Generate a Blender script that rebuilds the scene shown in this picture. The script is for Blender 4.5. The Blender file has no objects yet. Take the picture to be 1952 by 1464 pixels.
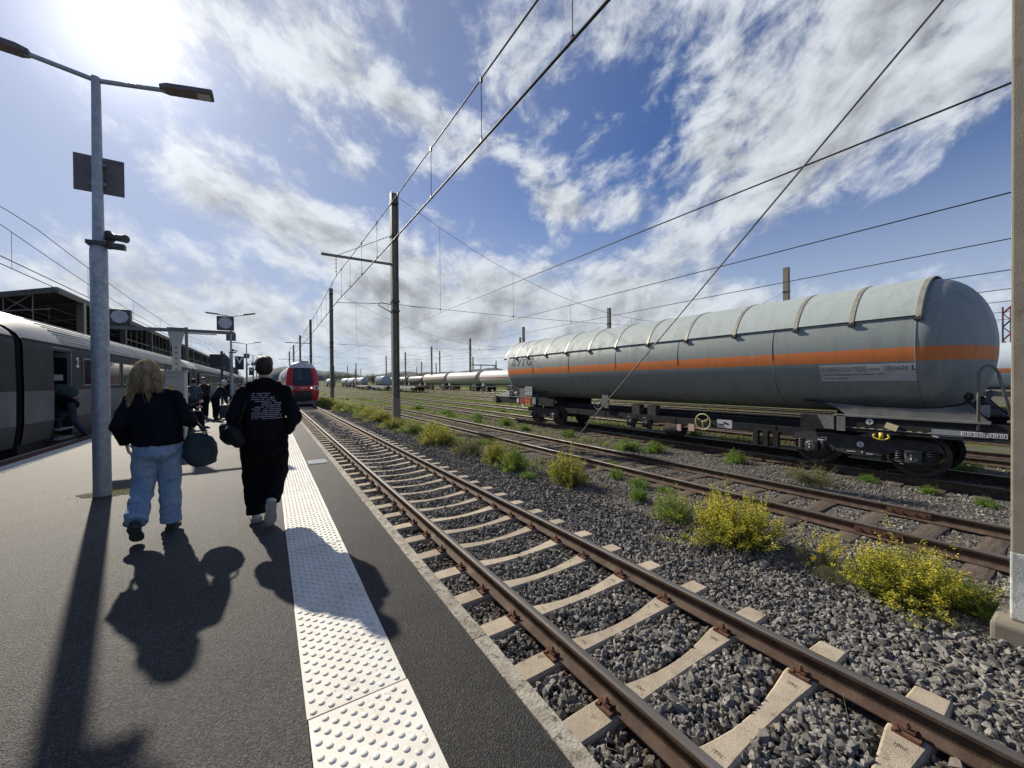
import bpy, bmesh, math, random
import numpy as np
from math import sin, cos, pi, radians, sqrt, atan2, asin
from mathutils import Vector, Matrix, noise as mnoise
from mathutils.bvhtree import BVHTree

random.seed(7)
rng = np.random.default_rng(7)
S = bpy.context.scene
COL = S.collection

# ------------------------------------------------------------------ camera
YAW, PITCH, ROLL = radians(32.332), radians(-0.446), 0.008
CAM = Vector((0.0, 0.0, 1.5))
Fv = Vector((sin(YAW) * cos(PITCH), cos(YAW) * cos(PITCH), sin(PITCH)))
R0 = Vector((cos(YAW), -sin(YAW), 0))
U0 = R0.cross(Fv)
Rv = R0 * cos(ROLL) - U0 * sin(ROLL)
Uv = R0 * sin(ROLL) + U0 * cos(ROLL)
cd = bpy.data.cameras.new('camera')
cd.sensor_width = 36.0
cd.lens = 36.0 * 733.0 / 1952.0
cd.clip_start = 0.05
cd.clip_end = 12000
cam = bpy.data.objects.new('camera', cd)
COL.objects.link(cam)
M = Matrix((Rv, Uv, -Fv)).transposed().to_4x4()
M.translation = CAM
cam.matrix_world = M
S.camera = cam

# ------------------------------------------------------------------ light and colour management
SUN_AZ, SUN_EL = radians(-13.1), radians(32.6)        # azimuth from +Y towards +X
SUN_DIR = Vector((sin(SUN_AZ) * cos(SUN_EL), cos(SUN_AZ) * cos(SUN_EL), sin(SUN_EL)))
S.view_settings.view_transform = 'Standard'
S.view_settings.look = 'None'
S.view_settings.exposure = 0.28
S.view_settings.gamma = 1.0
S.view_settings.use_curve_mapping = False
S.cycles.use_denoising = True
S.cycles.max_bounces = 6
S.cycles.transparent_max_bounces = 6
sl = bpy.data.lights.new('sun', 'SUN')
sl.energy = 4.9
sl.angle = radians(0.8)
sl.color = (1.0, 0.915, 0.77)
so = bpy.data.objects.new('sun', sl)
so.rotation_euler = SUN_DIR.to_track_quat('Z', 'Y').to_euler()
so.location = (0, 0, 60)
COL.objects.link(so)


# ------------------------------------------------------------------ node helpers
class NT:
    def __init__(s, nt):
        s.nt = nt
        nt.nodes.clear()

    def n(s, t, **kw):
        nd = s.nt.nodes.new(t)
        for k, v in kw.items():
            setattr(nd, k, v)
        return nd

    def put(s, sock, v):
        if isinstance(v, bpy.types.NodeSocket):
            s.nt.links.new(v, sock)
        else:
            sock.default_value = v

    def m(s, op, a, b=None, c=None, clamp=False):
        nd = s.n('ShaderNodeMath', operation=op, use_clamp=clamp)
        s.put(nd.inputs[0], a)
        if b is not None:
            s.put(nd.inputs[1], b)
        if c is not None:
            s.put(nd.inputs[2], c)
        return nd.outputs[0]

    def ss(s, v, a, b, lo=0.0, hi=1.0):
        nd = s.n('ShaderNodeMapRange', interpolation_type='SMOOTHSTEP')
        s.put(nd.inputs[0], v)
        for i, q in enumerate((a, b, lo, hi)):
            s.put(nd.inputs[1 + i], q)
        return nd.outputs[0]

    def mix(s, f, a, b, mode='MIX'):
        nd = s.n('ShaderNodeMix', data_type='RGBA', blend_type=mode)
        s.put(nd.inputs['Factor'], f)
        for nm, v in ((6, a), (7, b)):
            if not isinstance(v, bpy.types.NodeSocket) and len(v) == 3:
                v = (*v, 1)
            s.put(nd.inputs[nm], v)
        return nd.outputs[2]

    def noise(s, vec, scale, detail=4, rough=.55, dist=0.0, dims='3D'):
        nd = s.n('ShaderNodeTexNoise', noise_dimensions=dims)
        if vec is not None:
            s.put(nd.inputs['Vector'], vec)
        nd.inputs['Scale'].default_value = scale
        nd.inputs['Detail'].default_value = detail
        nd.inputs['Roughness'].default_value = rough
        nd.inputs['Distortion'].default_value = dist
        return nd.outputs[0]

    def vor(s, vec, scale, feature='F1', out='Distance'):
        nd = s.n('ShaderNodeTexVoronoi', feature=feature)
        if vec is not None:
            s.put(nd.inputs['Vector'], vec)
        nd.inputs['Scale'].default_value = scale
        return nd.outputs[out]

    def comb(s, x, y, z):
        nd = s.n('ShaderNodeCombineXYZ')
        for i, v in enumerate((x, y, z)):
            s.put(nd.inputs[i], v)
        return nd.outputs[0]


# ------------------------------------------------------------------ sky
W = bpy.data.worlds.new('World')
S.world = W
W.use_nodes = True
K = NT(W.node_tree)
tc = K.n('ShaderNodeTexCoord')
nrm = K.n('ShaderNodeVectorMath', operation='NORMALIZE')
K.put(nrm.inputs[0], tc.outputs['Generated'])
DIR = nrm.outputs[0]
sp = K.n('ShaderNodeSeparateXYZ')
K.put(sp.inputs[0], DIR)
dx, dy, dz = sp.outputs
AZ = K.m('MULTIPLY', K.m('ARCTAN2', dx, dy), 180 / pi)
EL = K.m('MULTIPLY', K.m('ARCSINE', dz), 180 / pi)
sky = K.n('ShaderNodeTexSky', sky_type='NISHITA', sun_disc=False)
sky.sun_elevation = SUN_EL
sky.sun_rotation = SUN_AZ
sky.altitude = 20
sky.air_density = 1.0
sky.dust_density = 0.3
sky.ozone_density = 2.5
K.put(sky.inputs[0], DIR) if sky.inputs else None
# clouds lie on a slab above the place: direction over height
zc = K.m('ADD', K.m('MAXIMUM', dz, 0.0), 0.10)
PX, PY = K.m('DIVIDE', dx, zc), K.m('DIVIDE', dy, zc)
P1 = K.comb(PX, PY, 3.7)
so_ = 0.09
P2 = K.comb(K.m('ADD', PX, so_ * sin(SUN_AZ)), K.m('ADD', PY, so_ * cos(SUN_AZ)), 3.7)


def blob(a, e, ra, re, rot=0.0, w=1.0):
    u = K.m('SUBTRACT', AZ, a)
    v = K.m('SUBTRACT', EL, e)
    c_, s_ = cos(radians(rot)), sin(radians(rot))
    uu = K.m('ADD', K.m('MULTIPLY', u, c_ / ra), K.m('MULTIPLY', v, s_ / ra))
    vv = K.m('ADD', K.m('MULTIPLY', u, -s_ / re), K.m('MULTIPLY', v, c_ / re))
    d = K.m('ADD', K.m('MULTIPLY', uu, uu), K.m('MULTIPLY', vv, vv))
    return K.m('MULTIPLY', K.m('POWER', 2.718, K.m('MULTIPLY', d, -1.0)), w)


dAZ = K.m('SUBTRACT', AZ, 25.0)
bow = K.m('MULTIPLY', K.m('SQRT', K.m('ADD', K.m('MULTIPLY', dAZ, dAZ), 300.0)), .27)
ACR = K.m('SUBTRACT', EL, bow)


def angvec(da, de):
    return K.comb(K.m('MULTIPLY', K.m('ADD', AZ, da), .082), K.m('MULTIPLY', K.m('ADD', ACR, de), .118), 4.3)


hi_w = K.ss(EL, 30.0, 60.0)


def cloudn(da, de, P, det):
    lo_ = K.noise(angvec(da, de), 1.55, det, .60, .30)
    hi_ = K.noise(P, 1.75, det, .58, .35)
    f_ = K.n('ShaderNodeMix', data_type='FLOAT')
    K.put(f_.inputs[0], hi_w)
    K.put(f_.inputs[2], lo_)
    K.put(f_.inputs[3], hi_)
    return f_.outputs[0]


N1 = cloudn(0, 0, P1, 11)
N2 = cloudn(-1.3, 2.2, P2, 5)
NB = K.noise(angvec(0, 0), .55, 2, .5, .2)
dens = K.m('ADD', K.m('MULTIPLY', K.m('SUBTRACT', N1, .5), 1.9), K.m('MULTIPLY', K.m('SUBTRACT', NB, .5), .3))
BL = [(-3, 21.5, 13, 3.8, -16, .40), (10, 17.5, 11, 4.2, -16, .40), (29, 13.5, 14, 6.0, 0, .52), (54, 11.5, 13, 4.6, 0, .46), (0, 8, 40, 5.0, 0, .44), (60, 5, 40, 5, 0, .40),
      (9, 27.5, 7, 1.9, -14, .30), (17, 34.6, 9, 2.0, -8, .26), (26, 30.5, 8, 2.6, 6, .26), (43, 28.8, 6, 3.0, 10, .26),
      (40, 24.0, 10, 2.1, -6, .36), (70, 27.5, 17, 8.0, 20, .46), (88, 36, 20, 12, 10, .40), (57, 20.5, 8, 2.0, 12, .12),
      (3, 38.5, 13, 5.0, -14, .40), (-10, 35, 9, 5, -20, .34), (-16, 29, 6, 4, -20, .16), (38, 41, 15, 6, 20, .30), (60, 42, 16, 8, 10, .26),
      (52, 30.5, 5, 6, 30, -.26), (0, 29.5, 9, 3.4, 0, -.20), (20, 38.5, 6, 3.0, -20, -.26), (24, 24.5, 7, 2.4, 0, -.36), (78, 14.5, 16, 3.6, 4, -.50),
      (47, 19.2, 8, 1.8, 6, -.26), (-22, 22, 9, 12, 0, -.36), (33, 36, 8, 2.6, 0, -.16)]
for b_ in BL:
    dens = K.m('ADD', dens, blob(*b_))
NF = K.noise(K.comb(K.m('MULTIPLY', AZ, .11), K.m('MULTIPLY', ACR, .13), 9.1), 3.6, 9, .66, .6)
dens = K.m('ADD', dens, K.m('MULTIPLY', K.m('SUBTRACT', NF, .5), .62))
dens = K.m('ADD', dens, -.085)
alpha = K.ss(dens, -.12, .44)
thick = K.ss(dens, .12, .80)
lit = K.m('MULTIPLY', K.m('SUBTRACT', N1, N2), 1.8)
sund = K.n('ShaderNodeVectorMath', operation='DOT_PRODUCT')
K.put(sund.inputs[0], DIR)
sund.inputs[1].default_value = SUN_DIR
SD = K.m('MAXIMUM', sund.outputs['Value'], 0.0)
g1 = K.m('POWER', SD, 7.0)
g2 = K.m('POWER', SD, 38.0)
g3 = K.m('POWER', SD, 260.0)
shade = K.m('ADD', K.m('MULTIPLY', thick, -.20), K.m('ADD', lit, .66))
shade = K.m('ADD', shade, K.m('MULTIPLY', K.m('SUBTRACT', NF, .5), .34))
shade = K.ss(shade, .02, .90, .28, .76)
shade = K.m('ADD', shade, K.m('MULTIPLY', g1, .05))
ccol = K.n('ShaderNodeVectorMath', operation='SCALE')
ccol.inputs[0].default_value = (.92, .985, 1.07)
K.put(ccol.inputs['Scale'], shade)
skyc = K.n('ShaderNodeVectorMath', operation='SCALE')
skyt = K.mix(1.0, sky.outputs[0], (.62, .93, 1.46, 1), 'MULTIPLY')
K.put(skyc.inputs[0], skyt)
skyc.inputs['Scale'].default_value = 0.064
# thin haze whitening low down
hz = K.ss(EL, 0.0, 30.0, .66, 0.0)
base = K.mix(hz, skyc.outputs[0], (.60, .66, .74))
veil = K.m('MULTIPLY', K.m('POWER', SD, 4.0), .62)
base = K.mix(veil, base, (.42, .445, .515))
allc = K.mix(alpha, base, ccol.outputs[0])
glow = K.m('ADD', K.m('MULTIPLY', g1, .04), K.m('ADD', K.m('MULTIPLY', g2, .12), K.m('MULTIPLY', g3, .62)))
gl = K.n('ShaderNodeVectorMath', operation='SCALE')
gl.inputs[0].default_value = (1.0, .955, .93)
K.put(gl.inputs['Scale'], glow)
ad = K.n('ShaderNodeVectorMath', operation='ADD')
K.put(ad.inputs[0], allc)
K.put(ad.inputs[1], gl.outputs[0])
sc10 = K.n('ShaderNodeVectorMath', operation='SCALE')
K.put(sc10.inputs[0], ad.outputs[0])
sc10.inputs['Scale'].default_value = 10.0
bg = K.n('ShaderNodeBackground')
K.put(bg.inputs[0], sc10.outputs[0])
bg.inputs[1].default_value = 0.085
wo = K.n('ShaderNodeOutputWorld')
K.put(wo.inputs[0], bg.outputs[0])


# ------------------------------------------------------------------ materials
def pbr(name, col, col2=None, rough=.6, rough2=None, metal=0.0, vscale=3.0, detail=6, lo=.35, hi=.65, bump=0.0, bscale=60.0,
        coord='pos', spec=.5, stretch=None, transl=0.0, island=0.0, objrand=0.0, vor=False, speck=None, grime=None, rustx=False, cells=None):
    m = bpy.data.materials.new(name)
    m.use_nodes = True
    k = NT(m.node_tree)
    out = k.n('ShaderNodeOutputMaterial')
    bs = k.n('ShaderNodeBsdfPrincipled')
    if coord == 'pos':
        vec = k.n('ShaderNodeNewGeometry').outputs['Position']
    else:
        vec = k.n('ShaderNodeTexCoord').outputs['Object']
    if stretch:
        mp = k.n('ShaderNodeMapping')
        k.put(mp.inputs['Vector'], vec)
        mp.inputs['Scale'].default_value = stretch
        vec2 = mp.outputs[0]
    else:
        vec2 = vec
    c = (*col, 1)
    if col2 is not None:
        f = k.ss(k.noise(vec2, vscale, detail, .6), lo, hi)
        c = k.mix(f, col, col2)
        if rough2 is not None:
            k.put(bs.inputs['Roughness'], k.m('ADD', k.m('MULTIPLY', f, rough2 - rough), rough))
    if rough2 is None or col2 is None:
        bs.inputs['Roughness'].default_value = rough
    if speck:                                  # (colour, scale, low, high)
        f = k.ss(k.noise(vec, speck[1], 2, .5), speck[2], speck[3])
        c = k.mix(f, c, speck[0])
    if grime:
        f = k.ss(k.noise(vec, grime[1], 5, .65), grime[2], grime[3])
        c = k.mix(f, c, grime[0])
    if cells:                                  # (scale, amount): every grain has a tone of its own
        vc = k.vor(vec, cells[0], out='Color')
        sc_ = k.n('ShaderNodeSeparateColor')
        k.put(sc_.inputs[0], vc)
        v = k.m('ADD', k.m('MULTIPLY', k.m('POWER', sc_.outputs[0], 2.2), cells[1] * 3.0), 1 - cells[1] * .75)
        hs = k.n('ShaderNodeHueSaturation')
        k.put(hs.inputs['Color'], c)
        k.put(hs.inputs['Value'], v)
        c = hs.outputs[0]
    if rustx:                                  # brake and rust dust settles along both rails
        sx_ = k.n('ShaderNodeSeparateXYZ')
        k.put(sx_.inputs[0], vec)
        d_ = k.m('ABSOLUTE', k.m('SUBTRACT', k.m('ABSOLUTE', k.m('SUBTRACT', sx_.outputs[0], 2.805)), .745))
        d_ = k.m('ADD', d_, k.m('MULTIPLY', k.noise(vec, 4, 4, .6), .30))
        c = k.mix(k.ss(d_, .14, .42, .75, 0.0), c, (.115, .075, .052))
    if island:
        rp = k.n('ShaderNodeNewGeometry').outputs['Random Per Island']
        v = k.m('ADD', k.m('MULTIPLY', rp, 2 * island), 1 - island)
        hs = k.n('ShaderNodeHueSaturation')
        k.put(hs.inputs['Color'], c)
        k.put(hs.inputs['Value'], v)
        c = hs.outputs[0]
    if objrand:
        rp = k.n('ShaderNodeObjectInfo').outputs['Random']
        v = k.m('ADD', k.m('MULTIPLY', rp, 2 * objrand), 1 - objrand)
        hs = k.n('ShaderNodeHueSaturation')
        k.put(hs.inputs['Color'], c)
        k.put(hs.inputs['Value'], v)
        c = hs.outputs[0]
    k.put(bs.inputs['Base Color'], c)
    bs.inputs['Metallic'].default_value = metal
    bs.inputs['Specular IOR Level'].default_value = spec if rough < .7 else spec * .35
    if bump:
        bn = k.n('ShaderNodeBump')
        bn.inputs['Strength'].default_value = min(1.0, bump)
        bn.inputs['Distance'].default_value = .01 if bump <= 1 else .01 * bump
        h = k.vor(vec, bscale) if vor else k.noise(vec2, bscale, 5, .65)
        k.put(bn.inputs['Height'], h)
        k.put(bs.inputs['Normal'], bn.outputs[0])
    if transl:
        tr = k.n('ShaderNodeBsdfTranslucent')
        k.put(tr.inputs['Color'], c)
        mx = k.n('ShaderNodeMixShader')
        mx.inputs[0].default_value = transl
        k.put(mx.inputs[1], bs.outputs[0])
        k.put(mx.inputs[2], tr.outputs[0])
        k.put(out.inputs[0], mx.outputs[0])
    else:
        k.put(out.inputs[0], bs.outputs[0])
    m['k'] = 1
    return m


MT = {}
MT['asphalt'] = pbr('asphalt_platform', (.042, .0405, .0395), (.058, .056, .0545), rough=.66, spec=.22, vscale=.9, lo=.3, hi=.7, bump=.5, bscale=150, vor=True,
                    cells=(165, .55), grime=((.033, .0315, .030), .6, .54, .70))
MT['asphalt_edge'] = pbr('asphalt_edge_strip', (.022, .0215, .021), (.031, .030, .029), rough=.68, spec=.22, vscale=2.0, bump=.5, bscale=160, vor=True, cells=(170, .5))
MT['tile'] = pbr('white_tactile_tile', (.74, .72, .65), (.64, .61, .535), rough=.55, vscale=3, bump=.15, bscale=140, grime=((.47, .41, .31), 7, .56, .78), objrand=.07, speck=((.42, .37, .28), 45, .66, .74))
MT['coping'] = pbr('coping_stone', (.30, .27, .215), (.42, .39, .32), rough=.85, vscale=9, lo=.4, hi=.6, bump=.9, bscale=70, grime=((.13, .115, .09), 22, .52, .66), objrand=.12)
MT['brickedge'] = pbr('dark_red_coping', (.10, .05, .04), (.14, .08, .06), rough=.85, vscale=8, bump=.5, bscale=60)
MT['concrete'] = pbr('concrete_sleeper', (.50, .425, .32), (.40, .34, .26), rough=.88, vscale=5, bump=.6, bscale=110, grime=((.20, .155, .115), 11, .56, .74), objrand=.12, speck=((.22, .19, .155), 160, .60, .70))
MT['wallconc'] = pbr('platform_wall_concrete', (.22, .20, .17), (.15, .14, .12), rough=.9, vscale=2, bump=.5, bscale=40)
MT['mastconc'] = pbr('mast_concrete', (.30, .27, .215), (.25, .225, .18), rough=.9, vscale=4, bump=.6, bscale=120, grime=((.19, .165, .13), 9, .56, .76), speck=((.16, .14, .11), 90, .68, .76))
MT['maststeel'] = pbr('mast_painted_steel', (.16, .155, .12), (.205, .195, .15), rough=.6, vscale=5, bump=.2, bscale=40)
MT['mastwhite'] = pbr('mast_whitewash', (.62, .64, .62), (.42, .44, .43), rough=.9, vscale=7, lo=.45, hi=.6, bump=.5, bscale=80)
MT['rust'] = pbr('rusty_rail', (.075, .050, .038), (.115, .082, .062), rough=.75, vscale=7, bump=.35, bscale=90, metal=.1, grime=((.16, .125, .092), 3.5, .56, .74))
MT['railhead'] = pbr('rail_head_steel', (.13, .115, .10), (.20, .185, .17), rough=.52, rough2=.42, metal=.55, vscale=2.5, stretch=(9, .5, 9))
MT['rustdark'] = pbr('rusty_fastening', (.17, .085, .055), (.10, .055, .04), rough=.8, vscale=30, bump=.5, bscale=150)
MT['stone'] = pbr('ballast_stone', (.128, .121, .110), (.215, .204, .187), rough=.85, vscale=25, bump=.35, bscale=160, island=.6, grime=((.17, .14, .105), 1.3, .58, .78), rustx=True)
MT['stone_one'] = pbr('ballast_stone_single', (.128, .121, .110), (.215, .204, .187), rough=.85, vscale=25, bump=.35, bscale=160, objrand=.55, grime=((.17, .14, .105), 1.3, .58, .78), rustx=True)
MT['stone_pale'] = pbr('pale_stone', (.62, .58, .50), (.50, .45, .37), rough=.85, vscale=12, bump=.4, bscale=90)
MT['gravel'] = pbr('yard_gravel_stone', (.17, .16, .145), (.25, .235, .21), rough=.9, vscale=3, bump=.4, bscale=90, island=.5)
MT['bed'] = pbr('ballast_bed_dust', (.035, .034, .034), (.07, .06, .05), rough=.95, vscale=6, bump=1.5, bscale=45, vor=True)
MT['wood'] = pbr('weathered_wood_sleeper', (.085, .066, .052), (.14, .115, .09), rough=.9, vscale=4, stretch=(.7, 9, 9), bump=.8, bscale=12, objrand=.2)
MT['galv'] = pbr('galvanised_steel', (.30, .33, .36), (.38, .41, .44), rough=.55, rough2=.42, metal=.45, vscale=16, bump=.08, bscale=40, grime=((.20, .18, .17), 4, .60, .80))
MT['darkmetal'] = pbr('dark_painted_metal', (.055, .057, .06), (.085, .086, .088), rough=.55, vscale=6, metal=.2)
MT['signback'] = pbr('sign_back_plate', (.13, .115, .12), (.17, .15, .145), rough=.6, vscale=8, metal=.35, bump=.1, bscale=60)
MT['black'] = pbr('black_plastic', (.012, .012, .014), (.02, .02, .022), rough=.5, vscale=10)
MT['white'] = pbr('white_paint', (.78, .78, .76), (.70, .70, .68), rough=.5, vscale=6)
MT['lens'] = pbr('grey_lens_disc', (.50, .52, .55), (.42, .44, .47), rough=.45, vscale=8)
MT['beige'] = pbr('beige_cabinet_paint', (.48, .46, .41), (.42, .40, .35), rough=.5, vscale=3, grime=((.30, .27, .22), 4, .64, .8))
MT['yellow'] = pbr('yellow_paint', (.72, .56, .06), (.62, .47, .06), rough=.5, vscale=10)
MT['yellowpale'] = pbr('pale_yellow_paint', (.60, .56, .26), (.50, .46, .2), rough=.5, vscale=10)
MT['orangeplate'] = pbr('orange_hazard_plate', (.85, .22, .03), (.75, .2, .04), rough=.5, vscale=5)
MT['redplate'] = pbr('red_hazard_plate', (.62, .06, .07), (.55, .07, .07), rough=.5, vscale=5)
MT['plate'] = pbr('grey_white_placard', (.55, .56, .57), (.48, .49, .50), rough=.5, vscale=4)
MT['ink'] = pbr('black_lettering', (.03, .032, .038), rough=.6)
MT['inkblue'] = pbr('blue_grey_lettering', (.045, .07, .12), rough=.6)
MT['wire'] = pbr('wire_copper_dark', (.035, .033, .033), (.05, .047, .045), rough=.5, metal=.4, vscale=20)
MT['insul'] = pbr('insulator_brown', (.06, .035, .03), rough=.3)
MT['bogie'] = pbr('bogie_grimy_black', (.022, .023, .025), (.045, .043, .042), rough=.6, vscale=5, bump=.2, bscale=60)
MT['wheel'] = pbr('wheel_steel_dark', (.05, .047, .045), (.085, .07, .06), rough=.5, metal=.5, vscale=6)
MT['spring'] = pbr('spring_steel', (.10, .10, .105), rough=.45, metal=.5)
MT['navy'] = pbr('navy_frame_paint', (.020, .021, .025), (.034, .034, .036), rough=.7, vscale=5, grime=((.06, .055, .048), 7, .60, .80))
MT['framegrey'] = pbr('grey_frame_paint', (.135, .14, .14), (.19, .19, .182), rough=.6, vscale=5, grime=((.09, .078, .066), 8, .56, .76))
MT['strap'] = pbr('strap_metal', (.36, .345, .28), (.28, .265, .21), rough=.5, metal=.3, vscale=9)
MT['leaf'] = pbr('shrub_leaf', (.13, .17, .03), (.22, .25, .04), rough=.55, vscale=4, transl=.5, island=.4, coord='obj')
MT['leafgreen'] = pbr('fresh_weed_leaf', (.13, .235, .03), (.21, .32, .045), rough=.5, vscale=5, transl=.5, island=.35, coord='obj')
MT['leafgrey'] = pbr('grey_green_leaf', (.13, .15, .07), (.2, .2, .1), rough=.6, vscale=5, transl=.4, island=.35, coord='obj')
MT['flower'] = pbr('yellow_flower', (.80, .66, .04), (.72, .68, .09), rough=.5, vscale=9, transl=.45, island=.2, coord='obj')
MT['stem'] = pbr('weed_stem', (.16, .15, .06), (.2, .16, .08), rough=.7, vscale=9, coord='obj')
MT['grass'] = pbr('yard_grass', (.14, .20, .035), (.25, .27, .065), rough=.6, vscale=.35, transl=.45, island=.4)
MT['straw'] = pbr('dry_straw', (.46, .40, .29), (.34, .29, .2), rough=.8, vscale=3, transl=.2, island=.25)
MT['moss'] = pbr('dry_moss_patch', (.10, .09, .072), (.085, .08, .062), rough=.95, vscale=12, bump=.8, bscale=110, speck=((.05, .045, .035), 60, .52, .62))
MT['litter'] = pbr('white_litter', (.8, .8, .78), rough=.7)


def paint(name, c, c2=None, rough=.4, **kw):
    return pbr(name, c, c2 or tuple(x * .82 for x in c), rough=rough, **{**dict(vscale=2.5), **kw})


# ------------------------------------------------------------------ mesh builder
def rotz(v, a):
    return (v[0] * cos(a) - v[1] * sin(a), v[0] * sin(a) + v[1] * cos(a), v[2])


SPLIT = {'sole_bar', 'centre_sill', 'cross_beam', 'frame_lip', 'clamp', 'brake_block', 'rib', 'container_frame', 'hanger_rod', 'bolt_hole', 'equipment_box', 'step', 'gutter',
         'roof_rib', 'wheel', 'strap', 'bracket', 'post', 'speaker_bracket', 'saddle', 'side_frame', 'dash_marks', 'stencil_marks', 'number_field', 'cover_bolt', 'notice_lines',
         'plate_digits', 'end_gusset', 'eyes', 'roof_panel', 'skirt_panel', 'pale_side_panel', 'grey_side_panel', 'cant_rail', 'fish_plate', 'roof_equipment', 'body_side', 'valve', 'vestibule', 'info_mark', 'lettering'}


class MB:
    def __init__(s):
        s.v, s.f, s.mi = [], [], []

    def add(s, vs, fs, mi=0):
        o = len(s.v)
        s.v += [tuple(p) for p in vs]
        s.f += [tuple(i + o for i in q) for q in fs]
        s.mi += [mi] * len(fs)
        return s

    def box(s, c, d, mi=0, rot=None, taper=None):
        x, y, z = d[0] / 2, d[1] / 2, d[2] / 2
        vs = [(-x, -y, -z), (x, -y, -z), (x, y, -z), (-x, y, -z), (-x, -y, z), (x, -y, z), (x, y, z), (-x, y, z)]
        if taper:
            vs = vs[:4] + [(p[0] * taper, p[1] * taper, p[2]) for p in vs[4:]]
        if rot is not None:
            vs = [tuple(rot @ Vector(p)) for p in vs]
        vs = [(p[0] + c[0], p[1] + c[1], p[2] + c[2]) for p in vs]
        return s.add(vs, [(0, 3, 2, 1), (4, 5, 6, 7), (0, 1, 5, 4), (1, 2, 6, 5), (2, 3, 7, 6), (3, 0, 4, 7)], mi)

    def bbox(s, a, b, mi=0):
        return s.box([(a[i] + b[i]) / 2 for i in range(3)], [abs(b[i] - a[i]) for i in range(3)], mi)

    def tube(s, pts, r, n=6, caps=True, mi=0):
        pts = [Vector(p) for p in pts]
        rr = r if isinstance(r, (list, tuple)) else [r] * len(pts)
        vs, fs = [], []
        up = None
        for i, p in enumerate(pts):
            t = (pts[min(i + 1, len(pts) - 1)] - pts[max(i - 1, 0)])
            if t.length < 1e-9:
                t = Vector((0, 0, 1))
            t.normalize()
            if up is None:
                a = Vector((0, 0, 1)) if abs(t.z) < .9 else Vector((1, 0, 0))
                up = (a - t * a.dot(t)).normalized()
            else:
                up = up - t * up.dot(t)
                up = up.normalized() if up.length > 1e-6 else t.orthogonal().normalized()
            b = t.cross(up)
            for j in range(n):
                a = 2 * pi * (j + .5) / n
                vs.append(p + (up * cos(a) + b * sin(a)) * rr[i])
        for i in range(len(pts) - 1):
            for j in range(n):
                fs.append((i * n + j, i * n + (j + 1) % n, (i + 1) * n + (j + 1) % n, (i + 1) * n + j))
        if caps:
            fs.append(tuple(range(n - 1, -1, -1)))
            fs.append(tuple((len(pts) - 1) * n + j for j in range(n)))
        return s.add(vs, fs, mi)

    def lathe(s, prof, o=(0, 0, 0), axis='z', n=24, a0=0.0, a1=2 * pi, mi=0):
        """prof: list of (radius, height along axis)"""
        closed = abs(a1 - a0 - 2 * pi) < 1e-6
        m = n if closed else n + 1
        vs, fs = [], []
        for r, h in prof:
            for j in range(m):
                a = a0 + (a1 - a0) * j / n
                p = (r * cos(a), r * sin(a), h)
                if axis == 'y':
                    p = (p[0], p[2], p[1])
                elif axis == 'x':
                    p = (p[2], p[0], p[1])
                vs.append((p[0] + o[0], p[1] + o[1], p[2] + o[2]))
        for i in range(len(prof) - 1):
            for j in range(n):
                k = (j + 1) % m
                fs.append((i * m + j, i * m + k, (i + 1) * m + k, (i + 1) * m + j))
        return s.add(vs, fs, mi)

    def prism(s, poly, axis, a, b, mi=0):
        """extrude a 2-D polygon; axis x: poly=(y,z); y: poly=(x,z); z: poly=(x,y)"""
        def P(u, v, w):
            return {'x': (w, u, v), 'y': (u, w, v), 'z': (u, v, w)}[axis]
        n = len(poly)
        vs = [P(u, v, a) for u, v in poly] + [P(u, v, b) for u, v in poly]
        fs = [(i, (i + 1) % n, n + (i + 1) % n, n + i) for i in range(n)]
        fs += [tuple(range(n - 1, -1, -1)), tuple(range(n, 2 * n))]
        return s.add(vs, fs, mi)

    def torus(s, c, R, r, axis='x', n=20, m=6, mi=0):
        pts = []
        for i in range(n + 1):
            a = 2 * pi * i / n
            u, v = R * cos(a), R * sin(a)
            pts.append({'x': (c[0], c[1] + u, c[2] + v), 'y': (c[0] + u, c[1], c[2] + v), 'z': (c[0] + u, c[1] + v, c[2])}[axis])
        return s.tube(pts, r, m, caps=False, mi=mi)

    def mesh(s, name, mats, smooth=False, fix=True):
        me = bpy.data.meshes.new(name)
        me.from_pydata(s.v, [], s.f)
        for q in (mats if isinstance(mats, (list, tuple)) else [mats]):
            me.materials.append(q)
        if any(s.mi):
            me.polygons.foreach_set('material_index', s.mi)
        if fix:
            bm = bmesh.new()
            bm.from_mesh(me)
            bmesh.ops.recalc_face_normals(bm, faces=bm.faces)
            bm.to_mesh(me)
            bm.free()
        if smooth:
            if smooth is True:
                me.polygons.foreach_set('use_smooth', [True] * len(me.polygons))
            else:
                me.polygons.foreach_set('use_smooth', [True] * len(me.polygons))
                me.set_sharp_from_angle(angle=radians(smooth))
        me.update()
        return me

    def islands(s):
        par = list(range(len(s.v)))

        def find(a):
            while par[a] != a:
                par[a] = par[par[a]]
                a = par[a]
            return a
        for f in s.f:
            for q in f[1:]:
                par[find(q)] = find(f[0])
        grp = {}
        for f, m in zip(s.f, s.mi):
            grp.setdefault(find(f[0]), []).append((f, m))
        out = []
        for fl in grp.values():
            b = MB()
            mp = {}
            for f, m in fl:
                b.f.append(tuple(mp.setdefault(i, len(mp)) for i in f))
                b.mi.append(m)
            b.v = [None] * len(mp)
            for i, j in mp.items():
                b.v[j] = s.v[i]
            out.append(b)
        return out

    def build(s, name, mats, parent=None, smooth=False, loc=None, fix=True):
        if name in SPLIT and parent is not None:
            isl = s.islands()
            if 1 < len(isl) < 60:
                o = None
                for b in isl:
                    o = link(name, b.mesh(name, mats, smooth, fix), parent, loc)
                return o
        return link(name, s.mesh(name, mats, smooth, fix), parent, loc)


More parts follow.
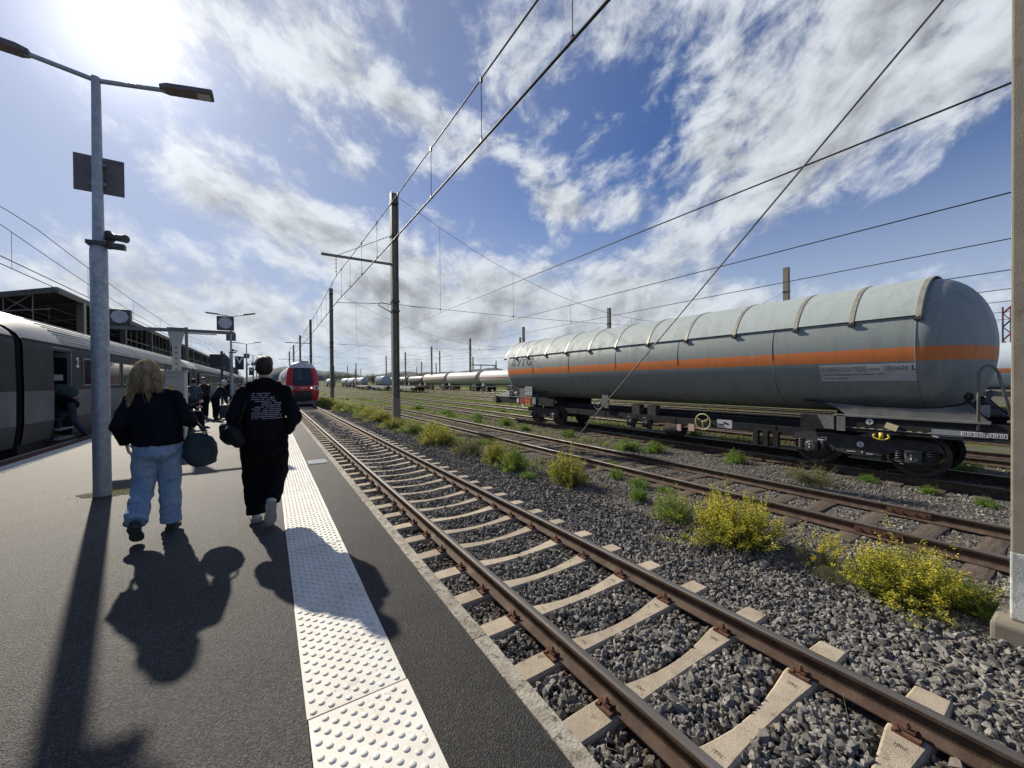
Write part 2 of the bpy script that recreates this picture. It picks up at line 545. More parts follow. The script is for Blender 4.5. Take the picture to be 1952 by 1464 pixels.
def link(name, me, parent=None, loc=None, rz=0.0, scale=None):
    o = bpy.data.objects.new(name, me)
    COL.objects.link(o)
    if parent is not None:
        o.parent = parent
    if loc is not None:
        o.location = loc
    if rz:
        o.rotation_euler = (0, 0, rz)
    if scale is not None:
        o.scale = scale if hasattr(scale, '__len__') else (scale,) * 3
    return o


def tag(o, label=None, cat=None, group=None, kind=None):
    if label:
        o['label'] = label
    if cat:
        o['category'] = cat
    if group:
        o['group'] = group
    if kind:
        o['kind'] = kind
    return o


def thing(name, label, cat, loc=(0, 0, 0), rz=0.0, group=None):
    o = bpy.data.objects.new(name, None)
    COL.objects.link(o)
    o.empty_display_size = .1
    o.location = loc
    o.rotation_euler = (0, 0, rz)
    return tag(o, label, cat, group)


def copy_tree(o, parent=None):
    c = o.copy()
    COL.objects.link(c)
    c.parent = parent
    for ch in list(o.children):
        copy_tree(ch, c)
    return c


def bevel(o, w=.01, seg=2):
    b = o.modifiers.new('bevel', 'BEVEL')
    b.width = w
    b.segments = seg
    b.limit_method = 'ANGLE'
    return o


def npmesh(name, V, Fc, mat_, smooth=False):
    """V (n,3), Fc (m,k) arrays -> mesh"""
    me = bpy.data.meshes.new(name)
    V = np.asarray(V, np.float32)
    Fc = np.asarray(Fc, np.int32)
    m, k = Fc.shape
    me.vertices.add(len(V))
    me.vertices.foreach_set('co', V.ravel())
    me.loops.add(m * k)
    me.loops.foreach_set('vertex_index', Fc.ravel())
    me.polygons.add(m)
    me.polygons.foreach_set('loop_start', np.arange(m, dtype=np.int32) * k)
    me.polygons.foreach_set('loop_total', np.full(m, k, np.int32))
    me.polygons.foreach_set('use_smooth', np.full(m, bool(smooth)))
    me.materials.append(mat_)
    me.update(calc_edges=True)
    me.validate()
    return me


TMP = bpy.data.scenes.new('workbench')


def eval_in_tmp(o):
    """evaluate one object's modifiers in a scene of its own (fast)"""
    TMP.collection.objects.link(o)
    with bpy.context.temp_override(scene=TMP, view_layer=TMP.view_layers[0]):
        return bpy.context.evaluated_depsgraph_get()


def text_mesh(body, size=1.0, align='LEFT', depth=0.0, bold=0.0):
    cu = bpy.data.curves.new('txt', 'FONT')
    cu.body = body
    cu.size = size
    cu.align_x = align
    cu.extrude = depth
    cu.offset = bold
    cu.resolution_u = 2
    o = bpy.data.objects.new('txt', cu)
    dg = eval_in_tmp(o)
    me = bpy.data.meshes.new_from_object(o.evaluated_get(dg))
    bpy.data.objects.remove(o)
    vs = [tuple(v.co) for v in me.vertices]
    fs = [tuple(p.vertices) for p in me.polygons]
    bpy.data.meshes.remove(me)
    return vs, fs


def text_on(body, fn, name, mat_, parent, size=1.0, align='LEFT', bold=0.0):
    """map text plane (u,v) -> 3-D through fn"""
    vs, fs = text_mesh(body, size, align, 0.0, bold)
    mb = MB()
    mb.add([fn(x, y) for x, y, z in vs], fs)
    return mb.build(name, mat_, parent, fix=False)


# ------------------------------------------------------------------ rock prototypes
def ico(sub=0):
    bm = bmesh.new()
    bmesh.ops.create_icosphere(bm, subdivisions=max(1, sub), radius=1.0)
    V = np.array([v.co[:] for v in bm.verts])
    Fc = np.array([[v.index for v in f.verts] for f in bm.faces])
    bm.free()
    return V, Fc


ICO1 = ico(1)
ICO2 = ico(2)


def rock(base, seed, sq=(1, 1, 1), jit=.22, cut=6):
    r = np.random.default_rng(seed)
    V = base[0].copy()
    V += r.normal(size=V.shape) * jit * .25
    return V * np.array(sq)


def hull_rock(seed, n=11):
    """angular stone: convex hull of points on a sphere, then squashed; returns verts and triangles (2n-4)"""
    r = np.random.default_rng(seed)
    while True:
        P = r.normal(size=(n, 3))
        P /= np.linalg.norm(P, axis=1)[:, None]
        for _ in range(6):                        # push apart a little
            d = P[:, None] - P[None]
            w = np.exp(-np.sum(d * d, 2) * 3)[..., None]
            P += (d * w).sum(1) * .06
            P /= np.linalg.norm(P, axis=1)[:, None]
        bm = bmesh.new()
        vs = [bm.verts.new(p) for p in P]
        bmesh.ops.convex_hull(bm, input=bm.verts)
        bm.verts.ensure_lookup_table()
        bmesh.ops.triangulate(bm, faces=bm.faces)
        bm.verts.index_update()
        V = np.array([v.co[:] for v in bm.verts])
        Fc = np.array([[v.index for v in f.verts] for f in bm.faces])
        bm.free()
        if len(V) == n and len(Fc) == 2 * n - 4:
            break
    return V * np.array([1.15, r.uniform(.75, .95), r.uniform(.55, .8)]), Fc


def rand_rot(n, r):
    q = r.normal(size=(n, 4))
    q /= np.linalg.norm(q, axis=1)[:, None]
    w, x, y, z = q.T
    return np.stack([1 - 2 * (y * y + z * z), 2 * (x * y - z * w), 2 * (x * z + y * w),
                     2 * (x * y + z * w), 1 - 2 * (x * x + z * z), 2 * (y * z - x * w),
                     2 * (x * z - y * w), 2 * (y * z + x * w), 1 - 2 * (x * x + y * y)], 1).reshape(n, 3, 3)


def scatter_mesh(name, protos, Fc, P, sizes, mat_, r, rots=None):
    """protos: arrays of equal vertex count; Fc: one face array or a list matching protos"""
    n = len(P)
    R = rand_rot(n, r) if rots is None else rots
    idx = r.integers(0, len(protos), n)
    PV = np.stack(protos)[idx]                       # n,v,3
    V = np.einsum('nij,nvj->nvi', R, PV) * sizes[:, None, None] + P[:, None, :]
    nv = PV.shape[1]
    FB = np.stack(Fc)[idx] if isinstance(Fc, list) else Fc[None]
    FF = FB + (np.arange(n) * nv)[:, None, None]
    return npmesh(name, V.reshape(-1, 3), FF.reshape(-1, FF.shape[2]), mat_)


def visible(P, mx=1.25):
    """keep what the camera and a step to either side of it could see"""
    d = P - np.array(CAM)
    z = d @ np.array(Fv)
    x = d @ np.array(Rv)
    return (z > .1) & (np.abs(x) < (1.331 * z * mx + 1.6))

# ================================================================== THE SETTING
ZR = -.63                   # rail top
ZG = -.83                   # yard ground
ZS = -.803                  # sleeper top
T1, T2, T3 = 2.805, 8.13, 12.55
TRACKS = [16.6, 21.6, 26.2, 30.4, 35.4, 39.9, 44.2]
TL = -6.2                   # coach track


# ---- ground: one sheet to the horizon
def ground_z(x, y):
    t = min(1, max(0, (x - 4.5) / 1.0))
    t = t * t * (3 - 2 * t)
    z = -.92 + (.92 + ZG) * t
    if 4.5 < x < 60 and -5 < y < 80:
        z += .022 * mnoise.noise((x * 1.3, y * 1.3, 0)) + .012 * mnoise.noise((x * 5, y * 5, 3))
    return z


xs = [-4000, -1500, -400, -100, -30, -8, -4, 0, 1.2, 3, 4.2] + [4.5 + .25 * i for i in range(46)] + [16.5 + i for i in range(30)] + [50, 60, 80, 120, 250, 600, 1500, 4000]
ys = [-60, -10, -5] + [-3 + .3 * i for i in range(80)] + [21.5 + i for i in range(40)] + [65, 75, 90, 120, 180, 300, 600, 1500, 4500]
gv = [(x, y, ground_z(x, y)) for y in ys for x in xs]
nx = len(xs)
gf = [(j * nx + i, j * nx + i + 1, (j + 1) * nx + i + 1, (j + 1) * nx + i) for j in range(len(ys) - 1) for i in range(nx - 1)]
MT['ground'] = (lambda: None)
gm = bpy.data.materials.new('yard_ground')
gm.use_nodes = True
k = NT(gm.node_tree)
pos = k.n('ShaderNodeNewGeometry').outputs['Position']
sp_ = k.n('ShaderNodeSeparateXYZ')
k.put(sp_.inputs[0], pos)
gx, gy, gz = sp_.outputs
c1 = k.mix(k.ss(k.noise(pos, 1.1, 6, .65), .35, .65), (.12, .11, .096), (.17, .157, .138))
c1 = k.mix(k.ss(k.noise(pos, 30, 3, .6), .42, .62), c1, (.075, .068, .06))
c1 = k.mix(k.ss(k.noise(pos, 70, 2, .6), .58, .70), c1, (.38, .35, .31))
gr = k.mix(k.ss(k.noise(pos, .6, 5, .65), .35, .65), (.085, .125, .026), (.155, .175, .045))
far = k.ss(gy, 7.0, 32.0, -.13, .24)
fx = k.ss(gx, 9.0, 22.0, -.05, .12)
gf_ = k.ss(k.m('ADD', k.m('ADD', k.noise(pos, .33, 5, .65), far), fx), .50, .66)
cg = k.mix(gf_, c1, gr)
bs = k.n('ShaderNodeBsdfPrincipled')
k.put(bs.inputs['Base Color'], cg)
bs.inputs['Roughness'].default_value = .95
bs.inputs['Specular IOR Level'].default_value = .05
bn = k.n('ShaderNodeBump')
bn.inputs['Strength'].default_value = 1.0
bn.inputs['Distance'].default_value = .03
k.put(bn.inputs['Height'], k.m('ADD', k.noise(pos, 26, 4, .7), k.m('MULTIPLY', k.vor(pos, 40), .5)))
k.put(bs.inputs['Normal'], bn.outputs[0])
o_ = k.n('ShaderNodeOutputMaterial')
k.put(o_.inputs[0], bs.outputs[0])
MT['ground'] = gm
mb = MB()
mb.add(gv, gf)
ground = tag(mb.build('ground', gm, smooth=True), 'gravel and grass yard ground reaching to the horizon', kind='structure')

# ---- platform
PY0, PY1 = -4.0, 190.0
XA, XE = .985, 1.085          # asphalt edge, coping outer edge
mb = MB()
mb.bbox((-4.42, PY0, -1.0), (.128, PY1, 0))
platform = tag(mb.build('platform', MT['asphalt']), 'grey asphalt station platform between the two tracks', kind='structure')
mb = MB()
mb.bbox((.575, PY0, -1.0), (XA, PY1, 0.0))
mb.build('edge_strip', MT['asphalt_edge'], platform)['label'] = 'darker asphalt strip beside the platform edge'
mb = MB()
mb.bbox((.128, PY0, -1.0), (.575, PY1, -.03))
mb.build('tile_bedding', MT['wallconc'], platform)
mb = MB()
mb.bbox((XA, PY0, -1.0), (1.06, PY1, -.10))
mb.build('platform_wall', MT['wallconc'], platform)


# tactile tiles with studs
def stud_pts(L=1.0, Wd=.447):
    pts = []
    i = 0
    y = -L / 2 + .03
    while y < L / 2 - .018:
        x = -Wd / 2 + .03 + (.0375 if i % 2 else 0)
        while x < Wd / 2 - .018:
            pts.append((x, y))
            x += .075
        y += .0375
        i += 1
    return pts


SP = stud_pts()
mb = MB()
TLN, TWD = 1.0, .447
mb.box((0, 0, -.013), (TWD - .004, TLN - .006, .026))
tile_me = mb.mesh('tile', MT['tile'])
mb = MB()
mb.lathe([(.0155, 0), (.0140, .0030), (.0095, .0052), (.0001, .0060)], n=12)
stud_me = mb.mesh('stud', MT['tile'], smooth=True, fix=False)
mb = MB()
for x, y in SP:
    mb.lathe([(.0155, 0), (.0125, .0042), (.0001, .0060)], o=(x, y, 0), n=7)
studs_me = mb.mesh('studs', MT['tile'], smooth=True, fix=False)
TY0 = 1.918
ntile = 0
for i in range(-3, 60):
    yc = TY0 + i * 1.0 - .5 + (.0 if i < 2 else 0)
    t = link('tile', tile_me, platform, (.3515 + rng.normal() * .0015, yc, .0065 + rng.normal() * .001))
    t.rotation_euler = (rng.normal() * .001, rng.normal() * .001, rng.normal() * .002)
    if i in (0, 1):
        for x, y in SP:
            link('stud', stud_me, t, (x, y, 0.0))
    elif i < 30:
        tag(link('studs', studs_me, t), kind='stuff')
mb = MB()
mb.bbox((.130, TY0 + 59, -.02), (.573, PY1, .006))
mb.build('tile_strip', MT['tile'], platform)

# coping stones along the edge
for i in range(-3, 46):
    L = 1.0
    mb = MB()
    y0, y1 = i * L + .004, (i + 1) * L - .004
    n = 10
    vs, fs = [], []
    for j in range(n + 1):
        y = y0 + (y1 - y0) * j / n
        e = mnoise.noise((y * 6, 0, 1)) * .006
        e2 = mnoise.noise((y * 5, 5, 1)) * .007
        vs += [(XA + .002 + e2, y, .003), (XE - .012 + e, y, .004), (XE + e, y, -.012), (XE + e * .5, y, -.13), (XA, y, -.13)]
    for j in range(n):
        for q in range(5):
            a, b = j * 5 + q, j * 5 + (q + 1) % 5
            fs.append((a, b, b + 5, a + 5))
    fs += [(4, 3, 2, 1, 0), tuple(n * 5 + q for q in range(5))]
    mb.add(vs, fs)
    mb.build('coping_stone', MT['coping'], platform)
mb = MB()
mb.bbox((XA, 46.003, -.13), (XE, PY1, .004))
mb.build('coping', MT['coping'], platform)

# far-side edge: white tactile band, dark red kerb and pale coping
wl = [(-4.155, -3.87)]
for i in range(-2, 60):
    y0, y1 = 8 + i * 1.0 + .002, 9 + i * 1.0 - .002
    mb = MB()
    mb.bbox((-4.155, y0, -.01), (-3.87, y1, .007))
    mb.build('tile', MT['tile'], platform)
mb = MB()
mb.bbox((-4.155, 68.002, -.01), (-3.87, PY1, .007))
mb.build('tile_strip', MT['tile'], platform)
mb = MB()
for i in range(0, 26 * 14):
    y = 6.0 + i * .075
    for q, x in enumerate(np.arange(-4.13, -3.88, .075)):
        mb.box((x + (.0375 if i % 2 else 0), y, .009), (.024, .024, .008), taper=.6)
tag(mb.build('studs', MT['tile'], platform, fix=False), kind='stuff')
mb = MB()
mb.bbox((-4.42, PY0, -.01), (-4.157, PY1, .004))
mb.build('kerb_band', MT['brickedge'], platform)
mb = MB()
mb.bbox((-4.50, PY0, -.14), (-4.421, PY1, .006))
mb.build('coping', MT['coping'], platform)
# drain grating in the dark strip
mb = MB()
gy0 = 7.9
mb.bbox((.60, gy0, .001), (.93, gy0 + .42, .006), 0)
for i in range(9):
    mb.bbox((.615, gy0 + .02 + i * .044, .006), (.915, gy0 + .042 + i * .044, .012), 1)
tag(mb.build('drain_grate', [MT['black'], MT['galv']]), 'small metal drain grating set in the dark platform edge strip', 'grate')

# second platform under the canopy, behind the coaches
mb = MB()
mb.bbox((-40, 2, -1.0), (-7.9, 230, 0.0))
tag(mb.build('far_platform', MT['asphalt']), 'station platform on the far side of the coaches', kind='structure')


# ---- rails and sleepers
def rail_poly(x, top):
    h = .172
    P = [(-.070, 0), (.070, 0), (.070, .010), (.022, .030), (.010, .045), (.009, .110), (.016, .125), (.035, .135), (.0355, .160), (.030, .168), (.018, h),
         (-.018, h), (-.030, .168), (-.0355, .160), (-.035, .135), (-.016, .125), (-.009, .110), (-.010, .045), (-.022, .030), (-.070, .010)]
    return [(x + a, top - h + b) for a, b in P]


def rail(x, y0, y1, parent, top=ZR, joints=()):
    mb = MB()
    poly = rail_poly(x, top)
    cuts = [y0] + list(joints) + [y1]
    for a, b in zip(cuts[:-1], cuts[1:]):
        mb.prism(poly, 'y', a + (.003 if a != y0 else 0), b - (.003 if b != y1 else 0))
    me = mb.mesh('rail', [MT['rust'], MT['railhead']], smooth=30)
    for p in me.polygons:
        if p.normal.z > .25 and p.center.z > top - .015 and abs(p.center.x - x) < .037:
            p.material_index = 1
    return link('rail', me, parent)


def track(x, label, y0=-4, y1=260, joints=()):
    t = bpy.data.objects.new('railway_track', None)
    COL.objects.link(t)
    tag(t, label, kind='structure')
    rail(x - .745, y0, y1, t, joints=joints)
    rail(x + .745, y0, y1, t, joints=joints)
    return t


TR1 = track(T1, 'concrete sleeper railway track beside the platform edge')
TR2 = track(T2, 'old wooden sleeper track between the flowering shrubs and the tank wagon', joints=(1.85, 19.9, 38))
TR3 = track(T3, 'track carrying the long grey tank wagon', joints=(-2.0, 10.5, 28))
names = ['first', 'second', 'third', 'fourth', 'fifth', 'sixth', 'seventh']
for i, x in enumerate(TRACKS):
    track(x, 'grassy yard track, %s one beyond the grey tank wagon' % names[i], y0=-10, y1=400)
track(TL, 'track under the grey passenger coaches')


# concrete sleepers: wide ends, narrow dipped waist
def sleeper_mesh():
    H = 1.31
    xs_ = [-H, -H + .03, -1.05, -.62, -.40, -.2, 0, .2, .40, .62, 1.05, H - .03, H]
    hw = [.085, .098, .104, .102, .080, .066, .062, .066, .080, .102, .104, .098, .085]
    zt = [-.035, -.006, 0, 0, -.022, -.038, -.042, -.038, -.022, 0, 0, -.006, -.035]
    vs, fs = [], []
    for x, w, z in zip(xs_, hw, zt):
        vs += [(x, -w - .03, -.2), (x, -w, z - .012), (x, -w + .014, z), (x, w - .014, z), (x, w, z - .012), (x, w + .03, -.2)]
    n = len(xs_)
    for i in range(n - 1):
        for q in range(5):
            a = i * 6 + q
            fs.append((a, a + 1, a + 7, a + 6))
    fs += [tuple(range(5, -1, -1)), tuple((n - 1) * 6 + q for q in range(6))]
    mb = MB()
    mb.add(vs, fs)
    # cast marks: shallow dark pads stand a hair proud
    return mb.mesh('sleeper', MT['concrete'], smooth=35)


SL = sleeper_mesh()
mb = MB()        # base plate + spring clip + bolt, one side of one rail
mb.box((.095, 0, .008), (.085, .135, .018))
mb.box((.070, 0, .026), (.075, .075, .014), rot=Matrix.Rotation(radians(-12), 3, 'Y'))
mb.lathe([(.0165, .0), (.0165, .030), (.010, .030), (.010, .055), (.0001, .055)], o=(.088, 0, .026), n=6)
mb.box((.104, -.055, .020), (.07, .022, .012), rot=Matrix.Rotation(radians(25), 3, 'Z'))
CLIP = mb.mesh('clip', MT['rustdark'], smooth=30)
mark_v, mark_f = text_mesh('ITC', .042, 'CENTER')
mb = MB()
mb.add([(y, -x, 0) for x, y, z in mark_v], mark_f)
MARK = mb.mesh('cast_mark', MT['bed'], fix=False)
for i in range(-5, 98):
    y = .73 + .6 * i
    s_ = link('sleeper', SL, TR1, (T1 + rng.normal() * .008, y + rng.normal() * .008, ZS), rz=rng.normal() * .004)
    s_['k'] = 1
    if i < 26:
        for sx in (-1, 1):
            for sd in (-1, 1):
                c = link('clip', CLIP, s_, (sx * .745, 0, .002))
                c.rotation_euler = (0, 0, 0 if sd > 0 else pi)
    if i < 5:
        for sx in (-1, 1):
            c = link('cast_mark', MARK, s_, (sx * .50, 0, -.0065))
            c.rotation_euler = (0, -sx * .1, 0)
mb = MB()
for i in range(98, 330):
    mb.box((T1, .73 + .6 * i, ZS - .05), (2.6, .26, .1))
tag(mb.build('sleepers', MT['concrete'], TR1, fix=False), kind='stuff')


def wood_mesh(seed):
    r = random.Random(seed)
    mb = MB()
    L, w = 1.28 + r.uniform(-.03, .03), .12
    n = 8
    vs, fs = [], []
    for i in range(n + 1):
        x = -L + 2 * L * i / n
        dz = r.uniform(-.012, .006)
        e, e2 = r.uniform(-.012, .012), r.uniform(-.012, .012)
        vs += [(x, -w + e, -.12), (x, -w + e, dz - .008), (x, -w + .02 + e, dz), (x, w - .02 + e2, dz), (x, w + e2, dz - .008), (x, w + e2, -.12)]
    for i in range(n):
        for q in range(5):
            a = i * 6 + q
            fs.append((a, a + 1, a + 7, a + 6))
    fs += [tuple(range(5, -1, -1)), tuple(n * 6 + q for q in range(6))]
    mb.add(vs, fs)
    return mb.mesh('sleeper', MT['wood'], smooth=30)


WD = [wood_mesh(s) for s in range(4)]
for tr, x, n, ph in ((TR2, T2, 60, 0.27), (TR3, T3, 50, .1)):
    for i in range(-6, n):
        link('sleeper', WD[i % 4], tr, (x + rng.normal() * .03, ph + .64 * i + rng.normal() * .03, ZS + .0 + rng.normal() * .006), rz=rng.normal() * .015)
for y in (1.85, 19.9):         # fish plates at rail joints
    for sx in (-1, 1):
        mb = MB()
        mb.box((T2 + sx * .745 - .022, y, ZR - .085), (.02, .52, .085))
        mb.box((T2 + sx * .745 + .022, y, ZR - .085), (.02, .52, .085))
        for q in (-.2, -.08, .08, .2):
            mb.tube([(T2 + sx * .745 - .05, y + q, ZR - .085), (T2 + sx * .745 + .05, y + q, ZR - .085)], .014, 6)
        mb.build('fish_plate', MT['rustdark'], TR2)

# ---- ballast
r = np.random.default_rng(3)
mb = MB()
mb.add([(1.06, -4, -.885), (4.25, -4, -.875), (5.3, -4, -.90), (1.06, 230, -.885), (4.25, 230, -.875), (5.3, 230, -.90)], [(0, 1, 4, 3), (1, 2, 5, 4)])
ballast = tag(mb.build('ballast_bed', MT['bed'], fix=False), 'dark crushed stone ballast bed under the platform track', kind='structure')


def bal_z(x, y):
    z = np.full_like(x, -.868)
    fr = np.abs(((y - .73) / .6) % 1.0 - .5) * .6       # distance from crib centre
    z += np.where((x > 1.5) & (x < 4.1), .022 * np.cos(fr / .3 * np.pi / 2), .030)
    z += .012 * np.sin(x * 7 + 3 * np.sin(y * 2.3)) * np.sin(y * 5.1)
    t = np.clip((x - 4.3) / .9, 0, 1)
    z += t * .035
    return z


HR = [hull_rock(s, 13) for s in range(24)]
ROCK2, ROCK2F = [v for v, f in HR], [f for v, f in HR]
HR = [hull_rock(100 + s, 9) for s in range(16)]
ROCK1, ROCK1F = [v for v, f in HR], [f for v, f in HR]
ICO0 = (np.array([(1, 0, 0), (-1, 0, 0), (0, 1, 0), (0, -1, 0), (0, 0, 1), (0, 0, -1)], float),
        np.array([(0, 2, 4), (2, 1, 4), (1, 3, 4), (3, 0, 4), (2, 0, 5), (1, 2, 5), (3, 1, 5), (0, 3, 5)]))
ROCK0 = [rock(ICO0, s, sq=(1, .8, .7), jit=.7, cut=0) for s in range(14)]


def strip_pts(x0, x1, y0, y1, dens, r):
    n = int((x1 - x0) * (y1 - y0) * dens)
    return np.stack([r.uniform(x0, x1, n), r.uniform(y0, y1, n), np.zeros(n)], 1)


def ballast_points(y0, y1, dens, r):
    P = strip_pts(1.10, 5.45, y0, y1, dens, r)
    keep = np.ones(len(P), bool)
    keep &= ~((P[:, 0] > 4.75) & (r.uniform(size=len(P)) < (P[:, 0] - 4.75) / .75))
    ys_ = (P[:, 1] - .73 + .3) % .6 - .3
    hw = np.where(np.abs(np.abs(P[:, 0] - T1) - .85) < .5, .105, .068)
    keep &= ~((np.abs(P[:, 0] - T1) < 1.33) & (np.abs(ys_) < hw + .012))
    for sx in (-.745, .745):
        keep &= ~(np.abs(P[:, 0] - T1 - sx) < .085)
    P = P[keep]
    P[:, 2] = bal_z(P[:, 0], P[:, 1])
    return P[visible(P)]


Pn = ballast_points(-.4, 5.0, 1650, r)
sz = r.gamma(5, .0039, len(Pn)) + .0065
Pn[:, 2] += r.uniform(-.012, .014, len(Pn))
camd = np.linalg.norm(Pn - np.array(CAM), axis=1)
score = sz / camd
inv = np.argsort(-score)
# the 300 that show largest are single stones
dd = Pn - np.array(CAM)
zz = dd @ np.array(Fv)
uu = dd @ np.array(Rv) / zz
vv = dd @ np.array(Uv) / zz
infr = (np.abs(uu) < 1.33) & (np.abs(vv) < .998)
pick = [i for i in inv if infr[i]][:300]
mask = np.ones(len(Pn), bool)
mask[pick] = False
smes = [npmesh('stone', v, f, MT['stone_one']) for v, f in zip(ROCK2, ROCK2F)]
for i in pick:
    o = link('stone', smes[int(r.integers(0, 24))], ballast, Pn[i], scale=float(sz[i]))
    o.rotation_euler = tuple(r.uniform(0, 6.28, 3))
me = scatter_mesh('stones', ROCK2, ROCK2F, Pn[mask & (Pn[:, 1] < 2.6)], sz[mask & (Pn[:, 1] < 2.6)], MT['stone'], r)
tag(link('stones', me, ballast), kind='stuff')
q = mask & (Pn[:, 1] >= 2.6)
tag(link('stones', scatter_mesh('stones', ROCK1, ROCK1F, Pn[q], sz[q], MT['stone'], r), ballast), kind='stuff')
for (a, b, dn, s0) in ((5, 13, 800, .030), (13, 34, 330, .042)):
    P = ballast_points(a, b, dn, r)
    P[:, 2] += r.uniform(-.012, .012, len(P))
    s_ = r.gamma(9, s0 / 11, len(P)) + .007
    pr_, fc_ = (ROCK1, ROCK1F) if a < 10 else (ROCK0, ICO0[1])
    tag(link('stones', scatter_mesh('stones', pr_, fc_, P, s_, MT['stone'], r), ballast), kind='stuff')
# a few pale stones and litter
for (x, y, s_) in ((4.55, 1.35, .035), (4.75, .75, .03), (4.9, 1.2, .028), (4.62, .55, .03), (5.0, 2.1, .022), (2.5, 1.05, .03), (3.1, 2.2, .022), (4.4, 2.9, .02)):
    o = link('stone', npmesh('stone', ROCK2[int(s_ * 1000) % 20], ROCK2F[int(s_ * 1000) % 20], MT['stone_pale']), ballast, (x, y, -.825), scale=s_)
    o['label'] = 'pale stone among the dark ballast'
# yard gravel
P = np.concatenate([strip_pts(4.9, 7.3, -.5, 9, 420, r), strip_pts(7.3, 11.6, -.5, 11, 260, r), strip_pts(11.6, 17, -.5, 9, 90, r), strip_pts(5, 17, 9, 22, 60, r)])
for x in (T2 - .745, T2 + .745, T3 - .745, T3 + .745):
    P = P[np.abs(P[:, 0] - x) > .08]
ys_ = (P[:, 1] - .27 + .32) % .64 - .32
P = P[~((np.abs(P[:, 0] - T2) < 1.25) & (np.abs(ys_) < .13))]
P = P[visible(P)]
P[:, 2] = np.array([ground_z(a, b) for a, b in P[:, :2]]) + r.uniform(-.006, .010, len(P))
s_ = r.gamma(6, .0030, len(P)) + .006
tag(link('gravel', scatter_mesh('gravel', ROCK0, ICO0[1], P, s_, MT['gravel'], r), ground), kind='stuff')


# ---- dry straw and twigs on the ballast, grass in the yard
def blades(P, L, wd, r, lean=.6, seg=3, curl=.5):
    n = len(P)
    az = r.uniform(0, 2 * pi, n)
    D = np.stack([np.cos(az), np.sin(az), np.zeros(n)], 1)
    Sd = np.stack([-np.sin(az), np.cos(az), np.zeros(n)], 1)
    ln = L * r.uniform(.5, 1.3, n)
    le = lean * r.uniform(.3, 1.5, n)
    vs = []
    for j in range(seg + 1):
        t = j / seg
        ang = le + curl * t * r.uniform(.5, 1.2, n)
        if j == 0:
            p = P.copy()
        else:
            p = p + (D * np.sin(ang)[:, None] + np.array([0, 0, 1]) * np.cos(ang)[:, None]) * (ln / seg)[:, None]
        w_ = wd * (1 - .85 * t)
        vs += [p - Sd * w_, p + Sd * w_]
    V = np.stack(vs, 1).reshape(-1, 3)
    k_ = 2 * (seg + 1)
    fl = []
    for j in range(seg):
        fl.append([2 * j, 2 * j + 1, 2 * j + 3, 2 * j + 2])
    Fc = (np.array(fl)[None] + (np.arange(n) * k_)[:, None, None]).reshape(-1, 4)
    return V, Fc


c_ = strip_pts(1.2, 5.6, .2, 9, 2.6, r)
c_ = c_[visible(c_)]
P = np.repeat(c_, 4, 0)
P[:, :2] += r.normal(size=(len(P), 2)) * .10
P[:, 2] = -.835
V, Fc = blades(P, .16, .0017, r, lean=1.25, seg=4, curl=.45)
tag(link('dry_straw', npmesh('dry_straw', V, Fc, MT['straw'])), 'scattered dry straw stalks lying over the ballast', kind='stuff')
# curved bleached stalks near the mast
mb = MB()
for i in range(14):
    x, y = 4.55 + rng.uniform(-.4, .45), .45 + rng.uniform(-.25, .5)
    a, L = rng.uniform(0, 6.28), rng.uniform(.2, .42)
    pts = [(x + cos(a + .9 * t) * L * t, y + sin(a + .9 * t) * L * t, -.83 + .10 * sin(pi * t) * L / .4) for t in np.linspace(0, 1, 7)]
    mb.tube(pts, [.0028] * 6 + [.001], 4)
tag(mb.build('dry_stalks', MT['straw']), 'bleached curved stalks on the ballast by the near mast', kind='stuff')

c_ = strip_pts(5.0, 7.0, -.2, 16, 5.5, r)
c_ = c_[visible(c_)]
P = np.repeat(c_, 14, 0)
P[:, :2] += r.normal(size=(len(P), 2)) * .09
P[:, 2] = ZG - .01
V, Fc = blades(P, .13, .0028, r, lean=.7, seg=3, curl=.6)
tag(link('dry_grass', npmesh('dry_grass', V, Fc, MT['straw'])), 'dry grass tufts between the shrubs beside the ballast', kind='stuff')
gp = []
for (x0, x1, y0, y1, dn) in ((9.2, 11.5, 9, 60, 13), (13.5, 16, 3, 60, 26), (17.4, 21, 4, 80, 24), (22.3, 25.6, 8, 100, 20), (26.8, 36, 12, 120, 11), (5.9, 7.2, 8, 60, 12), (4.9, 5.9, 9, 60, 12), (36, 48, 20, 130, 4), (7.5, 8.8, 16, 60, 6), (11.9, 13.2, 20, 70, 7)):
    P = strip_pts(x0, x1, y0, y1, dn, r)
    nz = np.array([mnoise.noise((a * .45, b * .45, 2.0)) for a, b in P[:, :2]])
    P = P[nz > r.uniform(-.45, .25, len(P))]
    P = P[visible(P, 1.1)]
    P = np.repeat(P, 9, 0)
    P[:, :2] += r.normal(size=(len(P), 2)) * .10
    P[:, 2] = ZG - .01
    gp.append(P)
P = np.concatenate(gp)
V, Fc = blades(P, .19, .013, r, lean=.45, seg=2, curl=.5)
tag(link('yard_grass', npmesh('yard_grass', V, Fc, MT['grass'])), 'patchy green grass growing between the yard tracks', kind='stuff')

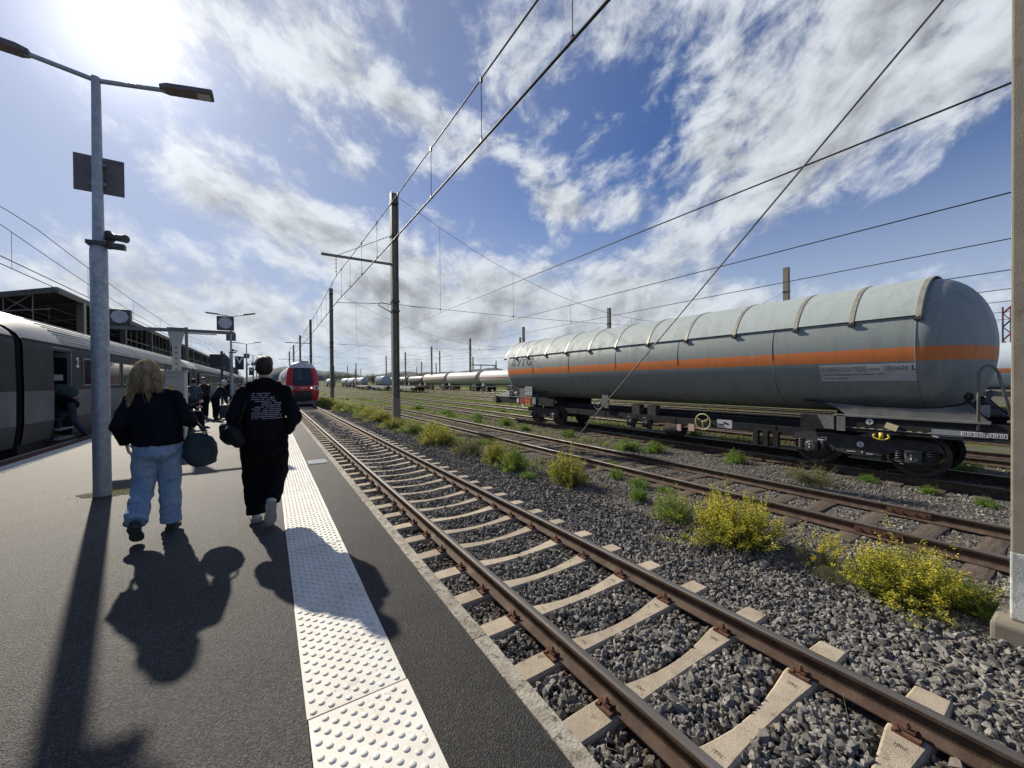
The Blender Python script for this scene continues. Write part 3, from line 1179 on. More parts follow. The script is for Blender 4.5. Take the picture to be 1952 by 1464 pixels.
# mossy patch round the lamp foot
mb = MB()
n = 40
vs = [(-1.75, 7.45, .0055)]
for i in range(n):
    a = 2 * pi * i / n
    rr = .33 + .20 * mnoise.noise((cos(a) * 1.6, sin(a) * 1.6, 0)) + .05 * mnoise.noise((cos(a) * 6, sin(a) * 6, 3))
    vs.append((-1.75 + cos(a) * rr * 1.15, 7.45 + sin(a) * rr * .8, .0042))
mb.add(vs, [(0, 1 + i, 1 + (i + 1) % n) for i in range(n)])
tag(mb.build('moss_patch', MT['moss'], fix=False), 'dry mossy dirt patch around the foot of the lamp post', kind='stuff')
P = np.zeros((900, 3))
P[:, 0] = -1.75 + r.normal(size=900) * .2
P[:, 1] = 7.45 + r.normal(size=900) * .14
V, Fc = blades(P, .035, .0022, r, lean=.5, seg=2)
tag(link('moss_tufts', npmesh('moss_tufts', V, Fc, MT['grass'])), 'tiny grass tufts round the foot of the lamp post', kind='stuff')

# ---- hills on the horizon
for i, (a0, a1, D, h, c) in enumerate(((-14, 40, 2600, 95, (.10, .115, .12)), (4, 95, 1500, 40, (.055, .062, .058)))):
    mb = MB()
    n = 160
    vs, fs = [], []
    for j in range(n + 1):
        a = radians(a0 + (a1 - a0) * j / n)
        e = min(1, min(j, n - j) / 14)
        hh = h * e * (.50 + .55 * mnoise.fractal((a * 7 + i * 9, 0, 0), 1.0, 2.0, 5) + .25)
        hh = max(4, hh)
        for q, (rr, zz_) in enumerate(((0, -2), (60, hh * .55), (160, hh), (500, -2))):
            vs.append(((D + rr) * sin(a), (D + rr) * cos(a), zz_))
    for j in range(n):
        for q in range(3):
            fs.append((j * 4 + q, j * 4 + q + 1, j * 4 + q + 5, j * 4 + q + 4))
    mb.add(vs, fs)
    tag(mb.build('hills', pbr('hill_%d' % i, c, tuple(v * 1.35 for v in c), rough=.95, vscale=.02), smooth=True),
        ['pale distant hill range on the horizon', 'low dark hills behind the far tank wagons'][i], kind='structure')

# ================================================================== CATENARY
MX = 5.7
NEAR_Y = [.31, 20.55, 44.8, 68.5, 92.5, 117, 142]
ORD = ['nearest', 'second', 'third', 'fourth', 'fifth', 'sixth', 'seventh']


def insulator(p0, p1, parent, n=4, r=.05):
    mb = MB()
    p0, p1 = Vector(p0), Vector(p1)
    mb.tube([p0, p1], .012, 6)
    d = (p1 - p0)
    for i in range(n):
        c = p0 + d * ((i + .7) / (n + .6))
        u = d.normalized() * .02
        mb.tube([c - u, c, c + u * .4], [.018, r, .02], 8)
    return mb.build('insulator', MT['insul'], parent, smooth=40)


def near_mast(i, y):
    lab = {0: 'thick rough concrete catenary mast at the right edge, whitewashed near its base',
           1: 'tall dark catenary mast with cross arm standing in the shrubs, second of its row',
           2: 'dark catenary mast without cross arm just right of the red train'}.get(
        i, '%s catenary mast of the row running behind the red train' % ORD[i])
    t = thing('catenary_mast', lab, 'mast', (MX, y, ZG - .05), group='masts between platform track and yard')
    H = 11.5 - ZG + .05
    L = lambda x, yy, z: (x - MX, yy - y, z - ZG + .05)
    if i == 0:
        mb = MB()
        mb.bbox((-.2, -.2, 0), (.2, .2, H))
        bevel(mb.build('shaft', MT['mastconc'], t), .015, 2)
        mb = MB()
        mb.bbox((-.203, -.203, .25), (.203, .203, .25 + .60))
        bevel(mb.build('whitewash_band', MT['mastwhite'], t), .015, 2)
        mb = MB()
        mb.bbox((-.34, -.36, -.1), (.34, .30, .24))
        bevel(mb.build('foundation', MT['mastconc'], t), .03, 2)
    else:
        w, d, tw = .34, .36, .03
        mb = MB()
        for sx in (-1, 1):
            mb.bbox((sx * (w / 2 - tw), -d / 2, 1.55), (sx * w / 2, d / 2, H))
        mb.bbox((-w / 2 + tw, -.02, 1.55), (w / 2 - tw, .02, H))
        mb.build('shaft', MT['maststeel'], t)
        mb = MB()
        mb.bbox((-w / 2 - .02, -d / 2 - .02, -.2), (w / 2 + .02, d / 2 + .02, 1.55))
        bevel(mb.build('foot', MT['mastconc'], t), .02, 2)
        # clamps and cable loops
        mb = MB()
        for z in (5.25, 5.75, 9.2, 10.9):
            mb.bbox((-w / 2 - .03, -d / 2 - .03, z - ZG), (w / 2 + .03, d / 2 + .03, z - ZG + .10))
        mb.build('clamp', MT['darkmetal'], t)
    if i % 2 == 1:
        mb = MB()
        x0, x1 = -.17, 2.2 - MX
        zt = 7.75 - ZG
        mb.box(((x0 + x1) / 2, 0, zt), (x0 - x1, .09, .11))
        mb.build('cross_arm', MT['maststeel'], t)
        mb = MB()
        mb.tube([(-.17, 0, 9.25 - ZG), (2.95 - MX, 0, zt + .06)], .014, 6)
        mb.build('stay_rod', MT['wire'], t)
        insulator((-.25, 0, 9.25 - ZG - .045), (-.9, 0, 9.25 - ZG - .045 - .36), t, 3, .04)
        insulator((2.86 - MX, 0, zt - .05), (2.86 - MX, 0, 6.80 - ZG), t, 4, .055)
        # registration arm to the contact wire
        mb = MB()
        za = 5.62 - ZG
        mb.tube([(-.17, 0, za + .02), (-.72, 0, za + .05), (-.86, 0, za + .0), (-.80, 0, za - .10), (-.17, 0, za - .42)], .022, 6)
        mb.tube([(-.86, 0, za), (2.86 - MX, 0, 5.47 - ZG)], .013, 6)
        mb.tube([(-.35, 0, za + .03), (-.35, 0, za - .33)], .008, 5)
        mb.build('registration_arm', MT['wire'], t)
        insulator((-.95, 0, za - .005), (-1.25, 0, za - .03), t, 3, .035)
    return t


for i, y in enumerate(NEAR_Y):
    near_mast(i, y)

# rusty channel section lying by the near mast
mb = MB()
mb.prism([(-.13, 0), (.13, 0), (.13, .12), (.11, .12), (.11, .02), (-.11, .02), (-.11, .12), (-.13, .12)], 'y', -.28, .28)
o = mb.build('steel_channel', MT['rustdark'], loc=(6.05, .85, ZG - .01))
o.rotation_euler = (radians(8), radians(-10), radians(40))
tag(o, 'rusty steel channel lying at the foot of the right-hand mast', 'steel scrap')


def parab(p0, p1, sag, n=16):
    p0, p1 = Vector(p0), Vector(p1)
    out = []
    for i in range(n + 1):
        t = i / n
        p = p0.lerp(p1, t)
        p.z -= sag * 4 * t * (1 - t)
        out.append(p)
    return out


# messenger, contact wire and droppers over the platform track
cat1 = thing('overhead_line', 'double overhead line with droppers above the platform track', 'overhead line', (2.86, 0, 5.4))
SUP = [-25.5, 20.55, 68.5, 117, 165]
ZM, ZC = 6.74, 5.40


def mess_z(y):
    for a, b in zip(SUP[:-1], SUP[1:]):
        if a <= y <= b:
            t = (y - a) / (b - a)
            return ZM - .58 * 4 * t * (1 - t)
    return ZM


def cont_z(y):
    for a, b in zip(SUP[:-1], SUP[1:]):
        if a <= y <= b:
            t = (y - a) / (b - a)
            return ZC + .04 - .22 * 4 * t * (1 - t)
    return ZC


Ys = np.arange(-25, 165, 1.5)
MB().tube([(0, y, mess_z(y) - 5.4) for y in Ys], .014, 6).build('messenger_wire', MT['wire'], cat1, smooth=True)
MB().tube([(0, y, cont_z(y) - 5.4) for y in Ys], .019, 6).build('contact_wire', MT['wire'], cat1, smooth=True)
for y in [3.22, 5.35, 7.55, 9.9, 12.2, 14.5, 16.8, 19, 22, 24.5, 27, 29.5, 32, 35, 38, 41, 44, 47, 50, 54, 58, 62, 66]:
    mb = MB()
    mb.tube([(0, y, mess_z(y) - 5.4), (.0, y, cont_z(y) - 5.4)], .006, 5)
    mb.box((0, y, mess_z(y) - 5.41), (.035, .035, .09))
    mb.box((0, y, cont_z(y) - 5.375), (.04, .04, .06))
    mb.build('dropper', MT['wire'], cat1)

# single contact wires over the yard tracks
yz = [5.32, 5.2, 5.17, 5.2, 5.2, 5.2, 5.2, 5.2, 5.2]
for i, x in enumerate([T2, T3] + TRACKS[:6]):
    lab = 'single contact wire over the %s track' % (['wooden sleeper', 'grey tank wagon\'s'] + ['%s yard' % names[j] for j in range(6)])[i]
    o = MB().tube([(x + (.06 if q % 2 else -.06), -20 + q * 21, yz[i] - .14 + (.14 if q % 1 == 0 else 0)) for q in range(12)], .0145 if i < 3 else .017, 6).build('contact_wire', MT['wire'], smooth=True)
    tag(o, lab, 'wire', 'contact wires over the yard')

# far row of masts and the cross spans
FAR = [(39.1, 15.9), (39.6, 37.5), (39.6, 58.5), (39.3, 80), (39.0, 104), (38.8, 128), (38.6, 152)]
for i, (x, y) in enumerate(FAR):
    t = thing('catenary_mast', ['concrete mast rising behind the middle of the grey tank wagon',
                                'concrete mast rising behind the left half of the grey tank wagon',
                                'mast rising behind the left end of the grey tank wagon'][i] if i < 3 else '%s thin mast of the far row beyond the yard' % ORD[i], 'mast', (x, y, ZG), group='masts on the far side of the yard')
    mb = MB()
    H = 11.4 - ZG
    mb.bbox((-.2, -.2, 0), (.2, .2, H))
    mb.build('shaft', MT['mastconc'], t)
    mb = MB()
    for z in (9.2, 5.9):
        mb.bbox((-.24, -.24, z - ZG), (.24, .24, z - ZG + .1))
    mb.build('clamp', MT['darkmetal'], t)
for i in range(1, 7):
    a = Vector((MX + .17, NEAR_Y[i], 11.35))
    b = Vector((FAR[i - 1][0] - .2, FAR[i - 1][1], 9.3))
    t = thing('cross_span', 'cross-span of wires from the %s mast over the yard tracks' % ['', 'tall near', 'third', 'fourth', 'fifth', 'sixth', 'seventh'][i], 'cross span', (0, 0, 0), group='cross spans over the yard')
    mid_sag = 4.55
    top = parab(a, b, mid_sag, 24)
    MB().tube(top, .011, 5).build('span_wire', MT['wire'], t, smooth=True)
    la = Vector((MX + .17, NEAR_Y[i], 5.62))
    lb = Vector((FAR[i - 1][0] - .2, FAR[i - 1][1], 5.9))
    low = parab(la, lb, .42, 24)
    MB().tube(low, .011, 5).build('lower_span_wire', MT['wire'], t, smooth=True)
    insulator(la + Vector((.55, 0, -.02)), la + Vector((1.25, 0, -.05)), t, 4, .05)
    insulator(top[0] + (top[1] - top[0]) * .45, top[0] + (top[1] - top[0]) * .85, t, 3, .05)
    for j, x in enumerate([T2, T3] + TRACKS[:6]):
        f = (x - a.x) / (b.x - a.x)
        if not 0 < f < 1:
            continue
        pt = a.lerp(b, f)
        zt = pt.z - mid_sag * 4 * f * (1 - f)
        pl = la.lerp(lb, f)
        zl = pl.z - .42 * 4 * f * (1 - f)
        zt = max(zt, zl + .05)
        mb = MB()
        mb.tube([(x, pt.y, zt), (x, pl.y, zl - .12)], .008, 5)
        mb.tube([(x - .05, pl.y, zl + .05), (x, pl.y, zl - .12), (x + .05, pl.y, zl + .05)], .012, 5)
        mb.build('dropper', MT['wire'], t)

# scattered smaller masts across the far yard
k_ = 0
for (px_x, px_y, top_) in ((25.0, 190, 9), (29, 160, 9), (34, 210, 10), (46.5, 70, 11), (47, 118, 11.5), (46, 170, 11), (52, 150, 9.5), (60, 120, 10), (64, 165, 10), (56, 200, 9.5), (70, 210, 10), (43, 240, 9), (18, 240, 9), (23, 270, 9), (75, 130, 9.5), (50, 260, 10)):
    t = thing('catenary_mast', 'thin dark mast far across the yard, %s' % ['behind the red train\'s right side', 'left of the ribbed tank container', 'behind the ribbed tank container', 'behind the nearest far white tank', 'behind the grey far tank wagons', 'above the old dark tank wagons', 'right of the dark hill crest', 'above the low dark hill', 'near the thin crane', 'above the pale hill', 'at the hill foot on the horizon', 'between the first two near masts', 'close beside the red train', 'just beyond the red train roof', 'rightmost of the far horizon masts', 'among the far horizon tanks'][k_], 'mast', (px_x, px_y, ZG), group='thin masts far across the yard')
    k_ += 1
    MB().bbox((-.17, -.17, 0), (.17, .17, top_ - ZG)).build('shaft', MT['maststeel'], t)
    MB().box((0, 0, top_ - ZG - 2.4), (.5, .4, .2)).build('clamp', MT['darkmetal'], t)

# guy wire from the near mast to its anchor
t = thing('guy_wire', 'taut steel guy wire slanting from the right mast to the shrubs', 'guy wire', (5.72, 7.55, ZG))
MB().tube([(0, 0, 0), (-.02, .5 - 7.55 + .0, 5.66 - ZG)], .0115, 8).build('cable', pbr('guy_cable', (.16, .15, .145), (.24, .22, .2), rough=.5, metal=.6, vscale=12), t, smooth=True)
MB().tube([(0, .0, -.2), (0, -.04, .05), (0, -.55, .48)], .022, 8).build('anchor_rod', MT['rustdark'], t)

# line over the coach track and its mast
catl = thing('overhead_line', 'double overhead line above the passenger coaches', 'overhead line', (TL, 0, 5))
for dx_, zm, zc_, nm in ((0, 6.5, 5.06, 0), (-.75, 6.5, 5.25, 1)):
    def mz(y, zm=zm):
        for a, b in ((-2 - 30, 18), (18, 63), (63, 112), (112, 162)):
            if a <= y <= b:
                q = (y - a) / (b - a)
                return zm - (.62 + .1 * nm) * 4 * q * (1 - q)
        return zm
    Y_ = np.arange(-10, 160, 1.5)
    MB().tube([(dx_, y, mz(y) - 5) for y in Y_], .013, 5).build('messenger_wire', MT['wire'], catl, smooth=True)
    MB().tube([(dx_, y, zc_ - 5) for y in Y_], .016, 5).build('contact_wire', MT['wire'], catl, smooth=True)
    for y in np.arange(4 + 2.7 * nm, 60, 6.2):
        MB().tube([(dx_, y, mz(y) - 5), (dx_, y, zc_ - 5)], .006, 4).build('dropper', MT['wire'], catl)
for q, y in enumerate((63, 112)):
    t = thing('catenary_mast', ['dark mast with cross arm rising behind the coach roofs', 'farther dark mast with cross arm behind the last coaches'][q], 'mast', (-8.7, y, 0), group='masts behind the coaches')
    MB().bbox((-.15, -.15, -.5), (.15, .15, 8.6)).build('shaft', MT['maststeel'], t)
    MB().box((1.55, 0, 7.85), (3.0, .1, .12)).build('cross_arm', MT['maststeel'], t)
    insulator((2.5, 0, 7.8), (2.5, 0, 6.55), t, 4, .06)
    insulator((1.75, 0, 7.8), (1.75, 0, 6.55), t, 4, .06)

# ================================================================== PLATFORM FURNITURE
LX = -1.905


def lamp_post(y, i, label):
    t = thing('lamp_post', label, 'lamp post', (LX, y, 0), group='platform lamp posts')
    mb = MB()
    mb.lathe([(.092, -.02), (.090, .4), (.088, 3.28), (.083, 3.34), (.060, 3.40), (.056, 3.9), (.045, 5.60), (.0001, 5.62)], n=20)
    mb.build('pole', MT['galv'], t, smooth=40)
    mb = MB()
    mb.tube([(-.62, 0, 5.645), (-.02, 0, 5.56), (.02, 0, 5.56), (.70, 0, 5.70)], .030, 10)
    mb.build('arm', MT['galv'], t, smooth=50)
    for sx in (-1, 1):
        zc_ = 5.72 if sx > 0 else 5.655
        g = Matrix.Rotation(-sx * radians(11 if sx > 0 else 4), 3, 'Y')
        mb = MB()
        P = [(-.02, -.045), (.07, -.10), (.58, -.11), (.60, -.09), (.60, .09), (.58, .11), (.07, .10), (-.02, .045)]
        vs = []
        for zt, k2 in ((.035, .9), (-.035, 1.0)):
            for u, v in P:
                q = g @ Vector((sx * u, v * k2, zt))
                vs.append((sx * (.66 if sx > 0 else .60) + q.x, q.y, zc_ + q.z))
        n = len(P)
        mb.add(vs, [tuple(range(n)), tuple(range(2 * n - 1, n - 1, -1))] + [(a, (a + 1) % n, n + (a + 1) % n, n + a) for a in range(n)])
        lu = mb.build('luminaire', MT['signback'], t)
        bevel(lu, .008, 2)
        mb = MB()
        vs = []
        for u, v in ((.40, -.075), (.555, -.075), (.555, .075), (.40, .075)):
            q = g @ Vector((sx * u, v, -.039))
            vs.append((sx * (.66 if sx > 0 else .60) + q.x, q.y, zc_ + q.z))
        mb.add(vs, [(0, 1, 2, 3)])
        mb.build('lamp_glass', MT['lens'], lu, fix=False)
    mb = MB()
    mb.box((0, .075, 4.33), (.49, .012, .49))
    bevel(mb.build('sign_panel', MT['signback'], t), .004, 1)
    mb = MB()
    for z in (4.2, 4.46):
        mb.box((0, .045, z), (.14, .05, .03))
    mb.build('bracket', MT['galv'], t)
    # horn loudspeaker
    mb = MB()
    mb.box((.16, 0, 3.375), (.20, .10, .065))
    mb.box((.0, 0, 3.375), (.20, .20, .05))
    mb.build('speaker_bracket', MT['darkmetal'], t)
    mb = MB()
    d = Vector((.55, -.45, -.12)).normalized()
    c = Vector((.16, .02, 3.50))
    mb.tube([c + d * .16, c + d * .13, c + d * -.02, c + d * -.10, c - d * .12], [.055, .05, .04, .085, .075], 16)
    sp2 = mb.build('loudspeaker', MT['darkmetal'], t, smooth=40)
    mb = MB()
    mb.tube([c - d * .118, c - d * .125], [.07, .068], 16)
    mb.build('speaker_grille', MT['lens'], sp2, smooth=40)
    mb = MB()
    mb.tube([(.08, -.09, 3.36), (.13, -.11, 3.31), (.18, -.10, 3.33), (.2, -.04, 3.36)], .006, 5)
    mb.build('cable', MT['black'], t)
    return t


lamp_labels = ['tall galvanised double lamp post standing at the left beside the woman', 'second double lamp post from the camera, carrying the nearer V sign',
               'third double lamp post along the platform, carrying the farther V sign', 'fourth double lamp post along the platform', 'fifth double lamp post along the platform', 'sixth and farthest double lamp post on the platform']
for i, y in enumerate((7.32, 28.9, 48.6, 68.5, 88, 108)):
    lamp_post(y, i, lamp_labels[i])

for i, y in enumerate((28.75, 48.45)):
    t = thing('platform_sign', ['black hanging platform sign with a white V beside the second lamp post', 'dark hanging sign with a white V farther along the platform'][i], 'sign', (-1.49, y, 2.73), group='V signs')
    o = MB().box((0, 0, 0), (.44, .08, .80)).build('panel', MT['black'], t)
    text_on('V', lambda u, v: (u, -.0445, v - .02), 'letter', MT['white'], t, .52, 'CENTER', .012)
    mb = MB()
    mb.box((-.27, 0, .3), (.2, .04, .04))
    mb.box((-.27, 0, -.3), (.2, .04, .04))
    mb.build('bracket', MT['galv'], t)

# information screen on its own post
t = thing('information_screen', 'dark passenger information screen box on a grey post before the second lamp', 'screen', (-2.26, 27.6, 0))
MB().bbox((-.06, -.06, 0), (.06, .06, 3.35)).build('post', MT['darkmetal'], t)
bevel(MB().box((-.30, .02, 2.80), (.50, .22, .74)).build('screen_box', MT['black'], t), .02)
MB().prism([(.06, 2.5), (.36, 2.42), (.36, 2.95), (.16, 3.18), (.06, 3.18)], 'y', -.09, .12).build('housing', MT['darkmetal'], t)
bevel(MB().box((-.02, -.0, 1.25), (.20, .14, .45)).build('call_box', MT['darkmetal'], t), .01)

MT['beamgrey'] = pbr('beam_grey', (.15, .155, .155), (.19, .19, .185), rough=.6, vscale=6)
# gantry with two monitor discs
t = thing('monitor_gantry', 'beige steel T-shaped gantry holding two driver monitors over the platform', 'gantry', (-1.93, 12.57, 0))
mb = MB()
mb.prism([(-.075, 0), (.075, 0), (.075, 2.40), (.155, 2.79), (-.155, 2.79), (-.075, 2.40)], 'y', -.06, .06)
mb.build('post', MT['beige'], t)
mb = MB()
for z in np.arange(1.86, 2.42, .135):
    mb.tube([(0, -.0605, z), (0, -.064, z)], .018, 10)
mb.build('bolt_hole', MT['black'], t)
mb = MB()
mb.box((0, 0, 2.83), (2.36, .10, .078))
mb.build('beam', MT['beamgrey'], t)
for sx in (-1, 1):
    x = sx * .99
    mo = bevel(MB().box((x, 0, 3.075), (.36, .16, .36)).build('monitor', MT['darkmetal'], t), .01)
    mb = MB()
    mb.lathe([(.155, 0), (.155, .012), (.0001, .016)], n=8, axis='y', o=(x, 0, 3.075))
    mb.v = [(p[0], -.082 - p[1], p[2]) for p in mb.v]
    mb.build('disc', MT['lens'], mo, smooth=30)
MB().box((0, 0, 2.882), (.34, .13, .024)).build('cap_plate', MT['beamgrey'], t)

# electrical cabinet
t = thing('electrical_cabinet', 'beige electrical cabinet with a yellow warning triangle behind the woman', 'cabinet', (-2.06, 12.2, 0))
bevel(MB().bbox((-.36, -.22, .06), (.36, .22, 1.78)).build('housing', MT['beige'], t), .012)
MB().bbox((-.34, -.2, 0), (.34, .2, .06)).build('plinth', MT['wallconc'], t)
MB().bbox((-.38, -.24, 1.781), (.38, .24, 1.81)).build('lid', MT['beige'], t)
MB().bbox((-.003, -.224, .1), (.003, -.221, 1.74)).build('door_gap', MT['black'], t)
MB().add([(.02, -.2225, 1.34), (.19, -.2225, 1.34), (.105, -.2225, 1.48)], [(0, 1, 2)]).build('warning_triangle', MT['yellow'], t, fix=False)
mb = MB()
mb.add([(.098, -.2232, 1.44), (.118, -.2232, 1.44), (.105, -.2232, 1.405), (.122, -.2232, 1.405), (.100, -.2232, 1.355), (.108, -.2232, 1.395), (.092, -.2232, 1.395)], [(0, 1, 2), (2, 3, 4), (2, 4, 6)])
mb.build('bolt_symbol', MT['ink'], t, fix=False)
mb = MB()
for z in (1.62, 1.655):
    for j in range(9):
        mb.bbox((-.14 + j * .045, -.2228, z), (-.11 + j * .045, -.2222, z + .010))
mb.build('notice_lines', MT['darkmetal'], t, fix=False)

# ================================================================== ROLLING STOCK
def bld(mb, name, mats, t, smooth=False, fix=True):
    """vertices are given in place (world metres); store them relative to the thing t"""
    l = t.location
    mb.v = [(p[0] - l[0], p[1] - l[1], p[2] - l[2]) for p in mb.v]
    return mb.build(name, mats, t, smooth, fix=fix)


def bldp(mb, name, mats, t, part, smooth=False, fix=True):
    l = t.location
    mb.v = [(p[0] - l[0], p[1] - l[1], p[2] - l[2]) for p in mb.v]
    return mb.build(name, mats, part, smooth, fix=fix)


def tank_paint(name, base, base2, stripe=None, z0=0, z1=0, rough=.42, metal=.0):
    m = bpy.data.materials.new(name)
    m.use_nodes = True
    k = NT(m.node_tree)
    pos = k.n('ShaderNodeNewGeometry').outputs['Position']
    s3 = k.n('ShaderNodeSeparateXYZ')
    k.put(s3.inputs[0], pos)
    mp = k.n('ShaderNodeMapping')
    k.put(mp.inputs['Vector'], pos)
    mp.inputs['Scale'].default_value = (3, 3, .35)
    streak = k.ss(k.noise(mp.outputs[0], 1.6, 6, .65), .42, .72)
    fine = k.ss(k.noise(pos, 46, 4, .65), .40, .62)
    c = k.mix(streak, base, base2)
    c = k.mix(k.m('MULTIPLY', fine, .45), c, tuple(min(1, v * 1.22) for v in base))
    if stripe:
        f = k.m('MULTIPLY', k.m('GREATER_THAN', s3.outputs[2], z0), k.m('LESS_THAN', s3.outputs[2], z1))
        st = k.mix(k.m('MULTIPLY', streak, .45), stripe, tuple(v * .7 for v in stripe))
        c = k.mix(f, c, st)
    spot = k.ss(k.noise(pos, 9, 2, .5), .70, .76)
    c = k.mix(k.m('MULTIPLY', spot, .5), c, tuple(min(1, v * 1.5) for v in base))
    b = k.n('ShaderNodeBsdfPrincipled')
    k.put(b.inputs['Base Color'], c)
    k.put(b.inputs['Roughness'], k.m('ADD', k.m('MULTIPLY', streak, .15), rough))
    b.inputs['Metallic'].default_value = metal
    b.inputs['Specular IOR Level'].default_value = .32
    bn = k.n('ShaderNodeBump')
    bn.inputs['Strength'].default_value = .12
    bn.inputs['Distance'].default_value = .01
    k.put(bn.inputs['Height'], k.noise(pos, 1.3, 3, .5))
    k.put(b.inputs['Normal'], bn.outputs[0])
    o = k.n('ShaderNodeOutputMaterial')
    k.put(o.inputs[0], b.outputs[0])
    return m


def wheel_mesh():
    mb = MB()
    mb.lathe([(.0001, -.06), (.10, -.075), (.11, -.045), (.16, -.03), (.34, -.02), (.37, -.055), (.455, -.06), (.458, .055), (.487, .068), (.487, .09), (.40, .09), (.37, .05), (.33, .02), (.12, .03), (.0001, .03)], axis='x', n=36)
    return mb.mesh('wheel', MT['wheel'], smooth=35)


WHEEL = wheel_mesh()


def bogie(t, X, Y, gauge=.745, full=True):
    """two-axle bogie centred on X,Y; wheels, side frames, axle boxes and springs are parts of wagon t"""
    zc = ZR + .46
    l = t.location
    for yy in (Y - .9, Y + .9):
        for sx in (-1, 1):
            w = link('wheel', WHEEL, t, (X + sx * gauge - l[0], yy - l[1], zc - l[2]))
            if sx > 0:
                w.rotation_euler = (0, 0, pi)
        bld(MB().tube([(X - .7, yy, zc), (X + .7, yy, zc)], .085, 10), 'axle', MT['bogie'], t, smooth=40)
    for sx in (-1, 1):
        xs_ = X + sx * 1.02
        prof = [(-1.32, .13), (-1.25, .30), (-1.02, .345), (-.3, .33), (.3, .33), (1.02, .345), (1.25, .30), (1.32, .13), (1.1, .16), (.62, .08), (.40, -.06), (.20, -.10), (-.20, -.10), (-.40, -.06), (-.62, .08), (-1.1, .16)]
        mb = MB()
        mb.prism([(Y + a, zc + b) for a, b in prof], 'x', xs_ - .05, xs_ + .05)
        # flange along the lower edge
        for (a, b), (c, d) in zip(prof[8:], prof[9:]):
            mb.tube([(xs_, Y + a, zc + b), (xs_, Y + c, zc + d)], .03, 4)
        sf = bld(mb, 'side_frame', MT['bogie'], t)
        for yy in (Y - .9, Y + .9):
            mb = MB()
            mb.box((xs_, yy, zc + .0), (.20, .26, .27))
            mb.lathe([(.125, -.14), (.125, .11), (.10, .135), (.0001, .138)] if sx > 0 else [(.125, .14), (.125, -.11), (.10, -.135), (.0001, -.138)], axis='x', o=(xs_, yy, zc), n=16)
            ab = bld(mb, 'axle_box', pbr('axlebox', (.05, .058, .055), (.08, .085, .08), rough=.5, vscale=9) if 'axb' not in MT else MT['axb'], t, smooth=35)
            MT['axb'] = ab.data.materials[0]
            mb = MB()
            for q in (.035, -.035):
                mb.box((xs_ + sx * .141, yy + .02, zc + q), (.006, .026, .045))
            bldp(mb, 'cover_bolt', MT['white'], t, ab)
            if full:
                for so_ in (-.23, .23):
                    mb = MB()
                    pts = []
                    for a in range(0, 5 * 12 + 1):
                        an = 2 * pi * a / 12
                        pts.append((xs_ + .01 * sx + cos(an) * .062, yy + so_ + sin(an) * .062, zc - .08 + .24 * a / 60))
                    mb.tube(pts, .0145, 6)
                    bld(mb, 'coil_spring', MT['spring'], t, smooth=True)
                    bld(MB().box((xs_, yy + so_, zc - .10), (.17, .17, .03)), 'spring_seat', MT['bogie'], t)
        if full:
            mb = MB()
            for yy in (Y - .9, Y + .9):
                s_ = 1 if yy < Y else -1
                mb.box((xs_ - sx * .12, yy + s_ * .50, zc - .02), (.09, .07, .34))
            bld(mb, 'brake_block', MT['bogie'], t)
    bld(MB().box((X, Y, zc + .12), (1.9, .42, .30)), 'bolster', MT['bogie'], t)


def buffers(t, X, Y, dirn, zb=None, mat_=None):
    zb = zb if zb is not None else ZR + 1.05
    for sx in (-1, 1):
        mb = MB()
        y = Y
        d = dirn
        mb.lathe([(.10, 0), (.10, d * .32), (.075, d * .34), (.075, d * .50), (.22, d * .53), (.225, d * .57), (.0001, d * .585)], axis='y', o=(X + sx * .87, y, zb), n=20)
        bld(mb, 'buffer', MT['rustdark'] if mat_ is None else mat_, t, smooth=35)
    mb = MB()
    mb.tube([(X, Y, zb), (X, Y + dirn * .3, zb), (X, Y + dirn * .38, zb - .12), (X, Y + dirn * .34, zb - .3)], .035, 8)
    bld(mb, 'coupling', MT['bogie'], t, smooth=True)


def tank_profile(y0, y1, R, dome, n=12):
    P = [(.0001, y0 - dome)]
    for i in range(1, n + 1):
        a = pi / 2 * i / n
        P.append((R * sin(a) ** .92, y0 - dome * cos(a)))
    for i in range(n, 0, -1):
        a = pi / 2 * i / n
        P.append((R * sin(a) ** .92, y1 + dome * cos(a)))
    P.append((.0001, y1 + dome))
    return P


# ------------------------------------------------------------------ the long grey tank wagon
X3, ZT, RT = T3, 2.17, 1.50
tw = thing('tank_wagon', 'long grey insulated tank wagon with orange stripe and VTG lettering on the yard track', 'tank wagon', (X3, 10.1, ZR))
TP = tank_paint('grey_tank_paint', (.25, .285, .275), (.195, .22, .212), (.70, .22, .065), 1.85, 2.13, rough=.52, metal=.0)
MT['tankpaint'] = TP
Y0, Y1 = 2.2, 17.75
mb = MB()
mb.lathe(tank_profile(Y0, Y1, RT, .88, 14), o=(X3, 0, ZT), axis='y', n=96)
bld(mb, 'tank', TP, tw, smooth=True)
# insulation joints
for y in (2.21, 4.83, 7.57, 10.19, 12.87, 15.55):
    pts = [(X3 + (RT + .004) * cos(a), y, ZT + (RT + .004) * sin(a)) for a in np.linspace(radians(150), radians(325 - 100), 26)]
    pts = [(X3 - (RT + .003) * cos(a), y, ZT + (RT + .003) * sin(a)) for a in np.linspace(radians(-60), radians(24), 30)]
    bld(MB().tube(pts, .008, 5), 'seam', pbr('seam_dark', (.16, .19, .20), rough=.5) if 'seam' not in MT else MT['seam'], tw, smooth=True)
    MT.setdefault('seam', bpy.data.materials['seam_dark'])
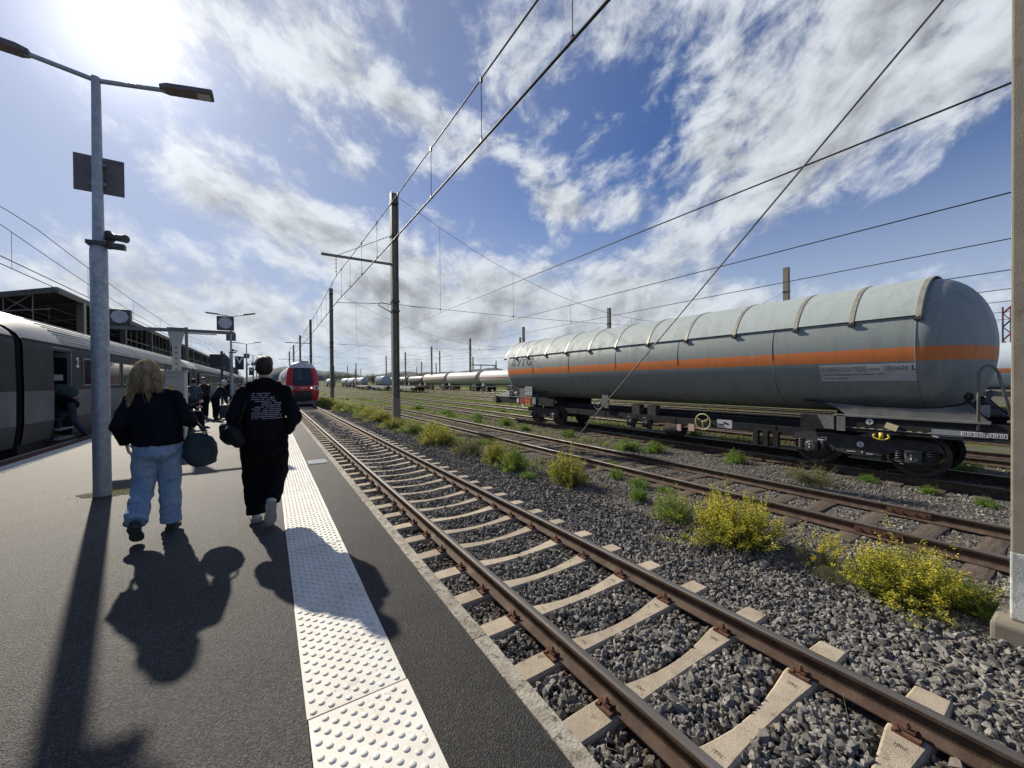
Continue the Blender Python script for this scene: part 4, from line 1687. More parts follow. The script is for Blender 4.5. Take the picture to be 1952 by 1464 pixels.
# sun shield over the top half, on brackets, held by straps
ang0, ang1 = radians(23), radians(157)
SH = tank_paint('sun_shield_paint', (.36, .41, .40), (.30, .34, .335), rough=.62, metal=.0)
mb = MB()
n = 40
vs, fs = [], []
for yy in (2.12, 18.2):
    for rr in (RT + .055, RT + .049):
        for j in range(n + 1):
            a = ang0 + (ang1 - ang0) * j / n
            vs.append((X3 + rr * cos(a), yy, ZT + rr * sin(a)))
m_ = n + 1
for j in range(n):
    fs.append((j, j + 1, 2 * m_ + j + 1, 2 * m_ + j))
    fs.append((m_ + j, 3 * m_ + j, 3 * m_ + j + 1, m_ + j + 1))
    fs.append((j, m_ + j, m_ + j + 1, j + 1))
    fs.append((2 * m_ + j, 2 * m_ + j + 1, 3 * m_ + j + 1, 3 * m_ + j))
fs += [(0, 2 * m_, 3 * m_, m_), (n, m_ + n, 3 * m_ + n, 2 * m_ + n)]
mb.add(vs, fs)
bld(mb, 'sun_shield', SH, tw, smooth=30)
for y in (2.18, 3.24, 4.33, 5.82, 7.30, 8.76, 10.22, 11.66, 13.11, 14.59, 16.05, 17.15, 18.2):
    mb = MB()
    vs, fs = [], []
    for j in range(n + 1):
        a = ang0 - radians(3.2) + (ang1 - ang0 + radians(6.4)) * j / n
        for (rr, e) in ((RT + .056, -.042), (RT + .068, -.042), (RT + .068, .042), (RT + .056, .042)):
            vs.append((X3 + rr * cos(a), y + e, ZT + rr * sin(a)))
    for j in range(n):
        for q in range(4):
            a, b = j * 4 + q, j * 4 + (q + 1) % 4
            fs.append((a, b, b + 4, a + 4))
    mb.add(vs, fs)
    st = bld(mb, 'strap', MT['strap'], tw, smooth=30)
    mb = MB()
    for sx in (-1, 1):
        a = ang0 - radians(2.6)
        p = (X3 + sx * (RT + .04) * cos(a), y, ZT + (RT + .04) * sin(a))
        mb.box(p, (.11, .13, .06))
        for q in (-.03, .03):
            mb.tube([(p[0] + sx * .03, y + q, p[2] - .06), (p[0] + sx * .05, y + q, p[2] + .05)], .011, 6)
    bldp(mb, 'bracket', MT['darkmetal'], tw, st)


def on_tank(yc, zc, rr=RT + .004):
    """u to the viewer's right is towards the camera end (-Y); v up along the shell"""
    a0 = asin((zc - ZT) / RT)

    def fn(u, v):
        a = a0 + v / RT
        return (X3 - rr * cos(a) - tw.location[0], yc - u - tw.location[1], ZT + rr * sin(a) - tw.location[2])
    return fn


def tank_patch(name, yc, zc, w, h, mat_, rr=RT + .003, skew=0.0):
    fn = on_tank(yc, zc, rr)
    mb = MB()
    n = 8
    vs = []
    for i in range(n + 1):
        v = -h / 2 + h * i / n
        vs += [fn(-w / 2 + skew * v, v), fn(w / 2 + skew * v, v)]
    mb.add(vs, [(2 * i, 2 * i + 1, 2 * i + 3, 2 * i + 2) for i in range(n)])
    return mb.build(name, mat_, tw, fix=False)


pl = tank_patch('data_placard', 3.02, 1.62, 1.62, .40, MT['plate'], RT + .006)
fnp = on_tank(3.02, 1.62, RT + .0095)


def ptext(s, u, v, size, bold=.0):
    text_on(s, lambda a, b: fnp(u + a, v + b), 'lettering', MT['ink'], pl, size, 'LEFT', bold)


def pframe(u0, v0, u1, v1, th=.004):
    mb = MB()
    for (a, b, c, d) in ((u0, v0, u1, v0 + th), (u0, v1 - th, u1, v1), (u0, v0, u0 + th, v1), (u1 - th, v0, u1, v1)):
        n = 6
        vs = []
        for i in range(n + 1):
            vv_ = b + (d - b) * i / n
            vs += [fnp(a, vv_), fnp(c, vv_)]
        mb.add(vs, [(2 * i, 2 * i + 1, 2 * i + 3, 2 * i + 2) for i in range(n)])
    mb.build('lettering_frame', MT['ink'], pl, fix=False)


ptext('P258H', -.765, .062, .105)
ptext('TE22', -.455, .062, .105)
ptext('TE25', -.195, .062, .105)
ptext('TY8036', .075, .062, .058, 0)
ptext('3', .372, .068, .085)
ptext('0629', .475, .058, .112)
ptext('L', .742, .055, .14, .003)
ptext('minimum filling temperature allowed:  -40°C', -.765, -.055, .062, .0)
ptext('thermally insulated', -.765, -.145, .062, .0)
for fr in ((-.785, .04, -.49, .155), (-.475, .04, -.235, .155), (-.215, .04, .035, .155)):
    pframe(*fr)
mb = MB()
ring = [fnp(.398 + cos(a) * .055, .098 + sin(a) * .055) for a in np.linspace(0, 2 * pi, 25)]
mb.tube(ring, .0045, 4, caps=False)
mb.build('lettering_frame', MT['ink'], pl)
# VTG lettering and mark at the far end
fv = on_tank(16.62, 2.50, RT + .016)
text_on('VTG', lambda u, v: fv(u * 1.35 + v * .18 - .44, v * 1.0 - .18), 'lettering', MT['inkblue'], tw, .52, 'LEFT', .022)
mb = MB()
fm = on_tank(17.36, 2.50, RT + .016)
for tri in (((-.16, -.16), (-.02, .20), (.05, .20), (-.06, -.10)), ((.04, .14), (.10, .14), (.22, -.16), (.12, -.16))):
    mb.add([fm(u * 1.1, v) for u, v in tri], [(0, 1, 2, 3)])
a_ = np.linspace(radians(15), radians(165), 9)
mb.add([fm(.02 + cos(q) * .12, -.22 + sin(q) * .12) for q in a_] + [fm(.02 + cos(q) * .06, -.22 + sin(q) * .06) for q in a_], [(i, i + 1, 10 + i, 9 + i) for i in range(8)])
mb.build('emblem', MT['inkblue'], tw, fix=False)
tank_patch('data_panel', 9.55, 1.00, .95, .22, pbr('dull_panel', (.30, .31, .30), (.24, .25, .24), rough=.5), RT + .004, skew=.9)

# underframe
zb0, zb1 = .28, .62
mb = MB()
for sx in (-1, 1):
    mb.box((X3 + sx * 1.18, 2.30, (zb0 + zb1) / 2), (.09, 4.0, zb1 - zb0))
    mb.box((X3 + sx * 1.18, 16.95, (zb0 + zb1) / 2), (.09, 5.4, zb1 - zb0))
bld(mb, 'sole_bar', MT['navy'], tw)
mb = MB()
for sx in (-1, 1):
    mb.box((X3 + sx * .42, 10.0, .20), (.12, 12.0, .34))
    mb.box((X3 + sx * 1.0, 9.3, .13), (.08, 10.5, .22))
bld(mb, 'centre_sill', MT['navy'], tw)
mb = MB()
for y in (5.0, 6.4, 8.0, 9.6, 11.2, 12.8):
    mb.box((X3, y, .14), (2.1, .12, .18))
bld(mb, 'cross_beam', MT['navy'], tw)
mb = MB()
for sx in (-1, 1):
    mb.box((X3 + sx * 1.19, 2.45, .64), (.16, 2.35, .04))
    mb.box((X3 + sx * 1.19, 16.95, .64), (.16, 2.7, .04))
bld(mb, 'frame_lip', MT['framegrey'], tw)


# saddles with the swept-up horn
def saddle(yc, s):
    mb = MB()
    out = []
    prof = [(-1.0, .66), (1.15, .66), (1.02, .80), (.90, 1.0), (.84, 1.14), (.93, 1.20), (.98, 1.13), (.80, .98), (.55, .90), (.2, .87), (-.6, .875), (-1.35, .92), (-1.9, .955), (-1.5, .92), (-1.15, .80)]
    for sx in (-1, 1):
        vs, fs = [], []
        n = len(prof)
        for (a, z) in prof:
            y = yc - s * a
            dz_ = max(-RT, min(RT, z - ZT))
            x = sqrt(max(0, (RT + .012) ** 2 - dz_ ** 2)) if z > .9 else 1.08 - (.9 - z) * .05
            x = min(max(x, .92), 1.2)
            vs += [(X3 + sx * (x + .035), y, z), (X3 + sx * (x - .03), y, z)]
        fs = [(2 * i, 2 * ((i + 1) % n), 2 * ((i + 1) % n) + 1, 2 * i + 1) for i in range(n)]
        fs += [tuple(2 * i for i in range(n)), tuple(2 * i + 1 for i in range(n - 1, -1, -1))]
        mb.add(vs, fs)
    for y in (yc - .9, yc, yc + .9):
        mb.box((X3, y, .76), (1.6, .08, .26))
    sd = bld(mb, 'saddle', MT['framegrey'], tw)
    for sx in (-1, 1):
        pts = []
        for (a, z) in [(-1.9, .955), (-1.35, .92), (-.6, .875), (.2, .87), (.55, .90), (.80, .98), (.93, 1.10), (.95, 1.18), (.90, 1.20), (.84, 1.12), (.92, .98), (1.04, .80), (1.15, .68)]:
            dz_ = z - ZT
            x = sqrt(max(0, (RT + .03) ** 2 - dz_ ** 2)) if z > .9 else 1.06
            pts.append((X3 + sx * (min(max(x, .92), 1.2) + .045), yc - s * a, z))
        bldp(MB().tube(pts, .02, 6), 'saddle_lip', MT['navy'], tw, sd, smooth=True)
    return sd


saddle(2.45, 1)
saddle(16.95, -1)
# steps / triangular brackets on the sole bar
mb = MB()
mb.prism([(3.62, .62), (3.95, .62), (3.80, .30), (3.62, .30)], 'x', X3 - 1.24, X3 - 1.14)
mb.box((X3 - 1.19, 3.48, .46), (.16, .16, .36))
bld(mb, 'bracket', MT['framegrey'], tw)
bogie(tw, X3, 3.22)
bogie(tw, X3, 15.3)
# end platform, buffer beam and handrail loops at the near end
bld(MB().box((X3, .45, .44), (2.7, .16, .42)), 'buffer_beam', MT['navy'], tw)
bld(MB().box((X3, 19.55, .44), (2.7, .16, .42)), 'buffer_beam', MT['framegrey'], tw)
buffers(tw, X3, .38, -1)
buffers(tw, X3, 19.62, 1)
mb = MB()
mb.box((X3, .78, .685), (2.5, .62, .035))
for q in range(7):
    mb.box((X3, .52 + q * .085, .706), (2.5, .02, .012))
bld(mb, 'end_platform', MT['framegrey'], tw)
for xx, yy in ((X3 - 1.24, 1.30), (X3 - 1.24, .62)):
    mb = MB()
    H = 1.72
    mb.tube([(xx, yy + .12, .5), (xx, yy + .12, H - .12), (xx, yy + .06, H - .02), (xx, yy, H), (xx, yy - .06, H - .03), (xx, yy - .11, H - .14), (xx + .02, yy - .28, .68)], .024, 8)
    bld(mb, 'handrail', MT['framegrey'], tw, smooth=True)
mb = MB()
mb.tube([(X3 - 1.2, .62, .45), (X3 - 1.26, .62, -.02), (X3 - 1.26, 1.02, -.02), (X3 - 1.2, 1.02, .45)], .018, 6)
mb.box((X3 - 1.24, .82, -.02), (.22, .42, .03))
bld(mb, 'step', MT['framegrey'], tw)
# yellow hook, hand wheel, earth marks, number strip
mb = MB()
pts = [(X3 - 1.26, 2.78 + .13 * sin(a), .25 - .02 - .075 * cos(a) * (1 if abs(a) < 2.2 else .6)) for a in np.linspace(-2.3, 2.3, 13)]
mb.tube(pts, .019, 6)
mb.box((X3 - 1.26, 2.78, .24), (.04, .07, .13))
bld(mb, 'lifting_hook', MT['yellow'], tw, smooth=True)
for (yy, zz_, R_, mt) in ((6.85, .20, .24, 'yellowpale'), (11.3, .52, .20, 'framegrey')):
    mb = MB()
    xw = X3 - 1.28
    mb.torus((xw, yy, zz_), R_, .02, 'x', 26, 8)
    for q in range(3):
        a = 2 * pi * q / 3 + .5
        mb.tube([(xw, yy, zz_), (xw, yy + R_ * cos(a), zz_ + R_ * sin(a))], .012, 6)
    mb.tube([(xw - .03, yy, zz_), (xw + .4, yy, zz_)], .03, 8)
    bld(mb, 'hand_wheel', MT[mt], tw, smooth=True)
mb = MB()
mb.box((X3 - 1.12, 11.05, .66), (.04, .34, .55))
bld(mb, 'valve_plate', MT['framegrey'], tw)
for y in (9.72, 9.02):
    mb = MB()
    mb.box((X3 - .9, y - .1, .28), (.26, .34, .62))
    mb.lathe([(.10, 0), (.10, .16), (.15, .17), (.15, .22), (.11, .23), (.11, .34), (.0001, .34)], o=(X3 - 1.06, y, -.25), n=14)
    mb.tube([(X3 - 1.06, y, -.14), (X3 - 1.28, y + .05, -.14), (X3 - 1.30, y + .06, -.02)], .055, 8)
    v_ = bld(mb, 'valve', MT['bogie'], tw, smooth=35)
    mb = MB()
    mb.torus((X3 - 1.26, y, .06), .10, .016, 'x', 14, 6)
    bldp(mb, 'valve_wheel', MT['spring'], tw, v_, smooth=True)
mb = MB()
mb.lathe([(.0001, -.32), (.2, -.30), (.22, -.2), (.22, .2), (.2, .30), (.0001, .32)], axis='y', o=(X3 - .95, 8.02, -.17), n=18)
bld(mb, 'air_reservoir', MT['navy'], tw, smooth=35)
mb = MB()
mb.tube([(X3 - 1.1, 8.6, -.02), (X3 - 1.1, 7.4, -.05)], .03, 6)
bld(mb, 'brake_rod', MT['rustdark'], tw)
bld(MB().box((X3 - 1.14, 7.75, -.08), (.05, .14, .20)), 'brake_lever', pbr('pale_pink_plate', (.60, .40, .36), rough=.5), tw)
bld(MB().box((X3 - 1.14, 7.32, -.03), (.02, .20, .22)), 'brake_plate', bpy.data.materials['pale_pink_plate'], tw)
bld(MB().box((X3 - 1.16, 6.25, .18), (.02, .44, .24)), 'info_plate', MT['plate'], tw)
mb = MB()
mb.box((X3 - 1.172, 6.20, .20), (.004, .16, .06), rot=Matrix.Rotation(.35, 3, 'X'))
mb.box((X3 - 1.172, 6.32, .16), (.004, .14, .03))
bld(mb, 'info_mark', MT['ink'], tw)
for y in (5.4, 5.15, 4.9):
    bld(MB().box((X3 - 1.1, y, -.12), (.12, .12, .42)), 'pipe_bracket', MT['navy'], tw)
mb = MB()
mb.tube([(X3 - 1.23, 3.35, .36), (X3 - 1.23, 1.3, .36)], .012, 6)
bld(mb, 'air_pipe', MT['darkmetal'], tw)
# white stencils on the frame and bogie
mb = MB()
xf = X3 - 1.2275
for y in np.arange(2.05, 3.4, .15):
    mb.box((xf - .002, y, .375), (.004, .07, .018))
bld(mb, 'dash_marks', MT['yellowpale'], tw)
mb = MB()
mb.box((xf - .003, 1.82, .40), (.006, .42, .13))
bld(mb, 'grid_plate', MT['galv'], tw)
mb = MB()
mb.box((xf - .004, 1.36, .415), (.008, .56, .085))
ns = bld(mb, 'number_strip', MT['white'], tw)
mb = MB()
for i in range(7):
    mb.box((xf - .009, 1.36 + .235 - i * .078, .415), (.003, .058, .058))
bldp(mb, 'number_field', MT['ink'], tw, ns)
mb = MB()
for i in range(7):
    for q in range(2):
        mb.box((xf - .0115, 1.36 + .247 - i * .078 - q * .022, .415), (.002, .013, .038))
bldp(mb, 'number_digits', MT['white'], tw, ns)


def flat_x(x, yc, zc):
    return lambda u, v: (x - tw.location[0], yc - u - tw.location[1], zc + v - tw.location[2])


text_on('4L', flat_x(xf - .003, 2.03, .30), 'lettering', MT['white'], tw, .10, 'LEFT', .003)
for (yy, zz_, xx) in ((2.98, .53, xf - .004), (3.18, -.02, X3 - 1.075)):
    mb = MB()
    mb.lathe([(.0001, 0), (.065, 0), (.065, .004), (.0001, .004)], axis='x', o=(xx - .004, yy, zz_), n=16)
    e_ = bld(mb, 'earth_mark', MT['white'], tw)
    mb = MB()
    for (q, w_) in ((.0, .07), (-.022, .045), (-.04, .02)):
        mb.box((xx - .006, yy, zz_ + q), (.003, w_, .009))
    mb.box((xx - .006, yy, zz_ + .02), (.003, .009, .045))
    bldp(mb, 'earth_symbol', MT['ink'], tw, e_)
mb = MB()
xb = X3 - 1.076
for (y, z, a, b) in ((3.9, .0, .18, .02), (3.82, .03, .02, .09), (3.88, .06, .10, .02), (3.35, -.20, .16, .012), (3.02, -.215, .12, .012), (3.15, -.19, .03, .03), (2.55, -.30, .10, .02), (2.5, -.34, .06, .02), (.75, .42, .09, .02)):
    mb.box((xb - .003 if y > 1 else xf - .003, y, z), (.005, a, b))
bld(mb, 'stencil_marks', MT['white'], tw)
bld(MB().box((X3 - 1.25, 2.62, .45), (.02, .20, .13), rot=Matrix.Rotation(.35, 3, 'X')), 'reflector', pbr('amber_reflector', (.65, .55, .35), rough=.4), tw)
# hazard plates at the far end
xp = X3 - 1.26
bld(MB().box((xp + .04, 16.55, .72), (.05, 1.10, .78)), 'plate_board', MT['framegrey'], tw)
pb = bld(MB().add([(xp, 16.86, .44 + .28), (xp, 16.86 - .24, .44), (xp, 16.86, .16 + .56 - .0 - .56 + .0), (xp, 16.86 + .24, .44)], [(0, 1, 2, 3)]), 'diamond_plate', MT['redplate'], tw, fix=False)
mb = MB()
mb.add([(xp - .004, 16.86 + .05, .36), (xp - .004, 16.86 - .06, .36), (xp - .004, 16.86 - .03, .48), (xp - .004, 16.86 + .0, .56), (xp - .004, 16.86 + .04, .47)], [(0, 1, 2, 3, 4)])
bldp(mb, 'flame_symbol', MT['ink'], tw, pb, fix=False)
op = bld(MB().box((xp, 16.34, .48), (.012, .46, .40)), 'orange_plate', MT['orangeplate'], tw)
mb = MB()
mb.box((xp - .008, 16.34, .48), (.004, .46, .012))
for q in (-.085, .085):
    mb.box((xp - .008, 16.34, .48 + q), (.004, .26, .09))
bldp(mb, 'plate_digits', pbr('plate_digit', (.25, .07, .02), rough=.6), tw, op)
bld(MB().box((xp, 16.25, .98), (.012, .62, .44)), 'notice_plate', MT['plate'], tw)
mb = MB()
for z in (1.12, 1.04, .96, .86):
    for j in range(4):
        mb.box((xp - .008, 16.49 - j * .14, z), (.004, .085, .035))
bld(mb, 'notice_lines', MT['ink'], tw)
bld(MB().box((xp, 15.78, .50), (.012, .30, .34)), 'notice_plate', MT['galv'], tw)
bld(MB().box((xp, 17.26, .45), (.012, .18, .22)), 'notice_plate', MT['white'], tw)
bld(MB().box((xp - .01, 16.75, .20), (.03, .22, .10), rot=Matrix.Rotation(.5, 3, 'X')), 'rerailing_plate', MT['white'], tw)
mb = MB()
for q in range(5):
    mb.tube([(X3 - 1.2, 17.9, 1.25 - q * .09), (X3 - 1.2, 16.9, 1.30 - q * .09)], .012, 5)
mb.tube([(X3 - 1.2, 17.9, .65), (X3 - 1.2, 17.9, 1.28)], .014, 5)
mb.tube([(X3 - 1.2, 16.9, .75), (X3 - 1.2, 16.9, 1.33)], .014, 5)
bld(mb, 'ladder', MT['bogie'], tw)
bld(MB().prism([(18.15, .62), (19.5, .62), (18.4, .95), (18.15, .98)], 'x', X3 - 1.24, X3 - 1.10), 'end_gusset', MT['plate'], tw)


# ------------------------------------------------------------------ far tank wagons
def far_tank(name, label, X, y0, L, R, zc, paint_, frame='bogie', stripe=None, ribs=0, group='far tank wagons'):
    t = thing('tank_wagon', label, 'tank wagon', (X, y0 + L / 2, ZR), group=group)
    mb = MB()
    mb.lathe(tank_profile(y0 + .9, y0 + L - .9, R, R * .5, 8), o=(X, 0, zc), axis='y', n=36)
    bld(mb, 'tank', paint_, t, smooth=True)
    bld(MB().box((X, y0 + L / 2, ZR + 1.05), (2.2, L - .2, .28)), 'frame', MT[frame], t)
    mb = MB()
    for yy in (y0 + 2.2, y0 + L - 2.2):
        mb.prism([(X - 1.15, ZR + 1.15), (X + 1.15, ZR + 1.15), (X + .95, zc - R * .55), (X - .95, zc - R * .55)], 'y', yy - .7, yy + .7)
    bld(mb, 'saddle', MT['framegrey'], t)
    bogie(t, X, y0 + 2.4, full=False)
    bogie(t, X, y0 + L - 2.4, full=False)
    buffers(t, X, y0 + .05, -1)
    bld(MB().box((X - 1.2, y0 + L - 1.8, ZR + 1.5), (.03, .9, .8)), 'plate_board', MT['plate'], t)
    mb = MB()
    for q in range(ribs):
        mb.torus((X, y0 + 1.2 + (L - 2.4) * q / max(1, ribs - 1), zc), R + .02, .035, 'y', 32, 5)
    if ribs:
        bld(mb, 'rib', MT['framegrey'], t, smooth=True)
    mb = MB()
    mb.lathe([(.35, 0), (.35, .2), (.25, .26), (.0001, .28)], o=(X, y0 + L / 2, zc + R - .06), n=18)
    bld(mb, 'dome_hatch', MT['framegrey'], t, smooth=35)
    return t


XF = TRACKS[5]
W1 = tank_paint('far_white_tank', (.58, .57, .55), (.46, .45, .43), (.45, .13, .07), 2.05, 2.30)
W2 = tank_paint('far_cream_tank', (.42, .41, .37), (.34, .325, .29), (.36, .20, .14), 1.95, 2.15)
W3 = tank_paint('far_beige_tank', (.44, .41, .36), (.36, .325, .28), (.40, .20, .13), 1.9, 2.15)
W4 = tank_paint('far_dark_tank', (.13, .13, .125), (.17, .16, .15))
W5 = tank_paint('far_silver_tank', (.42, .44, .45), (.34, .35, .36))
W6 = tank_paint('far_pale_blue_tank', (.48, .56, .60), (.40, .47, .51), (.55, .22, .10), 1.75, 2.05)
specs = [(W6, 'pale tank wagon glimpsed between the grey tank wagon and the right mast', -8, 16.5, 1.5, 0),
         (W5, 'silver far tank wagon hidden mostly behind the near end of the grey tank wagon', 9.0, 16.5, 1.45, 0),
         (W2, 'cream far tank wagon hidden mostly behind the grey tank wagon', 26, 16.5, 1.5, 0),
         (W3, 'beige far tank wagon hidden mostly behind the grey tank wagon\'s middle', 43, 16.5, 1.5, 0),
         (W1, 'white far tank wagon with red stripe just left of the grey tank wagon', 59.7, 14.8, 1.55, 0),
         (W2, 'cream far tank wagon with a long weathered flank, second left of the grey wagon', 75.0, 17.6, 1.55, 0),
         (W3, 'beige far tank wagon with faded red stripe, third left of the grey wagon', 93.2, 17.5, 1.5, 0),
         (W4, 'dark old ribbed far tank wagon right behind the second near mast', 111.5, 14.5, 1.35, 5),
         (W4, 'dark old far tank wagon left of the second near mast', 126.5, 14.5, 1.35, 5),
         (W5, 'silver far tank wagon left of the dark old tanks', 142, 14.5, 1.35, 0),
         (W5, 'silver far tank wagon, last one of the far row', 158, 14.5, 1.35, 0)]
for p_, lab, y0, L, R, rb in specs:
    far_tank('tank_wagon', lab, XF, y0, L, R, 2.2 if R > 1.4 else 1.95, p_, ribs=rb)
for (X, y0, lab) in ((TRACKS[3], 150, 'pale tank wagon with bright top right of the red train'), (TRACKS[3], 167, 'silver tank wagon behind the one right of the red train'),
                     (TRACKS[2], 205, 'silver tank wagon nearest the red train\'s flank on the horizon'), (TRACKS[3], 184, 'silver tank wagon far on the horizon near the red train')):
    far_tank('tank_wagon', lab, X, y0, 14.5, 1.35, 1.95, W5, ribs=0, group='distant tank wagons near the red train')

# flat wagons with a ribbed tank container
XC = TRACKS[2]
for i, (y0, L, lab) in enumerate(((76, 19.5, 'empty grey flat wagon on the far yard track'), (97.5, 19.5, 'grey flat wagon carrying the ribbed tank container'), (119, 19.5, 'grey flat wagon left of the ribbed tank container'))):
    t = thing('flat_wagon', lab, 'flat wagon', (XC, y0 + L / 2, ZR), group='flat wagons on the far yard track')
    for sx in (-1, 1):
        pr_ = [(y0, .55), (y0 + L, .55), (y0 + L, .25)]
        n = 5
        for q in range(n, 0, -1):
            yy = y0 + 3.2 + (L - 6.4) * (q - .5) / n
            hw = (L - 6.4) / n / 2
            pr_ += [(yy + hw * .95, .25), (yy + hw * .55, -.05), (yy - hw * .55, -.05), (yy - hw * .95, .25)]
        pr_ += [(y0, .25)]
        bld(MB().prism(pr_, 'x', XC + sx * 1.2 - .04, XC + sx * 1.2 + .04), 'side_beam', MT['plate'], t)
    bld(MB().box((XC, y0 + L / 2, .52), (2.36, L, .06)), 'deck', MT['rustdark'], t)
    bogie(t, XC, y0 + 2, full=False)
    bogie(t, XC, y0 + L - 2, full=False)
    buffers(t, XC, y0 + .05, -1)
t = thing('tank_container', 'blue-grey ribbed cylindrical tank container standing on a flat wagon', 'tank container', (XC, 107, .55))
TC = tank_paint('container_tank_paint', (.42, .47, .54), (.34, .38, .44))
mb = MB()
mb.lathe(tank_profile(103, 111, 1.28, .35, 8), o=(XC, 0, 1.95), axis='y', n=36)
bld(mb, 'tank', TC, t, smooth=True)
mb = MB()
for q in range(9):
    mb.torus((XC, 103.3 + q * .92, 1.95), 1.31, .05, 'y', 32, 5)
bld(mb, 'rib', TC, t, smooth=True)
mb = MB()
for yy in (102.6, 111.4):
    for sx in (-1, 1):
        mb.box((XC + sx * 1.15, yy, 1.2), (.12, .12, 1.3))
bld(mb, 'container_frame', MT['framegrey'], t)

# ------------------------------------------------------------------ passenger coaches
C_UP = paint('coach_grey_band', (.024, .027, .032), (.036, .039, .044), .62, spec=.2, vscale=1.5, grime=((.032, .034, .036), 2.5, .58, .78))
C_MID = paint('coach_pale_band', (.185, .187, .185), (.14, .142, .142), .64, spec=.2, vscale=1.2, grime=((.20, .19, .175), 2.0, .55, .75))
C_LOW = paint('coach_skirt_grey', (.055, .058, .06), (.042, .042, .043), .6, vscale=1.4)
C_ROOF = paint('coach_roof', (.42, .415, .395), (.33, .325, .31), .55, vscale=1.2, grime=((.30, .28, .25), 1.6, .58, .8))
C_GLASS = pbr('coach_window_glass', (.012, .014, .018), rough=.08, spec=.8)
C_FRAME = paint('coach_window_frame', (.22, .225, .23), None, .4)
C_RED = paint('coach_curtain_red', (.18, .05, .05), None, .7)
C_IN = paint('coach_interior_dark', (.035, .034, .034), None, .7)
CL = 23.9
MT['bellows'] = pbr('gangway_bellows', (.07, .064, .058), (.09, .082, .074), rough=.8, vscale=8)
SEC = [(1.36, .10), (1.415, .58), (1.425, 1.35), (1.41, 2.42), (1.385, 2.58), (1.32, 2.76), (1.16, 2.98), (.90, 3.18), (.55, 3.34), (.2, 3.41)]


